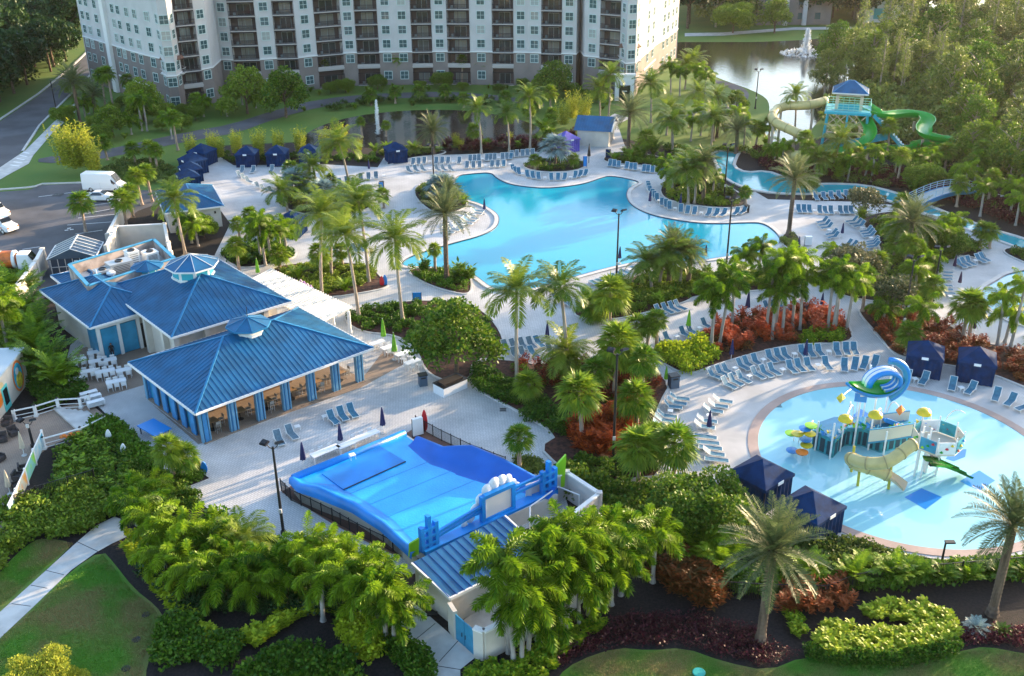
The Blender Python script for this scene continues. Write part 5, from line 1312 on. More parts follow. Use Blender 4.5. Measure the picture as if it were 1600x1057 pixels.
# ---- tables and chairs
def dining(x, y, n, rz, zone, L=1.8, W=.8, m=M_plastic, z=.05, sides=(1, -1)):
    p = G(x, y, z); t = thing('dining_table', p, rad(rz)); b = MB(); b.box((0, 0, .74), (L, W, .06)); b.build('table_top', m, t)
    for sx in (-1, 1):
        for sy in (-1, 1): b = MB(); b.box((sx*(L/2-.08), sy*(W/2-.08), .355), (.07, .07, .71)); b.build('leg', m, t)
    reg(t, 'long white dining table', zone, 'table')
    for k in range(n):
        for s in sides:
            px_ = (-L/2+L*(k+.5)/n); q = Vector((px_, s*(W/2+.12), 0)); q.rotate(Matrix.Rotation(rad(rz), 3, 'Z')); c = chair(p+q, rad(rz)+(0 if s > 0 else PI)); reg(c, 'white plastic dining chair', zone, 'chair')
CHP = None
def chair(p, rz):
    global CHP
    if CHP is None:
        t = thing('dining_chair', (0, 0, 0)); b = MB(); b.box((0, 0, .45), (.46, .44, .05)); b.build('seat', M_plastic, t)
        b = MB(); b.box((0, .22, .73), (.46, .05, .3)); b.box((-.2, .21, .53), (.04, .04, .16)); b.box((.2, .21, .53), (.04, .04, .16)); b.build('backrest', M_plastic, t)
        for x in (-.2, .2):
            for y in (-.19, .19): b = MB(); b.box((x, y, .212), (.04, .04, .424)); b.build('leg', M_plastic, t)
        CHP = t; KIDS[t.name] = list(t.children); o = t
    else: o = copy_tree(CHP)
    o.location = p; o.rotation_euler = (0, 0, rz); return o
for x, y, n in ((152, 574, 2), (166, 590, 3), (183, 606, 3), (150, 560, 2), (172, 572, 2), (195, 588, 2), (140, 590, 2), (125, 572, 2)): dining(x, y, n, 25, 'on the dining terrace', L=1.5+.4*(n > 2))
dining(509, 716, 3, 41, 'at the upper left surf machine edge', L=2.7, sides=(1,)); dining(572, 692, 3, 41, 'behind the middle of the surf machine', L=2.7, sides=(1,)); dining(541, 706, 1, 41, 'between the two long tables at the surf machine', L=1.6, sides=())
for x, y, n in ((608, 552, 2), (630, 562, 2), (645, 575, 2), (590, 545, 1)): dining(x, y, n, 38, 'near the lime parasols', L=1.7)
for k, (x, y) in enumerate(((146, 628), (151, 636), (140, 622), (120, 600))):
    p = G(x, y, .05); t = thing('stacked_lounge_chair', p, .6); b = MB()
    for j in range(4): b.box((0, 0, .25+j*.13), (1.6, .6, .05)); b.box((-.7, 0, .14), (.05, .5, .28)); b.box((.7, 0, .14), (.05, .5, .28))
    b.build('slats', M_plastic, t); reg(t, 'low stack of white slatted seats', 'at the terrace corner', 'seat')
for k, (x, y) in enumerate(((12, 665), (5, 690), (22, 680), (0, 720), (30, 750), (38, 738), (25, 765))):
    p = G(x, y, .03); t = thing('terrace_armchair', p, .4*k); b = MB(); b.box((0, 0, .25), (.8, .75, .35)); b.build('seat', mat('brown_wicker', (.05, .04, .04), .8, var=.3, vscale=8), t); b = MB(); b.box((0, .36, .55), (.8, .14, .6)); b.build('backrest', MATS['brown_wicker'], t); b = MB(); b.box((-.36, 0, .48), (.12, .6, .2)); b.box((.36, 0, .48), (.12, .6, .2)); b.build('armrests', MATS['brown_wicker'], t); reg(t, 'dark wicker armchair', 'on the left terrace', 'armchair')
# bins, signs, towel stands
def bin_(x, y, label, m=M_dark, s=(.8, .7, 1.15)):
    p = G(x, y, .03); t = thing('litter_bin', p, .3, label, 'bin'); b = MB(); b.box((0, 0, s[2]/2), s); b.build('bin_body', m, t); b = MB(); b.box((0, 0, s[2]+.04), (s[0]+.1, s[1]+.1, .08)); b.build('lid', M_dark, t); b = MB(); b.box((0, -s[1]/2-.01, s[2]*.8), (s[0]*.6, .03, .16)); b.build('slot', M_black, t)
bin_(661, 602, 'dark bin beside the white planter box', mat('slate_bin', (.06, .10, .15), .5)); bin_(1052, 605, 'slate blue bin beside the lime parasol', MATS['slate_bin'], (.9, .8, 1.3)); bin_(1166, 332, 'small dark bin at the east end of the loungers', M_dark, (.6, .6, 1.0)); bin_(597, 296, 'dark bin beside the small blue sign', M_dark, (.6, .6, 1.2))
def sign(x, y, h, wd, m, label, name='sign_board', rz=0, z=.03, thick=.08):
    p = G(x, y, z); t = thing(name, p, rz, label, 'sign'); b = MB(); b.box((0, 0, h*.55), (wd, thick, h*.9)); b.build('board', m, t); b = MB(); b.box((-wd/2, 0, h/2), (.06, .1, h)); b.box((wd/2, 0, h/2), (.06, .1, h)); b.build('frame', M_dark, t)
sign(652, 471, 1.1, 1.0, M_kblue, 'blue square notice board in front of the tree bed', rz=.1); sign(596, 298, 1.3, .7, M_kblue, 'small blue sign on the deck beside a dark bin'); sign(914, 262, 1.9, .6, M_kblue, 'blue towel box beside a closed black canopy north of the pool'); sign(950, 248, 1.6, .8, M_navy, 'blue notice stand at the kiosk garden')
sign(653, 682, 1.9, 1.0, M_plastic, 'white A-frame board beside the red surfboard', rz=.5, thick=.3); sign(1262, 384, 1.3, .9, M_plastic, 'white lifeguard cooler box on the deck right of the lone palm', 'cooler_box', thick=.5); sign(884, 232, 1.2, 1.0, M_kblue, 'blue crate under the purple tent', thick=.6)
def board(x, y, top, m, label):
    p = G(x, y, .03); h = hgt(p, top); b = MB(); n = 14; vs = []
    for s_ in (-.06, .06):
        for k in range(n): a = 2*PI*k/n; vs.append((.28*math.cos(a)*(1-.25*math.sin(a)), s_, h/2+h/2*math.sin(a)))
    b.add(vs, [tuple(range(n-1, -1, -1)), tuple(range(n, 2*n))]+[(k, (k+1) % n, n+(k+1) % n, n+k) for k in range(n)])
    o = b.build('surfboard', m); o.location = p; tag(o, label, 'surfboard')
board(664, 674, 641, M_red, 'red surfboard standing upright at the railing of the surf machine'); board(172, 693, 672, M_plastic, 'white surfboard standing left in the hedge beside the deck'); board(195, 713, 694, M_plastic, 'white surfboard standing right in the hedge beside the deck')
board(310, 736, 713, mat('gold_board', (.55, .35, .03), .4), 'golden surfboard at the small palm bed'); board(320, 740, 722, M_kblue, 'blue surfboard at the small palm bed'); board(602, 446, 430, M_kblue, 'small blue surfboard at the tip of the pergola bed'); board(597, 447, 432, M_red, 'small red surfboard at the tip of the pergola bed')
for k in range(4):
    board(471+k*5.2, 452+k*2.8, 437+k*3, mat('lilac_board', (.45, .25, .6), .4) if k % 2 else mat('pink_board', (.7, .5, .6), .4), ['leftmost lilac and pink board', 'second lilac and pink board', 'third lilac and pink board', 'rightmost lilac and pink board'][k]+' beside the pergola')
# white planter and cage near the tree
p = G(704, 610, .03); t = thing('planter_box', p, .75, 'white cornered planter box with dark top below the leafy tree', 'planter'); b = MB(); b.box((0, 0, .5), (3.0, 1.6, 1.0)); b.build('box', M_plastic, t); b = MB(); b.box((0, 0, 1.04), (3.1, 1.7, .08)); b.build('dark_top', M_dark, t); b = MB(); b.box((0, 0, 1.15), (2.4, 1.0, .14)); b.build('plant_fill', M_mulch, t)
# cyan ping-pong like canopy table on deck
p = G(243, 680, .05); t = thing('game_table', p, rad(-40), 'flat bright blue games table beside the bar pavilion', 'table'); b = MB(); b.box((0, 0, .8), (2.9, 1.75, .08)); b.build('table_top', M_kblue, t)
for x in (-1.2, 1.2):
    for y in (-.7, .7): b = MB(); b.box((x, y, .38), (.08, .08, .76)); b.build('leg', M_dark, t)
b = MB()
for k in range(2): q = G(218, 722, .05); 
for k in range(3): b.box((q.x+k*.05, q.y-k*.45, .1), (.9, .3, .1), .5)
tag(b.build('green_steps', mat('turquoise_mat', (.02, .35, .3), .5)), 'turquoise stepping mats in the hedge left of the deck', 'mat')
p = G(883, 228); 
# closed black canopy pole
p = G(920, 255, .03); t = thing('cantilever_parasol', p, 0, 'folded black cantilever parasol beside the blue towel box', 'parasol'); b = MB(); b.tube([(0, 0, 0), (0, 0, 3.3)], .06, 8); b.build('pole', M_dark, t); b = MB(); b.lathe((0, 0, 1.2), [(.3, 0), (.2, 1), (.02, 2)], 8); b.build('folded_canopy', M_black, t)

# ---- splash play structure
def play():
    r = thing('splash_play_structure', G(1370, 700), 0, 'colourful splash play structure with wave bucket, tan tube slide and flower sprays', 'play structure'); off = Vector(r.location)
    P = lambda x, y, z: G(x, y, z)-off
    teal = mat('sea_green_panel', (.03, .28, .33), .4, var=.3, vscale=1.2); pale = mat('shell_panel', (.62, .56, .46), .5)
    # teal walkway walls
    way = [(1268, 700), (1300, 716), (1318, 697), (1345, 697), (1375, 708), (1405, 700), (1432, 690)]
    for i in range(len(way)-1):
        a, c = P(*way[i], 0), P(*way[i+1], 0); b = MB(); b.bar((a.x, a.y, .9), (c.x, c.y, .9), .14, 1.8); w_ = b.build('teal_wall', teal, r)
        b = MB(); u = (c-a).normalized(); n = Vector((u.y, -u.x, 0))
        for k in range(3): q = a.lerp(c, (k+.5)/3)+n*.08; b.box((q.x, q.y, .85), ((c-a).length/3-.25, .05, 1.3), math.atan2(u.y, u.x))
        b.build('dark_mesh', mat('dark_mesh', (.015, .05, .07), .5), w_)
        b = MB(); b.bar((a.x, a.y, 1.83), (c.x, c.y, 1.83), .2, .08); b.build('wall_cap', M_teal, w_)
    b = MB(); fl = [P(x, y, 0) for x, y in way]+[P(x, y, 0) for x, y in ((1450, 672), (1400, 672), (1345, 676), (1300, 676), (1278, 684))]; b.prism([(q.x, q.y) for q in fl], 1.5, 1.62); b.build('deck', M_teal, r)
    # beige bridge panels
    for (a, c) in (((1358, 682), (1390, 678)), ((1390, 678), (1425, 672)), ((1352, 662), (1386, 656)), ((1386, 656), (1420, 652))):
        q0, q1 = P(*a, 1.9), P(*c, 1.9); b = MB(); b.bar(q0, q1, .1, 1.2); b.build('bridge_panel', pale, r)
        b = MB(); b.bar(q0+Vector((0, 0, .64)), q1+Vector((0, 0, .64)), .12, .08); b.build('bridge_rail', M_teal, r); b = MB(); b.bar(q0+Vector((0, 0, -.64)), q1+Vector((0, 0, -.64)), .16, .16); b.build('bridge_beam', M_teal, r)
    # white poles
    for x, y, h in ((1273, 705, 3.0), (1296, 718, 3.6), (1312, 706, 3.2), (1333, 700, 6.6), (1356, 704, 6.6), (1345, 672, 6.6), (1378, 672, 7.0), (1380, 712, 2.4), (1395, 700, 2.4), (1320, 690, 4), (1428, 745, 4.3), (1438, 748, 4.3), (1432, 735, 4.3), (1443, 738, 4.3), (1466, 735, 0.1)):
        q = P(x, y, 0); b = MB(); b.tube([q, q+Vector((0, 0, h))], .085, 8); b.build('white_pole', M_white, r)
    # platform at right on the pole tower
    c = P(1452, 705, 3.0) ; ctr = P(1455, 738, 0); ctr.z = 0
    b = MB(); b.lathe((ctr.x, ctr.y, 2.7), [(0, 0), (2.0, 0), (2.0, .16), (0, .16)], 8, PI/8); b.build('tower_platform', pale, r)
    for k in range(8):
        a = 2*PI*k/8; q = ctr+Vector((math.cos(a)*1.85, math.sin(a)*1.85, 3.45)); b = MB(); b.box(q, (.08, 1.35, 1.1), a); b.build('tower_panel', [pale, teal, M_white, teal, pale, M_teal, M_white, teal][k], r)
        for j in range(3):
            b = MB(); q2 = ctr+Vector((math.cos(a)*1.92, math.sin(a)*1.92, 3.1+.3*j))+Vector((-math.sin(a), math.cos(a), 0))*(.4*(j-1)); b.lathe(tuple(q2), [(0, -.12), (.16, 0), (0, .16)], 6); b.build('sea_ornament', [M_lime, M_kgreen, M_red, M_yellow, M_kblue][(k+j) % 5], r)
        q = ctr+Vector((math.cos(a+PI/8)*1.95, math.sin(a+PI/8)*1.95, 0)); b = MB(); b.tube([q+Vector((0, 0, 2.8)), q+Vector((0, 0, 4.4))], .06, 6); b.build('rail_post', M_white, r)
    for a in (.3, 1.9, 3.4, 5.0): q = ctr+Vector((math.cos(a)*.55, math.sin(a)*.55, 0)); b = MB(); b.tube([q, q+Vector((0, 0, 2.8))], .1, 8); b.build('tower_leg', M_white, r)
    b = MB(); b.box((ctr.x, ctr.y, 1.2), (.8, .8, .8)); b.build('control_box', M_dark, r)
    # ornaments along the walls
    cols = [M_lime, M_kgreen, M_kblue, M_yellow, M_teal, M_white, M_kgreen, M_orange]
    for i in range(len(way)-1):
        for k in range(5):
            q = P(*way[i], 0).lerp(P(*way[i+1], 0), (k+.5)/5); hh = 2.0+R.uniform(-.2, .5); s = R.uniform(.16, .34)
            b = MB(); 
            for j in range(5): a = 2*PI*j/5; b.add([(q.x, q.y, hh), (q.x+s*math.cos(a), q.y+.12, hh+s*math.sin(a)), (q.x+1.5*s*math.cos(a+.3), q.y, hh+1.5*s*math.sin(a+.3)), (q.x+s*math.cos(a+.7), q.y-.12, hh+s*math.sin(a+.7))], [(0, 1, 2, 3), (3, 2, 1, 0)])
            b.build('leaf_ornament', cols[(i*3+k) % 8], r)
    # tan tube slide
    T_ = [(1429, 694, 4.4), (1418, 700, 4.2), (1404, 712, 3.8), (1388, 722, 3.4), (1370, 725, 3.1), (1350, 724, 2.9), (1334, 718, 2.7), (1327, 716, 2.4), (1336, 726, 2.0), (1352, 730, 1.75), (1372, 736, 1.5), (1390, 744, 1.2)]
    Q = [P(*t) for t in T_]
    q = [Q[0]]
    for i in range(len(Q)-1): q += [Q[i]*.75+Q[i+1]*.25, Q[i]*.25+Q[i+1]*.75]
    Q = q+[Q[-1]]; b = MB(); b.tube(Q, .52, 14); tb = b.build('tube_slide', M_tan, r, smooth=True)
    for i in range(1, len(Q)-1, 3): b = MB(); d = (Q[i+1]-Q[i-1]).normalized()*.05; b.tube([Q[i]-d, Q[i]+d], .57, 14); b.build('joint_ring', mat('tan_joint', (.34, .27, .12), .5), tb)
    E = [Q[-1], P(1402, 752, .8), P(1414, 762, .45)]; b = MB(); n = 3; K = 8; vs = []
    for rr in (.52, .6):
        for i, p_ in enumerate(E):
            d = (E[min(i+1, 2)]-E[max(i-1, 0)]).normalized(); x = Vector((d.y, -d.x, 0)).normalized()
            for k in range(K+1): a = PI+PI*k/K; vs.append(p_+x*math.cos(a)*rr+Vector((0, 0, math.sin(a)*rr*.8+.2)))
    b.add(vs, [(o_+i*9+k, o_+i*9+k+1, o_+(i+1)*9+k+1, o_+(i+1)*9+k) for o_ in (0, 27) for i in range(2) for k in range(K)]); b.build('slide_chute', mat('pale_tan_fibreglass', (.60, .46, .30), .4), r, smooth=True)
    for x, y in ((1340, 760), (1388, 765), (1330, 738)): q0 = P(x, y, 0); b = MB(); b.tube([q0, q0+Vector((.15, .6, 2.2))], .12, 8); b.build('slide_leg', mat('olive_yellow_pole', (.45, .42, .04), .4), r)
    # green slide with two lanes
    for k in (-.42, .42):
        E = [P(1452, 722, 2.6), P(1470, 724, 1.9), P(1488, 731, 1.0), P(1510, 741, .35)]; d = (E[-1]-E[0]).normalized(); sd_ = Vector((d.y, -d.x, 0)).normalized(); E = [e+sd_*k for e in E]; b = MB(); vs = []
        for p_ in E:
            for kk in range(K+1): a = PI+PI*kk/K; vs.append(p_+sd_*math.cos(a)*.4+Vector((0, 0, math.sin(a)*.3+.15)))
        b.add(vs, [(i*9+j, i*9+j+1, (i+1)*9+j+1, (i+1)*9+j) for i in range(3) for j in range(K)]+[(i*9+j+1, i*9+j, (i+1)*9+j, (i+1)*9+j+1) for i in range(3) for j in range(K)]); b.build('green_slide_lane', M_kgreen, r, smooth=True)
    # blue slide behind
    b = MB(); a, c_ = P(1380, 655, 2.2), P(1415, 668, 1.2); b.bar(a, c_, 1.0, .15); b.bar(a+Vector((0, .5, .2)), c_+Vector((0, .5, .2)), .1, .4); b.bar(a-Vector((0, .5, -.2)), c_-Vector((0, .5, -.2)), .1, .4); b.build('blue_slide', M_kblue, r)
    # sprays : mushrooms, flowers, kites
    def arch(x, y, x2, y2, h, m, kind):
        q0 = P(x, y, 0); q1 = P(x2, y2, h); up = Vector((q0.x, q0.y, h*1.05)); b = MB(); pts = []
        for k in range(9): t = k/8; pts.append(q0*(1-t)**2+up*2*t*(1-t)+q1*t*t)
        b.tube(pts, .055, 6); b.build('spray_pipe', M_white, r)
        b = MB()
        if kind == 'dome': b.lathe(tuple(q1), [(.62, -.1), (.55, .15), (.3, .35), (0, .42)], 14)
        elif kind == 'kite': b.lathe(tuple(q1), [(0, -.55), (.42, 0), (0, .5)], 4)
        elif kind == 'bowl': b.lathe(tuple(q1), [(.1, -.25), (.5, 0), (.55, .1), (.3, .12), (0, .14)], 12)
        if kind != 'none': b.build({'dome': 'mushroom_cap', 'kite': 'kite_bucket', 'bowl': 'flower_bowl'}[kind], m, r)
    for a in ((1337, 655, 1314, 622, 4.6, M_yellow, 'kite'), (1330, 668, 1321, 655, 3.9, M_yellow, 'dome'), (1372, 690, 1368, 649, 4.6, M_yellow, 'dome'), (1378, 680, 1407, 641, 4.8, M_orange, 'kite'), (1448, 700, 1444, 645, 4.8, M_yellow, 'dome'), (1463, 705, 1508, 646, 5.0, M_white, 'none'),
              (1240, 690, 1236, 678, 1.7, M_lime, 'bowl'), (1248, 692, 1246, 679, 1.9, M_yellow, 'bowl'), (1259, 690, 1258, 671, 2.3, M_kblue, 'bowl'), (1268, 684, 1267, 666, 2.6, M_lime, 'bowl'), (1266, 694, 1265, 679, 2.0, M_yellow, 'bowl'), (1260, 700, 1259, 688, 1.4, M_kblue, 'bowl'), (1261, 708, 1260, 697, 1.1, M_yellow, 'bowl'), (1254, 716, 1253, 708, .9, M_orange, 'bowl'), (1239, 710, 1238, 705, .5, M_kblue, 'bowl')): arch(*a)
    b = MB(); q0 = P(1345, 622, 5.2); b.box(q0, (.06, 1.0, .8), 1.3); b.build('blue_flag', M_kblue, r)
    # tipping wave bucket
    c = P(1368, 606, 6.9); ax = Vector((1, .12, 0)).normalized(); ay = Vector((-ax.y, ax.x, 0)); b = MB(); NS = 14; K = 10
    def hull(sc, z0): 
        vs = []
        for i in range(NS+1):
            t = i/NS*2-1; w_ = (1-abs(t)**2.2)*1.25*sc+.02; x = t*2.7*sc
            for k in range(K+1):
                a = PI*k/K; vs.append(c+ax*x+ay*(-math.cos(a)*w_)+Vector((0, 0, -math.sin(a)*.75*sc*(1-t*t*.75)+z0+.45*(t*t)+(.25*abs(t)**3))))
        return vs
    for sc, z0, m_, nm in ((1.0, 0, M_kblue, 'bucket_hull'), (.9, .08, M_kgreen, 'bucket_lining')):
        b = MB(); b.add(hull(sc, z0), [(i*(K+1)+k, i*(K+1)+k+1, (i+1)*(K+1)+k+1, (i+1)*(K+1)+k) for i in range(NS) for k in range(K)]); b.build(nm, m_, r, smooth=True)
    for j, (r0, dy, m_) in enumerate(((1.55, -.5, M_kblue), (1.62, -.25, M_white), (1.5, 0, M_kblue), (1.6, .25, M_white), (1.5, .5, M_kblue))):
        b = MB(); pts = []
        for k in range(19):
            a = PI*1.05-k/18*PI*1.55; rr = r0*(1-.35*k/18); pts.append(c+ax*(.9+rr*math.cos(a)-.2)+ay*dy+Vector((0, 0, .35+rr*.75*math.sin(a)+.2)))
        b.tube(pts, [.27-.007*k for k in range(19)], 8); b.build('wave_curl', m_, r, smooth=True)
    for rr, m_ in ((2.05, M_kblue), (1.85, M_teal)):
        b = MB(); pts = []
        for k in range(16): a = -1.2+k/15*2.7; pts.append(c+ax*(.7+rr*math.cos(a))+ay*.0+Vector((0, 0, .6+rr*.95*math.sin(a))))
        b.tube(pts, .24, 8); b.build('outer_fin', m_, r, smooth=True)
    b = MB(); b.bar(c+ax*-1.2+Vector((0, 0, -.7)), c+ax*1.2+Vector((0, 0, -.7)), .12, .12); b.build('bucket_axle', M_white, r)
play()

# ---- vehicles
def wheels(t, xs, W, rr=.34):
    for x in xs:
        for s in (-1, 1):
            b = MB(); prof = [(rr, -.11), (rr, .11)]; b.lathe((0, 0, 0), [(0, -.11), (rr*.9, -.11), (rr, -.07), (rr, .07), (rr*.9, .11), (0, .11)], 18); b.xf(Matrix.Translation((x, s*W/2, rr)) @ Matrix.Rotation(PI/2, 4, 'X')); w_ = b.build('wheel', M_black, t)
            b = MB(); b.lathe((0, 0, 0), [(0, -.125), (rr*.5, -.125), (rr*.55, -.11), (rr*.55, .11), (rr*.5, .125), (0, .125)], 12); b.xf(Matrix.Translation((x, s*W/2, rr)) @ Matrix.Rotation(PI/2, 4, 'X')); b.build('rim', M_conc, w_)
def loft(b, secs):
    """secs: list of (x, [(y,z)...]) closed half-rings mirrored"""
    n = len(secs[0][1]); vs = []
    for x, ring in secs: vs += [(x, y, z) for y, z in ring]
    b.add(vs, [(i*n+k, i*n+(k+1) % n, (i+1)*n+(k+1) % n, (i+1)*n+k) for i in range(len(secs)-1) for k in range(n)]+[tuple(range(n-1, -1, -1)), tuple((len(secs)-1)*n+k for k in range(n))])
def ring(w, z0, zb, zt, wt):
    return [(-w*.9, z0), (-w, z0+.12), (-w, zb), (-wt, zt-.08), (-wt*.9, zt), (wt*.9, zt), (wt, zt-.08), (w, zb), (w, z0+.12), (w*.9, z0)]
def van(x, y, rz, label, L=6.2, H=2.75):
    t = thing('parked_van', G(x, y, .01), rad(rz), label, 'van'); W = 1.0; b = MB()
    S_ = [(-L/2, ring(W*.97, .35, 1.5, H-.08, W*.86)), (-L/2+.12, ring(W, .3, 1.5, H, W*.9)), (L*.16, ring(W, .3, 1.5, H, W*.9)), (L*.22, ring(W, .3, 1.45, H-.12, W*.86)), (L*.345, ring(W, .3, 1.3, 1.55, W*.84)), (L*.40, ring(W, .3, 1.2, 1.32, W*.8)), (L*.48, ring(W*.96, .3, 1.0, 1.12, W*.74)), (L/2, ring(W*.85, .4, .85, .98, W*.66))]
    loft(b, S_); b.build('body', M_plastic, t)
    for s in (-1, 1):
        g = MB(); yy = s*(W*.985); g.add([(L*.14, yy, 1.45), (L*.33, yy*.995, 1.42), (L*.24, s*W*.93, 2.05), (L*.14, s*W*.94, 2.05)], [(0, 1, 2, 3), (3, 2, 1, 0)]); g.build('side_window', M_glassb, t)
        g = MB(); g.box((L*.30, s*(W+.16), 1.55), (.12, .25, .3)); g.build('mirror', M_dark, t)
        g = MB(); g.box((L/2-.16, s*.68, .92), (.28, .3, .16)); g.build('headlight', M_glass, t)
        g = MB(); g.box((-L/2-.0, s*.85, 1.2), (.05, .14, .5)); g.build('tail_light', M_red, t)
        g = MB(); g.box((-L*.05, s*(W+.005), .9), (.025, .02, 1.3)); g.box((-L*.05, s*(W+.005), .62), (L*.5, .02, .05)); g.build('door_seam', M_kerb, t)
    g = MB(); a = L*.222; g.add([(L*.235, -W*.78, H-.2), (L*.235, W*.78, H-.2), (L*.345, W*.8, 1.59), (L*.345, -W*.8, 1.59)], [(0, 1, 2, 3), (3, 2, 1, 0)]); g.xf(Matrix.Translation((.04, 0, .03))); g.build('windscreen', M_glassb, t)
    g = MB(); g.box((L/2-.02, 0, .45), (.16, 1.7, .25)); g.build('bumper', M_dark, t); wheels(t, (-L*.30, L*.32), 1.8, .38); return t
def car(x, y, rz, label, m=M_plastic, L=4.7, name='parked_car'):
    t = thing(name, G(x, y, .01), rad(rz), label, 'car'); W = .9; b = MB()
    S_ = [(-L/2, ring(W*.85, .4, .8, .95, W*.75)), (-L/2+.25, ring(W, .25, .85, 1.02, W*.85)), (-L*.33, ring(W, .22, .88, 1.08, W*.85)), (-L*.18, ring(W, .2, .9, 1.42, W*.66)), (L*.05, ring(W, .2, .9, 1.46, W*.66)), (L*.2, ring(W, .2, .9, 1.08, W*.8)), (L*.4, ring(W, .22, .8, .92, W*.8)), (L/2, ring(W*.82, .35, .6, .72, W*.7))]
    loft(b, S_); b.build('body', m, t)
    for s in (-1, 1):
        g = MB(); g.add([(-L*.30, s*W*.97, .95), (L*.17, s*W*.97, .95), (L*.05, s*W*.72, 1.40), (-L*.17, s*W*.72, 1.37)], [(0, 1, 2, 3), (3, 2, 1, 0)]); g.xf(Matrix.Translation((0, s*.015, .02))); g.build('side_window', M_glassb, t)
        g = MB(); g.box((L/2-.12, s*.62, .66), (.3, .32, .12)); g.build('headlight', M_glass, t); g = MB(); g.box((-L/2+.02, s*.62, .82), (.1, .35, .12)); g.build('tail_light', M_red, t); g = MB(); g.box((L*.14, s*(W+.08), .98), (.12, .16, .1)); g.build('mirror', m, t)
    g = MB(); g.add([(L*.06, -W*.62, 1.45), (L*.06, W*.62, 1.45), (L*.195, W*.72, 1.10), (L*.195, -W*.72, 1.10)], [(0, 1, 2, 3), (3, 2, 1, 0)]); g.xf(Matrix.Translation((.03, 0, .02))); g.build('windscreen', M_glassb, t)
    g = MB(); g.add([(-L*.19, -W*.62, 1.42), (-L*.19, W*.62, 1.42), (-L*.32, W*.72, 1.1), (-L*.32, -W*.72, 1.1)], [(0, 1, 2, 3), (3, 2, 1, 0)]); g.xf(Matrix.Translation((-.03, 0, .02))); g.build('rear_window', M_glassb, t)
    wheels(t, (-L*.31, L*.31), 1.64, .32); return t
van(166, 298, -6, 'white high roofed van parked at the far side of the car park', 6.6, 2.9); car(158, 313, -2, 'white saloon car parked in front of the white van')
def truck(x, y, rz, label, boxed):
    t = thing('parked_truck', G(x, y, .01), rad(rz), label, 'truck'); b = MB(); W = 1.0
    loft(b, [(.6, ring(W, .4, 1.3, 2.1, .8)), (1.6, ring(W, .4, 1.3, 2.15, .8)), (2.1, ring(W, .4, 1.25, 1.5, .84)), (3.0, ring(W, .4, 1.1, 1.22, .85)), (3.25, ring(W*.9, .5, .9, 1.05, .75))]); b.build('cab', M_plastic, t)
    b = MB(); b.add([(1.66, -.75, 2.05), (1.66, .75, 2.05), (2.12, .8, 1.54), (2.12, -.8, 1.54)], [(0, 1, 2, 3), (3, 2, 1, 0)]); b.xf(Matrix.Translation((.05, 0, .03))); b.build('windscreen', M_glassb, t)
    for s in (-1, 1):
        b = MB(); b.add([(.8, s*1.01, 1.35), (2.0, s*1.01, 1.35), (1.6, s*.85, 2.0), (.8, s*.85, 2.0)], [(0, 1, 2, 3), (3, 2, 1, 0)]); b.build('side_window', M_glassb, t); b = MB(); b.box((3.15, s*.75, .95), (.2, .3, .18)); b.build('headlight', M_orange, t)
    b = MB()
    if boxed: b.box((-1.5, 0, 1.9), (4.0, 2.2, 2.6))
    else: b.box((-1.2, 0, .75), (3.4, 2.0, .3)); b.box((-1.2, -.97, 1.15), (3.4, .08, .6)); b.box((-1.2, .97, 1.15), (3.4, .08, .6)); b.box((-2.9, 0, 1.15), (.08, 1.86, .6))
    b.build('cargo_box' if boxed else 'pickup_bed', M_plastic, t); b = MB(); b.box((0, 1.02, 1.0), (1.2, .02, .14)); b.box((1.6, -1.02, .95), (1.2, .02, .14)); b.build('red_stripe', M_red, t); wheels(t, (-2.0, 2.2), 1.8, .42)
truck(-12, 338, -32, 'white box truck at the left edge of the car park, farther one', True); truck(-2, 360, -28, 'white pickup with red stripe at the left edge, nearer one', False)
def tanker():
    t = thing('tanker_truck', G(14, 428, .01), rad(8), 'orange cylindrical tanker truck with white cab at the left edge', 'truck')
    b = MB(); pts = [(-3.0, 0, 1.9), (-2.7, 0, 1.9), (1.0, 0, 1.9), (1.3, 0, 1.9)]; b.tube([Vector(p) for p in pts], [.75, 1.1, 1.1, .75], 20); b.build('tank', mat('worn_orange_paint', (.55, .13, .02), .45, var=.35, vscale=1.2), t, smooth=False)
    b = MB(); b.tube([(-.6, 0, 1.9), (-.4, 0, 1.9)], 1.13, 20); b.tube([(.95, 0, 1.9), (1.28, 0, 1.9)], 1.14, 20); b.build('white_band', M_plastic, t)
    b = MB(); b.lathe((-1.4, 0, 2.9), [(.3, 0), (.3, .25), (0, .3)], 12); b.tube([(-2.4, .3, 3.0), (-2.2, .3, 3.4), (-1.6, .3, 3.3)], .12, 8); b.build('hatch', M_black, t)
    b = MB(); loft(b, [(1.6, ring(1.05, .6, 1.6, 2.7, .9)), (2.9, ring(1.05, .6, 1.6, 2.7, .9)), (3.4, ring(1.05, .6, 1.5, 1.8, .9)), (4.0, ring(.95, .6, 1.2, 1.4, .8))]); b.build('cab', M_plastic, t)
    b = MB(); b.add([(2.95, -.85, 2.6), (2.95, .85, 2.6), (3.42, .88, 1.84), (3.42, -.88, 1.84)], [(0, 1, 2, 3), (3, 2, 1, 0)]); b.xf(Matrix.Translation((.05, 0, .03))); b.build('windscreen', M_glassb, t)
    b = MB(); b.box((-.2, 0, .75), (6.4, .9, .25)); b.build('chassis', M_black, t); wheels(t, (-2.2, -1.1, 3.0), 2.0, .5)
tanker()
p = G(61, 412, .01); t = thing('traffic_cone', p, 0, 'small red cone on the asphalt right of the tanker truck', 'cone'); b = MB(); b.lathe((0, 0, 0), [(.25, .03), (.18, .05), (.04, .8), (0, .8)], 12); b.build('cone_body', M_red, t); b = MB(); b.box((0, 0, .02), (.5, .5, .04)); b.build('base', M_dark, t)

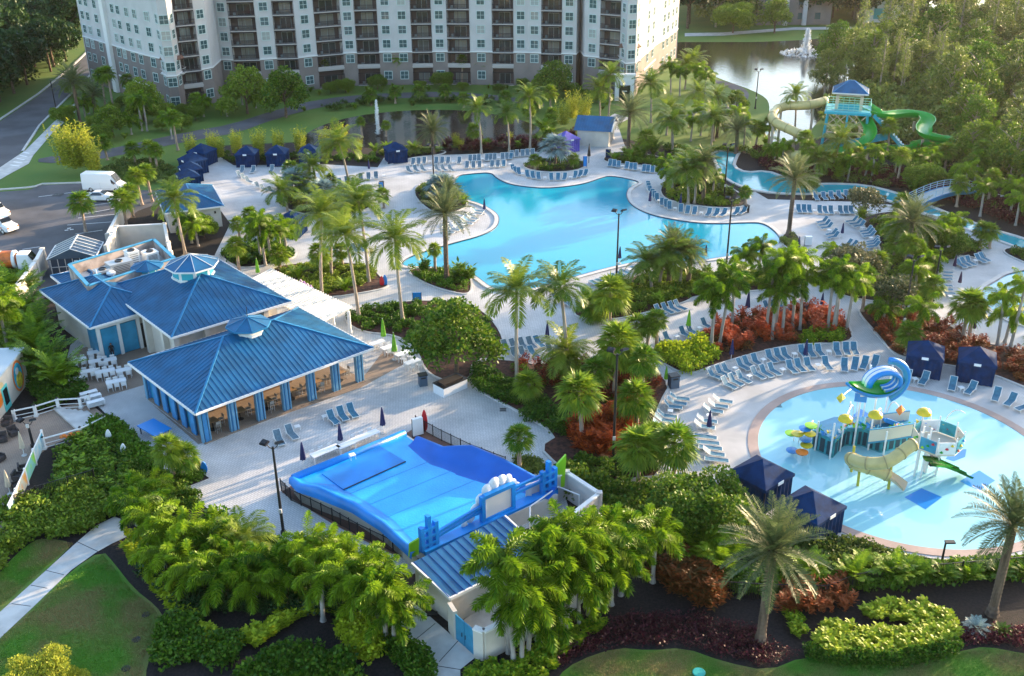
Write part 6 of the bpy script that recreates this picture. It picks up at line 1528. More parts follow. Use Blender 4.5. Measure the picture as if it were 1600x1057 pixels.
# ---- person on the dining terrace: one continuous skinned body
def person(x, y, rz, label, h=1.75):
    t = thing('person', G(x, y, .05), rad(rz), label, 'person')
    J = {'pel': (0, 0, .95, .15, .11), 'sp': (0, 0, 1.15, .14, .10), 'ch': (0, 0, 1.36, .17, .11), 'nk': (0, .0, 1.50, .055, .055), 'hd0': (0, .01, 1.58, .075, .08), 'hd': (0, .02, 1.66, .085, .10), 'top': (0, .01, 1.75, .05, .06)}
    E_ = [('pel', 'sp'), ('sp', 'ch'), ('ch', 'nk'), ('nk', 'hd0'), ('hd0', 'hd'), ('hd', 'top')]
    for s, n in ((-1, 'l'), (1, 'r')):
        J[n+'hip'] = (s*.09, 0, .88, .10, .10); J[n+'kn'] = (s*.11, .02*s, .48, .062, .062); J[n+'an'] = (s*.12, .04*s-.02, .08, .042, .045); J[n+'to'] = (s*.13, .04*s+.14, .03, .04, .03)
        J[n+'sh'] = (s*.19, 0, 1.42, .06, .06); J[n+'el'] = (s*.25, -.02, 1.14, .042, .042); J[n+'wr'] = (s*.22, .14, .95, .028, .028); J[n+'ha'] = (s*.20, .20, .90, .034, .022)
        E_ += [('pel', n+'hip'), (n+'hip', n+'kn'), (n+'kn', n+'an'), (n+'an', n+'to'), ('ch', n+'sh'), (n+'sh', n+'el'), (n+'el', n+'wr'), (n+'wr', n+'ha')]
        for f, (dx, dy, dz) in enumerate(((-.03, .05, -.03), (-.012, .07, -.04), (.008, .07, -.045), (.026, .055, -.04), (-.045*s, .02, .01))):
            J[f'{n}f{f}'] = (s*.20+dx, .20+dy, .90+dz, .009, .009); E_.append((n+'ha', f'{n}f{f}'))
    K_ = list(J); me = bpy.data.meshes.new('person_body'); me.from_pydata([J[k][:3] for k in K_], [(K_.index(a), K_.index(c)) for a, c in E_], []); o = bpy.data.objects.new('body', me); COL.objects.link(o); o.parent = t; me.materials.append(M_cloth)
    md = o.modifiers.new('skin', 'SKIN'); md.use_smooth_shade = True
    for i, k in enumerate(K_): me.skin_vertices[0].data[i].radius = J[k][3:5]; me.skin_vertices[0].data[i].use_root = (k == 'pel')
    sb = o.modifiers.new('sub', 'SUBSURF'); sb.levels = 1; sb.render_levels = 1
    b = MB(); b.lathe((0, .045, 1.655), [(0, -.11), (.06, -.085), (.078, -.02), (.075, .05), (0, .085)], 12); b.xf(Matrix.Diagonal((1, 1, 1, 1))); b.lathe((0, .125, 1.64), [(0, -.02), (.014, -.01), (.006, .02)], 6)
    for s in (-1, 1): b.lathe((s*.085, .02, 1.65), [(0, -.025), (.014, 0), (0, .025)], 6)
    b.build('face', M_skin, t, smooth=True)
    b = MB()
    for s in (-1, 1): b.box((s*.03, .122, 1.665), (.02, .01, .012))
    b.box((0, .118, 1.6), (.035, .01, .01)); b.build('facial_features', M_black, t)
    b = MB(); b.lathe((0, -.005, 1.67), [(.092, -.06), (.10, 0), (.085, .07), (0, .11)], 12); b.build('hair', M_black, t, smooth=True)
person(177, 560, 200, 'person in black clothes standing on the dining terrace by the white tables'); person(207, 532, 170, 'person in dark clothes standing in the shaded restaurant doorway')

# ---- water jets
def jet(x, y, top, wid, label):
    p = G(x, y, .02); h = hgt(p, top); m = MATS.get('spray')
    if not m:
        m = bpy.data.materials.new('spray'); m.use_nodes = True; t_ = m.node_tree; b_ = t_.nodes['Principled BSDF']; b_.inputs['Base Color'].default_value = (.85, .88, .9, 1); b_.inputs['Roughness'].default_value = .6; b_.inputs['Alpha'].default_value = .8; MATS['spray'] = m
    r = thing('fountain', p, 0, label, 'fountain'); q = []
    for i in range(2600):
        t = R.random(); a = R.uniform(0, 2*PI)
        if i % 5 or wid < 2: z = h*t**.7; rr = abs(R.gauss(0, .10))*(1+ (1-t)*2.2)*min(wid, 5)*.35; s = .07+.02*wid
        else: u = R.random(); rr = wid*u*.9; z = h*.3*(1-u)*R.random(); s = .07+.03*wid
        z = max(.05, z); c = np.array([rr*math.cos(a), rr*math.sin(a), z]); v = RN.normal(size=3)*s; w_ = np.cross(v, RN.normal(size=3)); w_ = w_/np.linalg.norm(w_)*s*.7; q.append([c-v, c+w_, c+v, c-w_])
    mobj('spray', qmesh('spray', q, m), r)
    b = MB(); b.lathe((0, 0, 0), [(.4, 0), (.4, .15), (.1, .2), (.1, .35)], 12); b.build('nozzle', M_dark, r)
jet(591, 212, 157, 1.7, 'tall thin white fountain jet in the dark pond'); jet(1259, 84, 46, 7.0, 'wide white fountain in the large lake')
# ================================================================ VEGETATION
L_coco = leafmat('coconut_leaf', (.055, .14, .012), (.24, .30, .035), .42, .36)
L_fan = leafmat('fan_palm_leaf', (.06, .17, .010), (.28, .36, .03), .40, .42)
L_date = leafmat('date_palm_leaf', (.05, .09, .03), (.18, .20, .085), .3, .45)
L_fox = leafmat('foxtail_leaf', (.025, .11, .004), (.27, .40, .02), .33, .45)
L_silver = leafmat('silver_palm_leaf', (.16, .26, .27), (.36, .44, .42), .25, .5)
L_dark = leafmat('dark_leaf', (.008, .035, .010), (.04, .085, .02), .22)
L_tree = leafmat('tree_leaf', (.03, .10, .006), (.24, .32, .03), .3)
L_olive = leafmat('olive_leaf', (.03, .075, .010), (.26, .31, .06), .28)
L_gold = leafmat('golden_leaf', (.12, .19, .01), (.48, .48, .06), .38)
L_bamb = leafmat('bamboo_leaf', (.16, .22, .012), (.55, .53, .06), .42)
L_red = leafmat('red_leaf', (.09, .014, .008), (.56, .09, .02), .3)
L_redb = leafmat('bright_red_leaf', (.16, .014, .008), (.85, .17, .02), .35)
L_crot = leafmat('bronze_leaf', (.06, .05, .012), (.42, .10, .03), .3)
L_plum = leafmat('plum_leaf', (.035, .010, .014), (.12, .02, .03), .25)
L_hedge = leafmat('hedge_leaf', (.07, .19, .006), (.50, .56, .03), .35)
L_shade = leafmat('deep_green_leaf', (.02, .08, .006), (.13, .24, .015), .28)

def leaf(p, d, nrm, L, W, droop=0):
    """rhombus leaf"""
    d = d/np.linalg.norm(d); s = np.cross(d, nrm); n = np.linalg.norm(s); s = s/n if n > 1e-6 else np.array([1, 0, 0])
    m = p+d*L*.42; t = p+d*L+np.array([0, 0, -droop*L]); m = m+np.array([0, 0, -droop*L*.22]); return [p, m+s*W, t, m-s*W]
def frond(q, o, az, el, L, droop, n, ll, lw, kind='feather', ldroop=.25, rach=None, tw=0.0):
    K = 12; p = np.array(o, float); pts = [p]; dirs = []
    ca, sa = math.cos(az), math.sin(az); side = np.array([-sa, ca, 0])
    for k in range(K):
        t = k/K; e = el-droop*(t**1.35); d = np.array([ca*math.cos(e), sa*math.cos(e), math.sin(e)]); dirs.append(d); p = p+d*L/K; pts.append(p)
    dirs.append(dirs[-1])
    if rach is not None: rach.append((pts, L))
    for i in range(n):
        t = .10+.88*(i/(n-1)); f = t*K; k = min(int(f), K-1); pp = pts[k]+(pts[k+1]-pts[k])*(f-k); d = dirs[k]; up = np.cross(side, d); up = -up if up[2] < 0 else up
        prof = math.sin(PI*(.10+.80*t))**.7*(1 if t < .8 else 1-.5*(t-.8)/.2)
        if kind == 'fox':
            for j in range(4):
                a = 2*PI*(j+.5*(i % 2))/4+R.uniform(-.3, .3); r_ = side*math.cos(a)+up*math.sin(a); q.append(leaf(pp, r_*.9+d*.55, d+up*.1, ll*prof*R.uniform(.85, 1.15), lw, ldroop))
        else:
            for s in (-1, 1):
                v = side*s*.82+d*.55+up*(.28+tw)+RN.normal(size=3)*.06; q.append(leaf(pp, v, up, ll*prof*R.uniform(.85, 1.1), lw, ldroop+R.uniform(0, .15)))
    # rachis as a thin quad strip
    for k in range(K):
        w_ = .035*(1-k/K)+.008; q.append([pts[k]-side*w_, pts[k]+side*w_, pts[k+1]+side*w_*.9, pts[k+1]-side*w_*.9])
def crown_coco(seed):
    R.seed(seed); q = []
    for i in range(25):
        f = i/24; el = rad(80-88*f**.9+R.uniform(-7, 7)); frond(q, (0, 0, 0), i*2.4+R.uniform(-.3, .3), el, R.uniform(3.0, 3.7), rad(65+25*f+R.uniform(-10, 15)), 40, .95, .045, ldroop=.35)
    return q
def crown_date(seed):
    R.seed(seed); q = []
    for i in range(54):
        f = i/53; el = rad(82-105*f+R.uniform(-6, 6)); frond(q, (0, 0, 0), i*2.4+R.uniform(-.2, .2), el, R.uniform(2.7, 3.3), rad(32+22*f), 34, .52, .028, ldroop=.05, tw=.25)
    return q
def fanleaf(q, az, el, pet, r, n=16, W=.055):
    ca, sa = math.cos(az), math.sin(az); d = np.array([ca*math.cos(el), sa*math.cos(el), math.sin(el)]); side = np.array([-sa, ca, 0]); h = d*pet+np.array([0, 0, -pet*.12]); up = np.cross(side, d); up = up if up[2] > 0 else -up
    q.append([side*.02, h+side*.015, h-side*.015, -side*.02]); d2 = d*math.cos(-.5)+up*math.sin(-.5)
    for k in range(n):
        a = rad(-115+230*k/(n-1)); v = d2*math.cos(a)+side*math.sin(a)+up*(.25-.15*math.cos(a)); q.append(leaf(h, v, up, r*(.75+.25*math.cos(a))*R.uniform(.92, 1.08), W, R.uniform(.12, .45)))
def crown_fan(seed, n=46, r=.85, pet=.85):
    R.seed(seed); q = []
    for i in range(n):
        f = i/(n-1); fanleaf(q, i*2.4, rad(85-125*f+R.uniform(-8, 8)), pet*R.uniform(.8, 1.15), r*R.uniform(.85, 1.15))
    return q
def crown_silver(seed):
    R.seed(seed); q = []
    for i in range(34):
        f = i/33; fanleaf(q, i*2.4, rad(85-95*f), 1.2*R.uniform(.85, 1.1), 1.25, 20, .08)
    return q
def crown_fox(seed, n=13):
    R.seed(seed); q = []
    for i in range(n):
        f = i/(n-1); frond(q, (0, 0, 0), i*2.4+R.uniform(-.2, .2), rad(76-66*f), R.uniform(2.0, 2.6), rad(88+30*f), 30, .54, .055, 'fox', .42)
    return q
def clump_areca(seed, n=30, h=2.8):
    R.seed(seed); q = []
    for i in range(n):
        a = R.uniform(0, 2*PI); r_ = R.uniform(0, .45); frond(q, (r_*math.cos(a), r_*math.sin(a), R.uniform(.2, 1.0)), a+R.uniform(-.6, .6), rad(R.uniform(55, 84)), R.uniform(.7, 1.1)*h, rad(R.uniform(45, 85)), 24, .6, .045, ldroop=.3)
    return q
def clump_bamboo(seed):
    R.seed(seed); q = []
    for i in range(60):
        a = R.uniform(0, 2*PI); rr = R.uniform(.1, .7); H_ = R.uniform(2.2, 4.4); ln = R.uniform(.02, .22)
        for k in range(26):
            z = H_*(.18+.82*k/25); p = np.array([math.cos(a)*(rr+ln*z), math.sin(a)*(rr+ln*z), z]); v = RN.normal(size=3); v[2] = abs(v[2])*.8+.35; q.append(leaf(p, v, RN.normal(size=3), R.uniform(.28, .45), .05, .2))
    return q
def foliage(blobs, per, size, seed, upb=.3, W=.42):
    RN2 = np.random.RandomState(seed); q = []
    for (bx, by, bz, br) in blobs:
        n = int(per*br*br)
        for _ in range(n):
            v = RN2.normal(size=3); v /= np.linalg.norm(v)
            if v[2] < -.35 and RN2.rand() < .6: continue
            p = np.array([bx, by, bz])+v*br*(RN2.rand()**.33)*np.array([1, 1, .85]); d = v*.6+RN2.normal(size=3)*.55+np.array([0, 0, upb]); nn = RN2.normal(size=3)*.7+np.array([0, 0, 1.0]); s = size*RN2.uniform(.7, 1.3); q.append(leaf(p-d*0, d, nn, s, s*W, .1))
    return q
def tree_blobs(seed, r, h0, n, flat=.7):
    rr = random.Random(seed); B = [(0, 0, h0+r*.3, r*.55)]
    for i in range(n):
        a = i*2.4+rr.uniform(-.4, .4); e = rr.random(); rad_ = r*(.35+.5*math.sqrt(rr.random())); B.append((rad_*math.cos(a), rad_*math.sin(a), h0+r*flat*(e*1.1-.25)*(1.15-rad_/r*.5), r*rr.uniform(.24, .42)))
    return B
def shoots(seed, n, h, r, size, W=.2):
    """upright leafy plant such as croton"""
    rr = np.random.RandomState(seed); q = []
    for i in range(n):
        a = rr.rand()*2*PI; d = rr.rand()*r; c = np.array([d*math.cos(a), d*math.sin(a), 0]); hh = h*rr.uniform(.55, 1.1)
        for k in range(11):
            z = hh*(.3+.7*k/10); b = rr.rand()*2*PI; v = np.array([math.cos(b), math.sin(b), rr.uniform(.3, 1.1)]); q.append(leaf(c+np.array([0, 0, z]), v, np.array([0, 0, 1.]), size*rr.uniform(.7, 1.2), size*W, .2))
    return q
def forest_blobs(seed, n=34, wd=3.9, z0=3.2):
    rr = random.Random(seed); B = []; H = rr.uniform(7.5, 10.5) if n == 34 else 6.6
    for i in range(n):
        t = i/(n-1); z = z0+(H-z0)*t; w_ = wd*(1-t**2*.8)*(.55+.6*rr.random()); a = i*2.4+rr.uniform(-.5, .5); B.append((w_*math.cos(a), w_*math.sin(a), z+rr.uniform(-.5, .5), rr.uniform(.7, 1.45)*(1.1-.35*t)))
    return B
rs = R.getstate()
CR = {}
CR['C'] = [qmesh('coconut_crown', crown_coco(s), L_coco) for s in (1, 2, 3)]
CR['D'] = [qmesh('date_crown', crown_date(s), L_date) for s in (4, 5)]
CR['F'] = [qmesh('fan_crown', crown_fan(s), L_fan) for s in (6, 7)]
CR['X'] = [qmesh('foxtail_crown', crown_fox(s), L_fox) for s in (8, 9, 10)]
CR['S'] = [qmesh('silver_crown', crown_silver(s), L_silver) for s in (11,)]
CR['A'] = [qmesh('areca_clump', clump_areca(s), L_fox) for s in (12, 13)]
CR['Y'] = [qmesh('bamboo_clump', clump_bamboo(s), L_bamb) for s in (14, 15)]
CR['B'] = [qmesh('banana_clump', [l for l in shoots(77, 16, 2.2, .9, 1.1, .16)], L_fox)]
CR['K'] = [qmesh('cycad', (lambda q: [frond(q, (0, 0, .1), i*2.4, rad(70-60*i/26), 1.0, rad(45), 18, .22, .02, ldroop=.05) for i in range(27)] and q)([]), L_shade)]
CR['K'].append(qmesh('cycad_silver', (lambda q: [frond(q, (0, 0, .1), i*2.4, rad(70-60*i/26), 1.0, rad(45), 18, .22, .022, ldroop=.05) for i in range(27)] and q)([]), L_silver))
TR = {'near': [qmesh('tree_crown', foliage(forest_blobs(s, 30, 3.4, 2.4), 200, .33, s), L_tree) for s in (21, 22)],
      'bush': [qmesh('round_crown', foliage(tree_blobs(s, 3.4, 2.2, 30, .8), 420, .24, s), L_tree) for s in (23, 24)],
      'gold': [qmesh('golden_crown', foliage(tree_blobs(29, 3.0, 1.6, 30, .9), 300, .26, 29, .8, .3), L_gold)],
      'magnolia': [qmesh('magnolia_crown', foliage(tree_blobs(s, 2.2, 2.6, 16, .9), 330, .30, s, W=.3), leafmat('magnolia_leaf', (.03, .06, .015), (.24, .22, .12), .25)) for s in (25, 26)],
      'forest': [qmesh('forest_crown', foliage(forest_blobs(s), 115, .44, s, W=.34), mm_) for s, mm_ in ((31, L_olive), (32, L_tree), (33, L_olive), (34, L_shade), (38, L_olive), (39, L_tree))],
      'pine': [qmesh('pine_crown', foliage([(math.cos(i*2.4)*(2.1-1.7*i/22)*(.4+.6*((i*7) % 5)/4), math.sin(i*2.4)*(2.1-1.7*i/22)*(.4+.6*((i*7) % 5)/4), 5+8.5*i/22, .95-.45*i/22) for i in range(23)], 170, .38, s, W=.22), L_olive) for s in (51, 52)],
      'darkwood': [qmesh('darkwood_crown', foliage(tree_blobs(s, 5.0, 5.5, 24, .8), 62, .66, s), L_dark) for s in (35, 36, 37)]}
def limbs(seed, r, h0, name, rt=.22, m=None):
    rr = random.Random(seed); b = MB(); b.tube([(0, 0, 0), (.1, .05, h0*.5), (.05, -.05, h0), (0, 0, h0+r*.5)], [rt, rt*.8, rt*.6, rt*.25], 8)
    for i in range(8):
        a = i*2.4; z = h0*(.55+.06*i); e = r*rr.uniform(.5, .8); b.tube([(0, 0, z), (e*.45*math.cos(a), e*.45*math.sin(a), z+r*.25), (e*math.cos(a), e*math.sin(a), z+r*.5)], [rt*.45, rt*.3, rt*.08], 6)
    me = bpy.data.meshes.new(name); me.from_pydata(b.v, [], b.f); me.materials.append(m or M_trunkd); return me
TRK = {'pine': limbs(9, 2.0, 12.5, 'pine_trunk', .22, M_trunk), 'gold': limbs(7, 2.6, 1.4, 'golden_trunk', .1), 'near': limbs(1, 3.4, 3.6, 'tree_trunk'), 'bush': limbs(2, 3.2, 2.2, 'bush_trunk', .15), 'magnolia': limbs(3, 2.0, 2.6, 'magnolia_trunk', .1, M_trunk), 'forest': limbs(4, 4.4, 6.5, 'forest_trunk', .28, M_trunk), 'darkwood': limbs(5, 4.6, 5.5, 'darkwood_trunk', .28)}
def palm_trunk(name, r0, r1, bend, m, rings=16, boot=0.0, bulge=0):
    b = MB(); pts = []; rs_ = []
    for k in range(rings*2+1):
        t = k/(rings*2); pts.append((bend*t*t, 0, t)); f = r0+(r1-r0)*t+(r0*.5*max(0, 1-t*9)); rs_.append(f*(1.0 if k % 2 else 1.10)+bulge*math.sin(PI*t))
    vs = []; n = 10
    for (x, y, z), r_ in zip(pts, rs_):
        for k in range(n): a = 2*PI*k/n; vs.append((x+r_*math.cos(a), y+r_*math.sin(a), z))
    b.add(vs, [(i*n+k, i*n+(k+1) % n, (i+1)*n+(k+1) % n, (i+1)*n+k) for i in range(len(pts)-1) for k in range(n)]); me = bpy.data.meshes.new(name); me.from_pydata(b.v, [], b.f); me.materials.append(m); return me
PT = {'C': palm_trunk('coconut_trunk', .19, .13, .7, M_trunk), 'D': palm_trunk('date_trunk', .30, .27, .1, M_trunkd, 22), 'F': palm_trunk('fan_trunk', .19, .16, .15, mat('pinkish_palm_bark', (.34, .25, .19), .85, var=.25, vscale=6, bump=.5), 18), 'X': palm_trunk('foxtail_trunk', .15, .11, .15, mat('pale_palm_bark', (.30, .27, .24), .8, var=.2, vscale=5), 14, bulge=.02), 'S': palm_trunk('silver_trunk', .22, .2, 0, M_trunkd)}
NAME = {'C': ('coconut_palm', 'coconut palm'), 'D': ('date_palm', 'stiff date palm'), 'F': ('fan_palm', 'round fan palm'), 'X': ('foxtail_palm', 'foxtail palm'), 'S': ('silver_palm', 'silver blue palm'), 'A': ('areca_palm', 'feathery areca clump'), 'Y': ('bamboo_clump', 'golden bamboo column'), 'B': ('banana_plant', 'broad leaved banana plant'), 'K': ('cycad', 'small cycad')}
CSC = {'C': 1.0, 'D': 1.0, 'F': 1.0, 'X': 1.0, 'S': 1.0}
R.seed(99)
NV = [0]
def palm(kind, x, y, cy, zone, s=1.0, z=.1):
    """palm standing at picture point x,y with its crown centre on row cy"""
    p = G(x, y, z); nm, ds = NAME[kind]; NV[0] += 1; v = NV[0]; s *= {'C': 1.2, 'F': 1.22, 'X': 1.08, 'D': 1.1, 'A': 1.15, 'Y': 1.5, 'S': 1.35}.get(kind, 1)*R.uniform(.93, 1.07)
    t = thing(nm, p, R.uniform(0, 2*PI)); h = hgt(p, cy)
    if kind in PT:
        h = max(1.2, min(h, 14)); mobj('trunk', PT[kind], t, (0, 0, 0), 0, (1.0 if h > 3 else .9, 1.0 if h > 3 else .9, h)); bend = {'C': .7, 'D': .1, 'F': .15, 'X': .15, 'S': 0}[kind]
        c = mobj('crown', CR[kind][v % len(CR[kind])], t, (bend, 0, h-.05), R.uniform(0, 6.28), s); 
        d = ('tall ' if h > 7 else 'low ' if h < 3 else '')+ds
    else: c = mobj('foliage', CR[kind][v % len(CR[kind])], t, (0, 0, 0), R.uniform(0, 6.28), s); d = ds
    if kind in 'CFX': t.rotation_euler = (rad(R.uniform(-3.5, 3.5)), rad(R.uniform(-3.5, 3.5)), t.rotation_euler.z)
    reg(t, d, zone, 'palm' if kind in 'CDFXSA' else 'plant'); return t
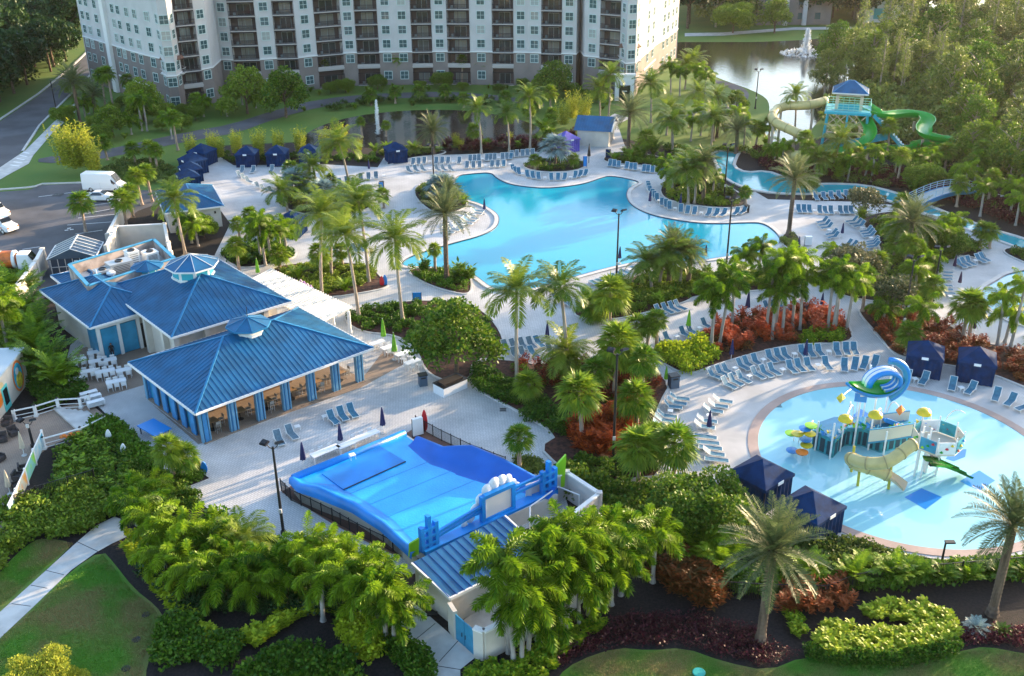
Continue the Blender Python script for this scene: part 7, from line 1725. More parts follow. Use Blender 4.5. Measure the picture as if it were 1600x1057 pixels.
PALMS = [
 # main coconut palms
 ('wave', 'standing in the wide red bed', [('C', 808, 614, 462, 1.0), ('C', 888, 600, 455, .9), ('F', 910, 694, 612, 1.25), ('F', 995, 672, 622, 1.2), ('F', 997, 760, 700, 1.15), ('F', 1052, 752, 692, 1.25), ('C', 895, 598, 548, .8), ('F', 958, 622, 536, 1.3), ('F', 985, 592, 552, 1.1), ('F', 1003, 640, 560, 1.0), ('F', 930, 640, 580, .9)]),
 ('tree', 'in the bed behind the bar pavilion', [('C', 630, 505, 378, 1.05), ('C', 561, 498, 370, 1.0)]),
 ('perg', 'in the bed right of the pergola', [('C', 503, 465, 338, 1.0), ('C', 576, 440, 315, .9), ('C', 518, 433, 345, .85), ('F', 536, 420, 392, .7)]),
 ('west', 'between restaurant and west deck', [('C', 290, 398, 313, 1.0), ('F', 134, 362, 316, 1.15), ('F', 199, 357, 312, 1.15), ('F', 208, 340, 300, .9), ('F', 222, 320, 275, .9), ('F', 238, 315, 268, .9), ('F', 245, 265, 235, .8), ('F', 168, 250, 222, .9), ('F', 212, 258, 232, .9), ('F', 236, 258, 230, .9), ('F', 375, 432, 385, .8), ('X', 415, 415, 350, 1.1), ('X', 425, 412, 362, 1.1), ('X', 408, 405, 368, 1.0), ('X', 310, 385, 358, 1.1), ('X', 300, 380, 345, 1.1), ('F', 375, 375, 350, .7), ('F', 390, 360, 335, .8)]),
 ('silv', 'in the planting of the west deck', [('S', 465, 318, 285, 1.0), ('C', 547, 298, 222, 1.0), ('C', 497, 312, 262, .8), ('C', 480, 322, 292, .8), ('S', 505, 325, 300, .8), ('F', 520, 300, 280, .7), ('C', 450, 335, 300, .8), ('F', 572, 318, 300, .8), ('F', 600, 325, 305, .8), ('C', 535, 345, 318, .7)]),
 ('pool', 'in the planter left of the main pool', [('D', 698, 438, 336, 1.15), ('B', 662, 428, 418, .8), ('B', 718, 440, 425, 1.0), ('B', 732, 440, 425, .8), ('F', 680, 425, 390, .6)]),
 ('rock', 'in the grey bed northwest of the pool', [('D', 677, 240, 205, 1.1), ('S', 690, 312, 292, .9), ('D', 700, 325, 300, .8), ('F', 705, 318, 300, .7)]),
 ('pond', 'along the pond north of the pool', [('C', 752, 240, 170, .75), ('C', 796, 238, 178, .75), ('C', 828, 234, 152, .9), ('F', 566, 215, 190, .6), ('F', 603, 213, 195, .6), ('S', 868, 262, 232, 1.0), ('F', 836, 265, 250, .7), ('F', 895, 262, 248, .7), ('F', 860, 220, 205, .8)]),
 ('apt', 'at the foot of the apartment block', [('C', 950, 190, 118, .9), ('C', 937, 188, 140, .9), ('C', 1017, 192, 132, .95), ('C', 1094, 190, 145, .9), ('C', 1050, 240, 190, .95), ('D', 981, 240, 178, 1.3), ('F', 492, 132, 90, .9), ('F', 512, 134, 100, .9), ('F', 625, 130, 88, 1.1), ('F', 636, 130, 88, 1.0), ('F', 722, 130, 95, .9), ('F', 748, 130, 92, .9), ('F', 757, 130, 95, .9), ('D', 126, 195, 130, 1.3), ('D', 150, 185, 150, 1.0), ('F', 165, 170, 118, 1.1), ('F', 178, 172, 115, 1.1), ('F', 205, 165, 125, 1.0), ('F', 278, 235, 185, 1.0), ('F', 310, 178, 155, 1.0), ('X', 222, 205, 160, 1.1), ('X', 230, 205, 158, 1.1), ('C', 1070, 140, 100, .9), ('C', 1085, 138, 95, 1.0), ('X', 1062, 150, 115, 1.1), ('X', 1085, 148, 110, 1.1), ('X', 1100, 158, 122, 1.2), ('X', 1048, 148, 105, 1.2), ('C', 1125, 180, 152, .9), ('F', 1010, 245, 215, 1.0), ('F', 860, 175, 145, 1.0)]),
 ('east', 'in the bed east of the main pool', [('D', 1098, 318, 255, .9), ('C', 1085, 318, 262, 1.0), ('C', 1075, 320, 270, 1.0), ('X', 1050, 300, 272, 1.1), ('B', 1140, 310, 295, .8), ('F', 1165, 320, 300, .7), ('D', 1232, 368, 280, 1.1), ('D', 1120, 215, 192, 1.1), ('D', 1150, 240, 205, 1.0), ('C', 1240, 222, 150, .8), ('C', 1302, 268, 222, 1.1), ('F', 1180, 232, 200, .9), ('F', 1200, 235, 195, .9), ('X', 1222, 262, 232, 1.0), ('X', 1210, 258, 236, 1.0), ('F', 1386, 245, 198, 1.0), ('X', 1398, 278, 246, 1.1), ('X', 1420, 280, 250, 1.1), ('X', 1445, 278, 248, 1.1), ('X', 1432, 285, 258, 1.0), ('F', 1475, 268, 235, 1.0), ('X', 1350, 282, 262, .9), ('C', 1270, 275, 248, .8), ('X', 1290, 272, 250, .9), ('X', 1318, 278, 256, .9), ('F', 1335, 272, 240, .8), ('A', 1365, 278, 0, .9), ('X', 1462, 262, 238, .9), ('F', 1255, 262, 215, .9), ('A', 1310, 282, 0, .8), ('A', 1480, 292, 0, .9)]),
 ('sou', 'in the bed south of the main pool', [('D', 1045, 445, 385, .9), ('C', 1030, 450, 400, .9), ('C', 1062, 450, 398, .9), ('C', 1018, 455, 412, .8), ('D', 1075, 448, 400, .8), ('F', 953, 512, 458, 1.3), ('F', 930, 500, 480, 1.1), ('F', 1026, 548, 500, .75), ('F', 1010, 548, 510, .75), ('F', 987, 545, 510, .9), ('F', 975, 560, 545, 1.2), ('F', 870, 575, 560, .6)]),
 ('fox', 'rising from the red bed below the pool', [('X', 1109, 545, 450, 1.15), ('X', 1124, 540, 438, 1.15), ('X', 1144, 510, 430, 1.1), ('X', 1112, 548, 470, 1.1), ('X', 1210, 520, 415, 1.15), ('X', 1196, 525, 430, 1.1), ('X', 1222, 525, 448, 1.1), ('X', 1206, 530, 462, 1.1), ('X', 1238, 512, 412, 1.1), ('X', 1250, 515, 440, 1.1), ('X', 1293, 520, 435, 1.1), ('X', 1300, 522, 445, 1.1), ('X', 1305, 518, 425, 1.0), ('X', 1322, 520, 442, 1.1)]),
 ('rig', 'in the beds at the right', [('D', 1417, 402, 348, 1.25), ('F', 1503, 532, 478, 1.15), ('X', 1570, 535, 495, 1.1), ('X', 1558, 540, 470, 1.0), ('X', 1578, 545, 450, 1.0), ('F', 1530, 385, 360, .8), ('F', 1546, 388, 362, .8), ('X', 1440, 430, 405, 1.1), ('X', 1465, 395, 365, 1.1), ('X', 1485, 380, 350, 1.1), ('X', 1430, 450, 425, 1.0), ('F', 1395, 405, 380, .8)]),
 ('fr', 'inside the front fence on the right', [('D', 1188, 1003, 862, 1.18), ('D', 1550, 960, 824, 1.2), ('A', 1330, 912, 0, .65), ('A', 1390, 910, 0, .65), ('A', 1425, 912, 0, .6), ('A', 1080, 880, 0, 1.1), ('A', 1130, 900, 0, 1.0), ('A', 1060, 850, 0, 1.0), ('A', 1250, 915, 0, .8), ('A', 1345, 893, 0, .5), ('A', 1405, 900, 0, .5), ('A', 1560, 908, 0, .5), ('A', 1600, 908, 0, .5), ('A', 1510, 910, 0, .45), ('A', 1470, 912, 0, .45)]),
 ('sp', 'in the small bed beside the surf machine', [('F', 812, 738, 684, .8)]), ('sl', 'in the small bed at the deck corner', [('F', 272, 752, 699, .85), ('F', 288, 750, 712, .85)]),
 ('fl', 'in the big cluster below the deck', [('X', 228, 835, 775, 1.1), ('X', 250, 860, 800, 1.2), ('X', 215, 820, 765, 1.1), ('X', 272, 880, 825, 1.2), ('X', 300, 870, 815, 1.2), ('X', 330, 890, 835, 1.2), ('X', 262, 900, 850, 1.2), ('X', 310, 925, 872, 1.2), ('X', 345, 945, 890, 1.2), ('X', 372, 930, 870, 1.1), ('X', 240, 790, 745, 1.0), ('X', 350, 855, 810, 1.0), ('C', 395, 880, 830, .8), ('X', 420, 925, 868, 1.1), ('X', 440, 935, 885, 1.1), ('X', 402, 945, 895, 1.1),
    ('X', 495, 910, 835, 1.2), ('X', 515, 930, 855, 1.2), ('X', 540, 945, 862, 1.2), ('X', 550, 975, 890, 1.2), ('X', 565, 975, 925, 1.1), ('X', 590, 975, 885, 1.2), ('X', 604, 1005, 915, 1.2), ('X', 617, 1008, 945, 1.1), ('X', 635, 990, 920, 1.1), ('X', 525, 900, 840, 1.0), ('X', 505, 970, 890, 1.1), ('X', 575, 940, 870, 1.1)]),
 ('fm', 'in the tall cluster right of the gated enclosure', [('X', 803, 1035, 880, 1.25), ('X', 815, 1035, 915, 1.25), ('X', 825, 1025, 950, 1.2), ('X', 795, 1020, 930, 1.2), ('X', 845, 1010, 960, 1.1), ('X', 872, 985, 860, 1.3), ('X', 885, 990, 890, 1.3), ('X', 880, 985, 835, 1.2), ('X', 905, 980, 920, 1.2), ('X', 860, 985, 900, 1.2), ('X', 945, 950, 850, 1.25), ('X', 955, 945, 875, 1.2), ('X', 935, 950, 895, 1.2), ('X', 970, 930, 865, 1.2), ('X', 920, 960, 830, 1.1), ('X', 975, 920, 835, 1.1), ('X', 1000, 900, 820, 1.1), ('X', 1020, 910, 835, 1.1), ('X', 840, 1000, 870, 1.1)]),
 ('le', 'behind the terrace at the left edge', [('X', 15, 555, 480, 1.3), ('X', 0, 560, 500, 1.3), ('X', -8, 555, 470, 1.2), ('F', 30, 520, 490, 1.0), ('A', 95, 608, 0, 1.1), ('A', 75, 590, 0, 1.2), ('A', 55, 560, 0, 1.3), ('A', 60, 535, 0, 1.2), ('A', 40, 500, 0, 1.2), ('A', 20, 470, 0, 1.1), ('A', 45, 460, 0, 1.0)]),
 ('nrow', 'in the row behind the navy cabanas', [('Y', 300, 250, 0, .75), ('Y', 335, 245, 0, .7), ('Y', 372, 245, 0, .7), ('Y', 407, 247, 0, .75), ('Y', 437, 245, 0, .75), ('Y', 470, 244, 0, .8), ('Y', 510, 245, 0, .75), ('Y', 535, 243, 0, .8), ('Y', 345, 250, 0, .6)]),
 ('ny', 'beside the car park', [('Y', 118, 272, 0, 1.25), ('Y', 135, 270, 0, 1.2), ('Y', 105, 265, 0, 1.15), ('Y', 148, 274, 0, 1.0)]),
 ('nk', 'near the kiosk', [('Y', 895, 190, 0, .9), ('Y', 912, 195, 0, .9), ('Y', 880, 200, 0, .8), ('A', 850, 210, 0, .9), ('A', 1020, 245, 0, .9), ('A', 1000, 250, 0, .8), ('A', 985, 252, 0, .7), ('A', 1080, 262, 0, .9)]),
 ('cy', 'on the dark mulch at the lower right', [('K', 1525, 985, 0, 1.0), ('K', 1565, 990, 0, .8)]),
]
for _, zone, L in PALMS:
    for k, x, y, cy, s in L: palm(k, x, y, cy+(20 if _ == 'fl' else 8 if _ == 'fm' else 0), zone, s*(.93 if _ == 'fl' else 1))
# palms lining the river and slide area on the right, and across the far lawn
def tree(kind, x, y, cy, s, zone, desc, z=0):
    p = G(x, y, z); t = thing({'pine': 'pine_tree', 'gold': 'golden_bush', 'forest': 'forest_tree', 'darkwood': 'woodland_tree', 'magnolia': 'magnolia_tree', 'bush': 'round_tree', 'near': 'leafy_tree'}[kind], p, R.uniform(0, 6.28)); NV[0] += 1
    mobj('trunk', TRK[kind], t, (0, 0, 0), 0, s); mobj('crown', TR[kind][NV[0] % len(TR[kind])], t, (0, 0, 0), 0, s); t['label'] = desc; return t
def one(kind, x, y, s, label, cat='tree'): o = tree(kind, x, y, 0, s, '', label); tag(o, label, cat)
one('near', 714, 588, 1.15, 'dense broad leafy tree behind the white planter box'); one('bush', 1092, 842, 1.05, 'wide round leafy tree left of the bottom cabanas')
one('magnolia', 1350, 447, 1.0, 'magnolia with pale leaf backs right of the foxtail palms'); one('magnolia', 1318, 452, 1.25, 'larger magnolia with pale leaf backs above the path'); one('magnolia', 1350, 345, 1.1, 'small magnolia at the end of the lounger row by the lazy river')
one('magnolia', 1390, 498, 1.15, 'magnolia in the red bed beside the lamp post'); one('near', 387, 178, 1.3, 'bright green tree left of the grey path in front of the apartments'); one('near', 447, 184, 1.3, 'dark leafy tree on the lawn by the curved path'); one('near', 868, 155, 1.1, 'dark tree against the apartment base near its right corner')
one('near', 225, 190, 1.1, 'leafy tree at the left corner of the apartments'); one('bush', 255, 190, .7, 'round bush tree at the left apartment corner'); one('near', 178, 215, .8, 'grey green tree beside the service path'); one('bush', 440, 150, .7, 'bright round tree against the apartment base'); one('bush', 540, 145, .6, 'dark small tree below the angled balconies')
one('bush', 590, 140, .6, 'small dark tree below the middle balconies'); one('bush', 690, 138, .7, 'dark small tree between two balcony columns'); one('near', 1150, 175, .6, 'loose small tree at the bend of the lakeside path'); one('bush', 120, 150, .8, 'dark bushy tree beside the road at the apartment end')
one('bush', 320, 372, .55, 'small leafy tree behind the restroom hut'); one('bush', 1260, 300, .5, 'small round tree by the lazy river bend'); one('bush', 1440, 295, .8, 'leafy tree at the left end of the footbridge'); one('bush', 1480, 400, .7, 'leafy tree behind the stiff date palm'); one('gold', 72, 1085, .66, 'golden lit bush tree at the bottom left corner'); one('gold', 118, 1078, .34, 'small golden bush right of the corner bush')
one('bush', 1145, 52, 1.6, 'large grey green tree on the far lake shore, left of centre'); one('near', 1210, 52, 1.3, 'tall tree on the far lake shore before the distant house')

# scattered forest
def scatter(poly, n, dmin, kinds, seed, zone_label, name_kind, smin=.8, smax=1.3, cat='tree', group=None, tries=30):
    rr = random.Random(seed); W = [G(x, y) for x, y in poly]; x0, x1 = min(p.x for p in W), max(p.x for p in W); y0, y1 = min(p.y for p in W), max(p.y for p in W); pts = []; k = 0
    while len(pts) < n and k < n*tries:
        k += 1; x, y = rr.uniform(x0, x1), rr.uniform(y0, y1)
        if not inpoly(x, y, W): continue
        if any((x-a)**2+(y-b)**2 < dmin*dmin for a, b in pts): continue
        pts.append((x, y)); NV[0] += 1; kd = kinds[int(rr.random()*len(kinds))]; s = rr.uniform(smin, smax)
        if kd in TR:
            t = thing(name_kind, (x, y, 0), rr.uniform(0, 6.28)); zs = s*rr.uniform(.8, 1.25); mobj('trunk', TRK[kd], t, (0, 0, 0), 0, (s, s, zs)); mobj('crown', TR[kd][NV[0] % len(TR[kd])], t, (0, 0, 0), 0, (s, s, zs))
        else:
            t = thing(NAME[kd][0], (x, y, 0), rr.uniform(0, 6.28)); h = rr.uniform(3.2, 6.2)*s
            if kd in PT: mobj('trunk', PT[kd], t, (0, 0, 0), 0, (1, 1, h)); mobj('crown', CR[kd][NV[0] % len(CR[kd])], t, (0, 0, h-.05), 0, 1.1)
            else: mobj('foliage', CR[kd][NV[0] % len(CR[kd])], t, (0, 0, 0), 0, s)
            tag(t, NAME[kd][1]+' '+zone_label[1], 'palm', NAME[kd][1]+'s '+zone_label[1]); continue
        tag(t, zone_label[0], cat, group)
scatter([(1510, 262), (1500, 200), (1450, 165), (1370, 148), (1310, 150), (1280, 150), (1300, 110), (1365, 95), (1420, 50), (1470, 42), (1560, 40), (1640, 40), (1800, 110), (1950, 330), (2000, 520), (1760, 400), (1640, 330), (1540, 280)], 300, 4.9, ['forest', 'forest', 'forest', 'forest', 'forest', 'pine'], 3, ('olive green tree in the dense forest on the right', ''), 'forest_tree', .62, 1.15, group='trees of the forest on the right')
scatter([(1365, 95), (1420, 50), (1470, 42), (1570, 40), (1700, 60), (1700, 100), (1500, 90)], 16, 12, ['pine'], 13, ('taller tree rising above the forest at the upper right', ''), 'forest_tree', 1.1, 1.5, group='taller trees above the right forest')
scatter([(-90, 205), (0, 172), (60, 131), (106, 95), (122, 72), (120, 20), (60, -10), (-160, 40)], 150, 4.6, ['darkwood'], 4, ('dark green tree in the wood left of the road', ''), 'woodland_tree', .9, 1.4, group='trees of the dark wood on the left')
scatter([(1072, 48), (1130, 46), (1225, 39), (1300, 40), (1420, 34), (1500, 22), (1500, 2), (1250, -8), (1072, 0)], 110, 6.5, ['darkwood', 'forest'], 5, ('tree in the far wood beyond the lake', ''), 'distant_tree', 1.0, 1.6, group='trees of the far wood beyond the lake')
scatter([(1500, 285), (1600, 315), (1700, 340), (1700, 300), (1560, 262), (1505, 252)], 26, 3.8, ['X', 'F', 'C', 'X', 'A'], 6, ('', 'among the slides and the upper river'), 'x', .8, 1.1)
scatter([(1220, 283), (1300, 283), (1400, 296), (1450, 312), (1500, 330), (1560, 352), (1640, 372), (1640, 345), (1560, 325), (1480, 300), (1400, 284), (1300, 278), (1215, 270)], 22, 3.6, ['X', 'F', 'A', 'X'], 7, ('', 'on the strip between the two river channels'), 'x', .7, 1.0)
scatter([(1050, 200), (1120, 205), (1180, 215), (1230, 230), (1190, 236), (1120, 230), (1060, 238), (1030, 225)], 16, 4, ['F', 'X', 'C', 'A'], 8, ('', 'between the kiosk and the lake'), 'x', .7, 1.0)
scatter([(270, 176), (350, 168), (430, 150), (500, 142), (500, 152), (420, 168), (330, 190), (280, 195)], 22, 2.8, ['A', 'X', 'bush', 'A'], 9, ('low bushy tree along the left apartment base', 'along the left apartment base'), 'bushy_tree', .35, .5, group='bushy trees along the left apartment base')
scatter([(500, 140), (700, 134), (860, 140), (960, 158), (950, 175), (860, 152), (700, 142), (500, 150)], 26, 3.2, ['A', 'bush', 'A'], 10, ('low bushy tree along the middle apartment base', 'along the middle apartment base'), 'bushy_tree', .3, .45, group='bushy trees along the middle apartment base')
scatter([(130, 160), (260, 185), (300, 215), (200, 232), (120, 230), (90, 215)], 20, 3.6, ['bush', 'X', 'A', 'bush'], 12, ('leafy bush tree between the road and the apartments', 'between the road and the apartments'), 'bushy_tree', .4, .7, group='bush trees between road and apartments')

for bk, n_, kinds_, sd_, zn_ in (('crescent', 13, ['F', 'X', 'A', 'B', 'A'], 71, 'in the crescent bed'), ('south', 10, ['F', 'A', 'X', 'B'], 72, 'in the bed along the south shore'), ('silver', 7, ['F', 'C', 'A', 'B'], 73, 'among the west deck planting'),
                        ('west', 7, ['X', 'A', 'B'], 74, 'between hut and pergola'), ('pergola', 5, ['F', 'B', 'A'], 75, 'beside the pergola'), ('east', 6, ['X', 'A', 'B'], 76, 'in the eastern bed'), ('redright', 6, ['F', 'X', 'A'], 77, 'in the red bed behind the cabanas'),
                        ('wave', 7, ['A', 'B', 'F'], 78, 'low in the wide red bed'), ('kiosk', 4, ['A', 'B'], 79, 'in the kiosk garden'), ('rock', 4, ['A', 'B'], 80, 'around the northwest lamp post')):
    scatter([I(v) for v in BEDW[bk]], n_, 2.0, kinds_, sd_, ('', zn_), 'x', .55, .8)
scatter([(440, 172), (600, 158), (760, 156), (860, 172), (900, 195), (860, 205), (800, 178), (620, 168), (500, 185)], 14, 5, ['F', 'B', 'F'], 81, ('', 'on the bank above the pond'), 'x', .4, .6)
scatter([(480, 236), (560, 236), (640, 236), (760, 228), (860, 222), (870, 232), (700, 238), (560, 244)], 16, 2.5, ['F', 'A', 'Y', 'B'], 82, ('', 'on the near bank of the pond'), 'x', .5, .7)

# ---- shrubs and ground cover: numpy scatter of leaf clumps into one mesh per planting
def clumps(tmpl, pts, rn, smin, smax):
    T_ = np.asarray(tmpl, dtype=np.float32); out = []
    for x, y, z in pts:
        a = rn.rand()*6.28; s = smin*.75+(smax*1.08-smin*.75)*rn.rand(); c, d = math.cos(a)*s, math.sin(a)*s; q = T_.copy(); X = T_[..., 0]*c-T_[..., 1]*d; Y = T_[..., 0]*d+T_[..., 1]*c; q[..., 0] = X+x; q[..., 1] = Y+y; q[..., 2] = T_[..., 2]*s+z; out.append(q)
    return np.concatenate(out) if out else np.zeros((0, 4, 3))
SH = {'rosette': shoots(46, 7, .62, .42, .30, .30), 'low': foliage([(0, 0, .28, .42), (.25, .1, .22, .3), (-.2, -.15, .24, .32)], 330, .15, 41, W=.5), 'mid': foliage([(0, 0, .5, .55), (.35, .15, .4, .42), (-.3, -.2, .42, .42), (0, .35, .35, .35)], 230, .22, 42, W=.4), 'spiky': shoots(43, 12, .8, .5, .4, .16), 'tallspiky': shoots(44, 15, 1.7, .9, .62, .15), 'tiny': foliage([(0, 0, .12, .25)], 400, .10, 45)}
def cover(name, poly, n, kind, m, label, smin=.8, smax=1.3, seed=1, z=.08, pic=True, dmin=None, cat='shrubs'):
    rn = np.random.RandomState(seed); W = [G(x, y) for x, y in poly] if pic else poly; x0, x1 = min(p.x for p in W), max(p.x for p in W); y0, y1 = min(p.y for p in W), max(p.y for p in W); pts = []; k = 0
    while len(pts) < n and k < n*40:
        k += 1; x, y = rn.uniform(x0, x1), rn.uniform(y0, y1)
        if inpoly(x, y, W): pts.append((x, y, z))
    q = clumps(SH[kind], pts, rn, smin, smax)
    if not len(q): return
    o = mobj(name, qmesh(name, q, m)); tag(o, label, cat, kind='stuff'); return o
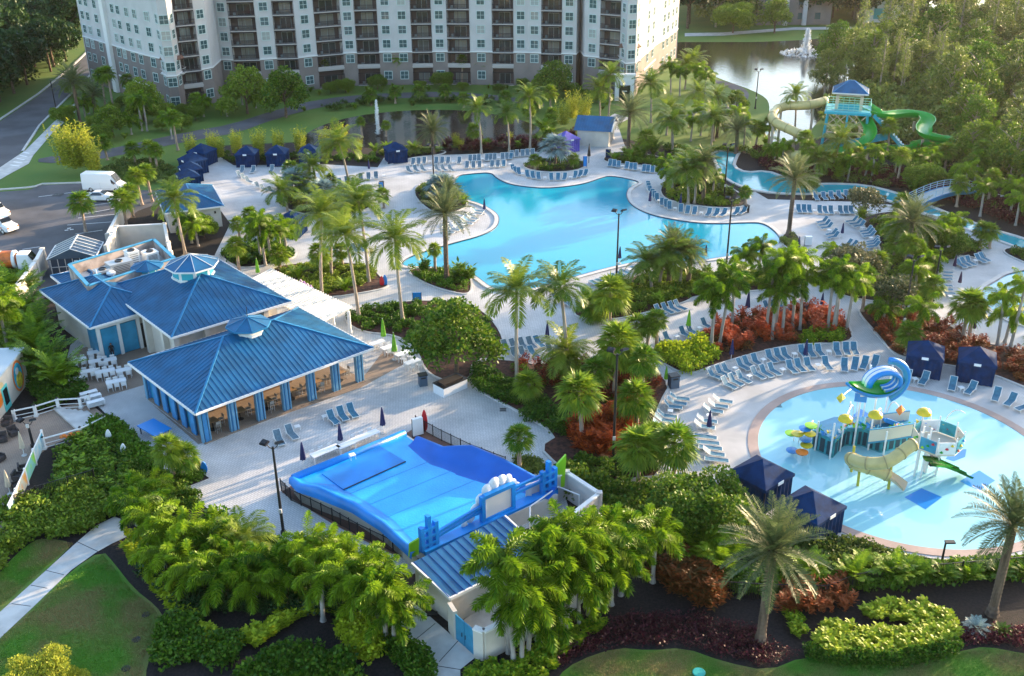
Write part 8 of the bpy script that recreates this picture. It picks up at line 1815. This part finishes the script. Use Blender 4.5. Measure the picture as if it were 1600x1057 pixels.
CV = [
 ('shrub_mass', [(1330, 985), (1290, 975), (1270, 1010), (1300, 1028), (1400, 1030), (1470, 1018), (1500, 1000), (1490, 970), (1440, 948), (1360, 950), (1345, 965), (1430, 975), (1425, 988), (1370, 990)], 412, 'rosette', L_hedge, 'bright yellow green shrub mass in front of the right fence', .75, 1.15),
 ('hedge_row', [(1262, 1018), (1300, 1030), (1400, 1034), (1500, 1010), (1500, 1020), (1400, 1042), (1300, 1038), (1262, 1028)], 130, 'low', L_shade, 'low dark green hedge along the bottom right lawn', .9, 1.2),
 ('shrub_mass', [(1228, 960), (1250, 965), (1262, 980), (1245, 1000), (1230, 990)], 30, 'rosette', L_hedge, 'small yellow green shrubs beside the big date palm', .6, .9),
 ('croton_mass', [(1015, 895), (1060, 890), (1110, 900), (1130, 935), (1110, 955), (1060, 935), (1020, 915)], 60, 'tallspiky', L_crot, 'red bronze shrubs at the left end of the front fence', .8, 1.1),
 ('croton_mass', [(1220, 930), (1340, 925), (1340, 955), (1220, 960)], 26, 'tallspiky', L_crot, 'dark red shrubs behind the front fence', .6, .9),
 ('purple_ground_cover', [(880, 1010), (960, 970), (1010, 960), (1080, 960), (1180, 985), (1220, 1010), (1250, 1022), (1200, 1042), (1130, 1030), (1068, 1008), (960, 1008), (900, 1030), (860, 1050)], 700, 'tiny', L_plum, 'dark purple ground cover above the bottom lawn', .8, 1.6),
 ('purple_ground_cover', [(1500, 985), (1600, 985), (1640, 1020), (1540, 1005), (1505, 1010)], 200, 'tiny', L_plum, 'dark purple ground cover at the lower right corner', .8, 1.6),
 ('hedge_row', [(1130, 896), (1600, 886), (1640, 898), (1500, 908), (1330, 925), (1250, 935), (1140, 925)], 300, 'mid', L_shade, 'dark green hedge directly behind the right front fence', .8, 1.2),
 ('hedge_row', [(1420, 896), (1620, 886), (1640, 896), (1450, 910)], 110, 'mid', L_fox, 'sunlit arching hedge below the splash pool', .8, 1.2),
 ('shrub_mass', [(200, 835), (232, 860), (262, 920), (300, 965), (345, 1000), (350, 1035), (300, 1000), (270, 960), (235, 910), (200, 870), (196, 845)], 237, 'rosette', L_hedge, 'bright hedge at the left foot of the front palm cluster', .8, 1.15),
 ('shrub_mass', [(258, 985), (285, 965), (330, 1010), (370, 1000), (372, 1030), (335, 1045), (300, 1030), (270, 1040), (245, 1030)], 150, 'mid', L_shade, 'rounded green shrubs at the tip of the left lawn', .8, 1.15),
 ('shrub_mass', [(368, 1000), (400, 985), (440, 960), (480, 935), (510, 940), (500, 960), (460, 970), (430, 995), (395, 1015), (370, 1018)], 137, 'rosette', L_hedge, 'curved band of yellow green shrubs above the dark mulch', .7, 1.1),
 ('shrub_mass', [(515, 955), (545, 950), (545, 985), (530, 985)], 32, 'rosette', L_hedge, 'yellow green shrub patch left of the palm trunks', .8, 1.0),
 ('hedge_block', [(532, 985), (560, 978), (600, 985), (598, 1010), (580, 1035), (560, 1028), (540, 1008)], 95, 'low', L_hedge, 'clipped bright green hedge block beside the concrete path', 1.2, 1.7),
 ('hedge_row', [(380, 1060), (420, 1030), (480, 1018), (540, 1035), (570, 1060), (570, 1150), (380, 1150)], 260, 'low', L_shade, 'broad dark green hedge at the bottom edge', 1.2, 1.8),
 ('hedge_row', [(605, 985), (620, 992), (672, 1040), (668, 1090), (640, 1085), (625, 1040), (600, 1020)], 110, 'low', L_shade, 'dark green border left of the concrete path', 1.0, 1.5),
 ('shrub_mass', [(725, 1050), (750, 1038), (800, 1040), (860, 1000), (930, 970), (960, 965), (930, 990), (880, 1030), (850, 1060), (760, 1085), (725, 1085)], 262, 'rosette', L_hedge, 'loose green shrubs at the foot of the tall cluster', .6, 1.0),
 ('shrub_mass', [(20, 840), (0, 800), (40, 790), (120, 755), (150, 770), (185, 800), (170, 812), (120, 840), (60, 836), (10, 876), (-20, 920), (-30, 860)], 330, 'mid', L_tree, 'mixed green shrubs above the left lawn', .7, 1.2),
 ('shrub_mass', [(98, 712), (105, 695), (135, 682), (165, 668), (240, 735), (285, 765), (330, 800), (230, 800), (190, 800), (150, 750), (110, 758), (66, 800), (84, 752)], 330, 'mid', L_tree, 'dense green shrubs between terrace and paved deck', .6, 1.0),
 ('shrub_mass', [(98, 712), (105, 695), (135, 682), (160, 700), (230, 770), (300, 800), (190, 800), (150, 750), (110, 758), (66, 800), (84, 752)], 130, 'rosette', L_fox, 'bright leafy tufts among the shrubs below the terrace', .9, 1.6),
 ('hedge_row', [(150, 660), (168, 655), (215, 700), (255, 738), (240, 742), (195, 705), (150, 675)], 140, 'low', L_shade, 'dark clipped hedge along the left deck edge', 1.2, 1.7),
 ('hedge_row', [(230, 900), (300, 960), (420, 960), (600, 960), (620, 930), (500, 880), (350, 880), (250, 850)], 330, 'mid', L_dark, 'dark undergrowth below the front palm cluster', .8, 1.2),
 ('hedge_row', [(330, 805), (385, 842), (470, 866), (560, 900), (560, 915), (450, 890), (360, 860), (320, 830)], 130, 'mid', L_fox, 'leafy border along the lower deck edge', .8, 1.2),
 ('shrub_mass', [(880, 735), (960, 765), (1060, 772), (1140, 800), (1220, 850), (1200, 880), (1080, 870), (980, 850), (930, 800), (880, 770)], 430, 'mid', L_tree, 'mixed green shrubs right of the surf machine', .8, 1.3),
 ('shrub_mass', [(1200, 850), (1300, 850), (1410, 872), (1450, 880), (1400, 900), (1300, 905), (1200, 900)], 170, 'mid', L_olive, 'olive shrubs below the splash pool rim', .7, 1.1),
 ('croton_mass', [(885, 680), (910, 650), (950, 655), (985, 640), (990, 660), (975, 690), (950, 715), (905, 710)], 110, 'tallspiky', L_redb, 'bright red and orange shrubs around the lamp post', .7, 1.05),
 ('croton_mass', [(800, 575), (870, 575), (945, 565), (1010, 578), (1035, 605), (1010, 640), (960, 640), (900, 620), (820, 600)], 100, 'tallspiky', L_red, 'reddish shrubs in the middle of the wide bed', .5, .8),
 ('shrub_mass', [(745, 575), (800, 600), (860, 640), (890, 660), (880, 685), (800, 642), (738, 605)], 190, 'mid', L_shade, 'green shrubs along the lower edge of the wide bed', .6, 1.0),
 ('hedge_row', [(895, 715), (960, 725), (1010, 700), (1025, 735), (985, 745), (960, 752), (905, 742)], 110, 'mid', L_tree, 'green shrubs at the lower tip of the wide bed', .6, .9),
 ('shrub_mass', [(540, 495), (615, 478), (690, 475), (745, 485), (775, 525), (700, 560), (660, 555), (620, 520), (565, 515)], 260, 'mid', L_shade, 'low green planting behind the bar pavilion', .6, .9),
 ('shrub_mass', [(425, 424), (500, 414), (575, 420), (590, 435), (560, 448), (505, 462), (475, 452)], 230, 'mid', L_tree, 'green planting right of the pergola', .5, .85),
 ('shrub_mass', [(635, 424), (700, 423), (728, 430), (730, 455), (700, 455), (660, 440)], 80, 'low', L_shade, 'low planting in the planter left of the main pool', .8, 1.3),
 ('shrub_mass', [(345, 400), (370, 385), (440, 380), (465, 400), (400, 415), (372, 418)], 110, 'mid', L_shade, 'green shrubs between hut and pergola', .7, 1.0),
 ('shrub_mass', [(430, 318), (445, 300), (500, 290), (560, 303), (585, 318), (550, 332), (480, 338)], 130, 'mid', L_olive, 'mixed planting around the silver palms', .6, .9),
 ('shrub_mass', [(650, 300), (690, 285), (730, 318), (710, 330), (680, 333)], 70, 'mid', L_olive, 'grey green planting around the northwest lamp post', .8, 1.1),
 ('shrub_mass', [(818, 260), (840, 251), (880, 248), (915, 255), (900, 266), (850, 269)], 60, 'low', L_shade, 'low planting on the small island bed', .8, 1.2),
 ('shrub_mass', [(1038, 308), (1035, 294), (1062, 278), (1120, 288), (1165, 316), (1140, 325), (1065, 320)], 170, 'mid', L_tree, 'green and bronze planting of the eastern bed', .6, 1.0),
 ('shrub_mass', [(905, 490), (955, 498), (1022, 480), (1080, 466), (1150, 452), (1240, 445), (1200, 430), (1130, 432), (1040, 425), (980, 445), (930, 468)], 430, 'mid', L_tree, 'dense planting along the south bed', .6, 1.0),
 ('hedge_row', [(1025, 550), (1055, 545), (1100, 535), (1120, 555), (1116, 568), (1074, 586), (1035, 565)], 120, 'low', L_hedge, 'rounded green hedge at the left end of the red bed', 1.2, 1.8),
 ('croton_mass', [(1100, 530), (1115, 508), (1198, 494), (1255, 488), (1312, 500), (1320, 525), (1250, 535), (1180, 545), (1125, 555)], 95, 'tallspiky', L_red, 'rust red shrubs filling the bed above the loungers', .6, .9),
 ('shrub_mass', [(1240, 530), (1300, 512), (1325, 530), (1300, 537), (1250, 537)], 45, 'low', L_hedge, 'bright green patch at the right end of the red bed', 1.0, 1.5),
 ('croton_mass', [(1345, 487), (1394, 486), (1443, 492), (1500, 520), (1560, 545), (1640, 580), (1600, 600), (1540, 578), (1430, 560), (1390, 545)], 120, 'tallspiky', L_red, 'rust red shrubs in the bed behind the right cabanas', .5, .8),
 ('shrub_mass', [(1290, 432), (1340, 448), (1375, 440), (1385, 390), (1360, 350), (1420, 335), (1500, 370), (1535, 390), (1470, 410), (1455, 470), (1380, 470), (1310, 460)], 420, 'mid', L_tree, 'dark green planting of the crescent bed', .6, 1.1),
 ('shrub_mass', [(1218, 378), (1240, 367), (1250, 385), (1238, 392)], 20, 'low', L_olive, 'low planting around the lone date palm', .8, 1.2),
 ('shrub_mass', [(945, 250), (1000, 243), (1055, 260), (990, 257)], 60, 'mid', L_shade, 'green planting of the kiosk garden', .6, .9),
 ('croton_mass', [(690, 228), (760, 222), (850, 222), (900, 210), (905, 232), (830, 235), (700, 240)], 120, 'tallspiky', L_plum, 'purple red hedge between pond and loungers', .6, .9),
 ('shrub_mass', [(600, 255), (620, 245), (560, 240), (640, 235), (690, 238), (640, 246)], 60, 'mid', L_olive, 'olive shrubs behind the lone cabana', .8, 1.0),
 ('hedge_row', [(280, 235), (380, 245), (500, 245), (590, 245), (590, 255), (500, 252), (365, 255), (340, 245)], 130, 'mid', L_shade, 'green hedge behind the navy cabanas', .6, .9),
 ('shrub_mass', [(180, 250), (260, 258), (290, 285), (200, 290), (160, 275)], 110, 'mid', L_olive, 'mixed shrubs between path and car park', .7, 1.1),
 ('shrub_mass', [(0, 430), (40, 410), (60, 440), (40, 480), (60, 540), (20, 560), (-40, 520), (-40, 450)], 190, 'mid', L_tree, 'leafy shrubs below the orange tanker truck', .8, 1.4),
 ('shrub_mass', [(60, 545), (100, 560), (135, 615), (90, 635), (60, 640), (45, 600)], 130, 'mid', L_shade, 'dark shrubs between mural building and dining terrace', .7, 1.1),
 ('shrub_mass', [(1100, 530), (1115, 508), (1198, 494), (1255, 488), (1312, 500), (1320, 525), (1250, 535), (1180, 545), (1125, 555)], 70, 'mid', L_crot, 'bronze green shrubs mixed into the bed above the loungers', .5, .9),
 ('shrub_mass', [(1345, 487), (1394, 486), (1443, 492), (1500, 520), (1560, 545), (1640, 580), (1600, 600), (1540, 578), (1430, 560), (1390, 545)], 120, 'mid', L_crot, 'bronze green shrubs mixed into the bed behind the right cabanas', .5, .9),
 ('shrub_mass', [(800, 575), (870, 575), (945, 565), (1010, 578), (1035, 605), (1010, 640), (960, 640), (900, 620), (820, 600)], 110, 'mid', L_shade, 'green shrubs among the red ones in the wide bed', .5, .8),
 ('shrub_mass', [(1040, 232), (1100, 238), (1200, 240), (1230, 250), (1205, 262), (1160, 236), (1110, 236), (1095, 258), (1060, 250)], 150, 'mid', L_tree, 'green planting between the kiosk garden and the river', .7, 1.2),
 ('forest_undergrowth', [(1300, 230), (1450, 265), (1560, 300), (1700, 340), (1850, 330), (1800, 110), (1560, 60), (1420, 70), (1330, 130), (1285, 190)], 900, 'mid', L_olive, 'undergrowth of the forest on the right', 2.0, 3.6),
 ('forest_undergrowth', [(-120, 200), (0, 172), (105, 95), (118, 20), (-100, -40), (-300, 60)], 330, 'mid', L_dark, 'undergrowth of the dark wood on the left', 2.0, 3.6),
 ('shrub_mass', [(1180, 232), (1260, 262), (1380, 268), (1480, 285), (1600, 320), (1700, 350), (1700, 372), (1560, 345), (1450, 305), (1350, 282), (1230, 275), (1190, 262)], 480, 'mid', L_plum, 'dark red undergrowth around the river and slides', .8, 1.3),
 ('shrub_mass', [(1185, 235), (1300, 255), (1450, 280), (1600, 322), (1620, 350), (1450, 302), (1250, 278)], 200, 'mid', L_olive, 'olive undergrowth around the river and slides', .8, 1.2),
 ('reeds', [(495, 168), (560, 155), (650, 152), (720, 155), (780, 160), (780, 168), (700, 164), (600, 163), (520, 175)], 90, 'spiky', L_shade, 'green reeds on the bank above the pond', .8, 1.4),
 ('shrub_mass', [(800, 722), (815, 718), (848, 724), (855, 736), (820, 745), (798, 736)], 30, 'low', L_olive, 'low bronze shrub in the small bed by the surf machine', .9, 1.3),
 ('shrub_mass', [(265, 745), (300, 730), (322, 746), (285, 760)], 40, 'low', L_shade, 'low green planting in the deck corner bed', .9, 1.3),
 ('shrub_mass', [(1570, 398), (1600, 390), (1640, 405), (1610, 410)], 20, 'low', L_shade, 'low planting of the bed at the right edge', .9, 1.3),
]
for i, (nm, poly, n, kind, m, lb, a, c_) in enumerate(CV): cover(nm, poly, int(n*((.95 if i > 28 else .72) if kind == 'mid' and 'undergrowth' not in nm else 1)), kind, m, lb, a, c_, seed=100+i)
# lawn texture: short grass tufts
def grass(poly, n, label, seed, h=.10, m=None):
    rn = np.random.RandomState(seed); W = [G(x, y) for x, y in poly]; x0, x1 = min(p.x for p in W), max(p.x for p in W); y0, y1 = min(p.y for p in W), max(p.y for p in W); q = []; k = 0
    while len(q) < n and k < n*5:
        k += 1; x, y = rn.uniform(x0, x1), rn.uniform(y0, y1)
        if not inpoly(x, y, W): continue
        a = rn.rand()*6.28; d = np.array([math.cos(a)*.5, math.sin(a)*.5, rn.uniform(.5, 1.5)]); q.append(leaf(np.array([x, y, .012]), d, np.array([math.sin(a), 0, 1.]), h*rn.uniform(.7, 1.6), .02, 0))
    o = mobj('grass_blades', qmesh('grass_blades', q, m)); tag(o, label, 'grass', kind='stuff')
L_gr = mat('grass_blade', (.07, .22, .006), .8, vscale=.22, col2=(.24, .18, .07), sharp=.35)
grass([(160, 868), (176, 885), (206, 924), (240, 950), (250, 966), (244, 999), (225, 1030), (222, 1080), (-20, 1080), (-20, 1015), (51, 955), (112, 896)], 26000, 'short grass blades on the lower left lawn', 61, m=L_gr)
grass([(115, 850), (64, 843), (40, 857), (13, 882), (-20, 920), (0, 950), (70, 888)], 7000, 'short grass blades on the small lawn above the path', 62, m=L_gr)
grass([(860, 1080), (905, 1036), (963, 1016), (1017, 1020), (1068, 1016), (1132, 1038), (1200, 1052), (1256, 1030), (1328, 1035), (1430, 1036), (1506, 1021), (1540, 1014), (1620, 1026), (1620, 1080)], 26000, 'short grass blades on the bottom right lawn', 63, m=L_gr)

# haze: the air itself
b = MB(); b.box((0, 300, 25.5), (2400, 2200, 55)); hz = b.build('haze', M_white); hz.data.materials.clear(); hm = bpy.data.materials.new('haze_air'); hm.use_nodes = True; hn = hm.node_tree
for n_ in list(hn.nodes):
    if n_.type != 'OUTPUT_MATERIAL': hn.nodes.remove(n_)
pv = hn.nodes.new('ShaderNodeVolumePrincipled'); pv.inputs['Color'].default_value = (1, .95, .88, 1); pv.inputs['Density'].default_value = .00005; pv.inputs['Anisotropy'].default_value = .6
hn.links.new(pv.outputs[0], hn.nodes['Material Output'].inputs['Volume']); hz.data.materials.append(hm); hz['kind'] = 'stuff'; hz['label'] = 'thin warm evening haze over the whole resort'; hz['category'] = 'haze'
finish_labels()
print('objects', len(bpy.data.objects))
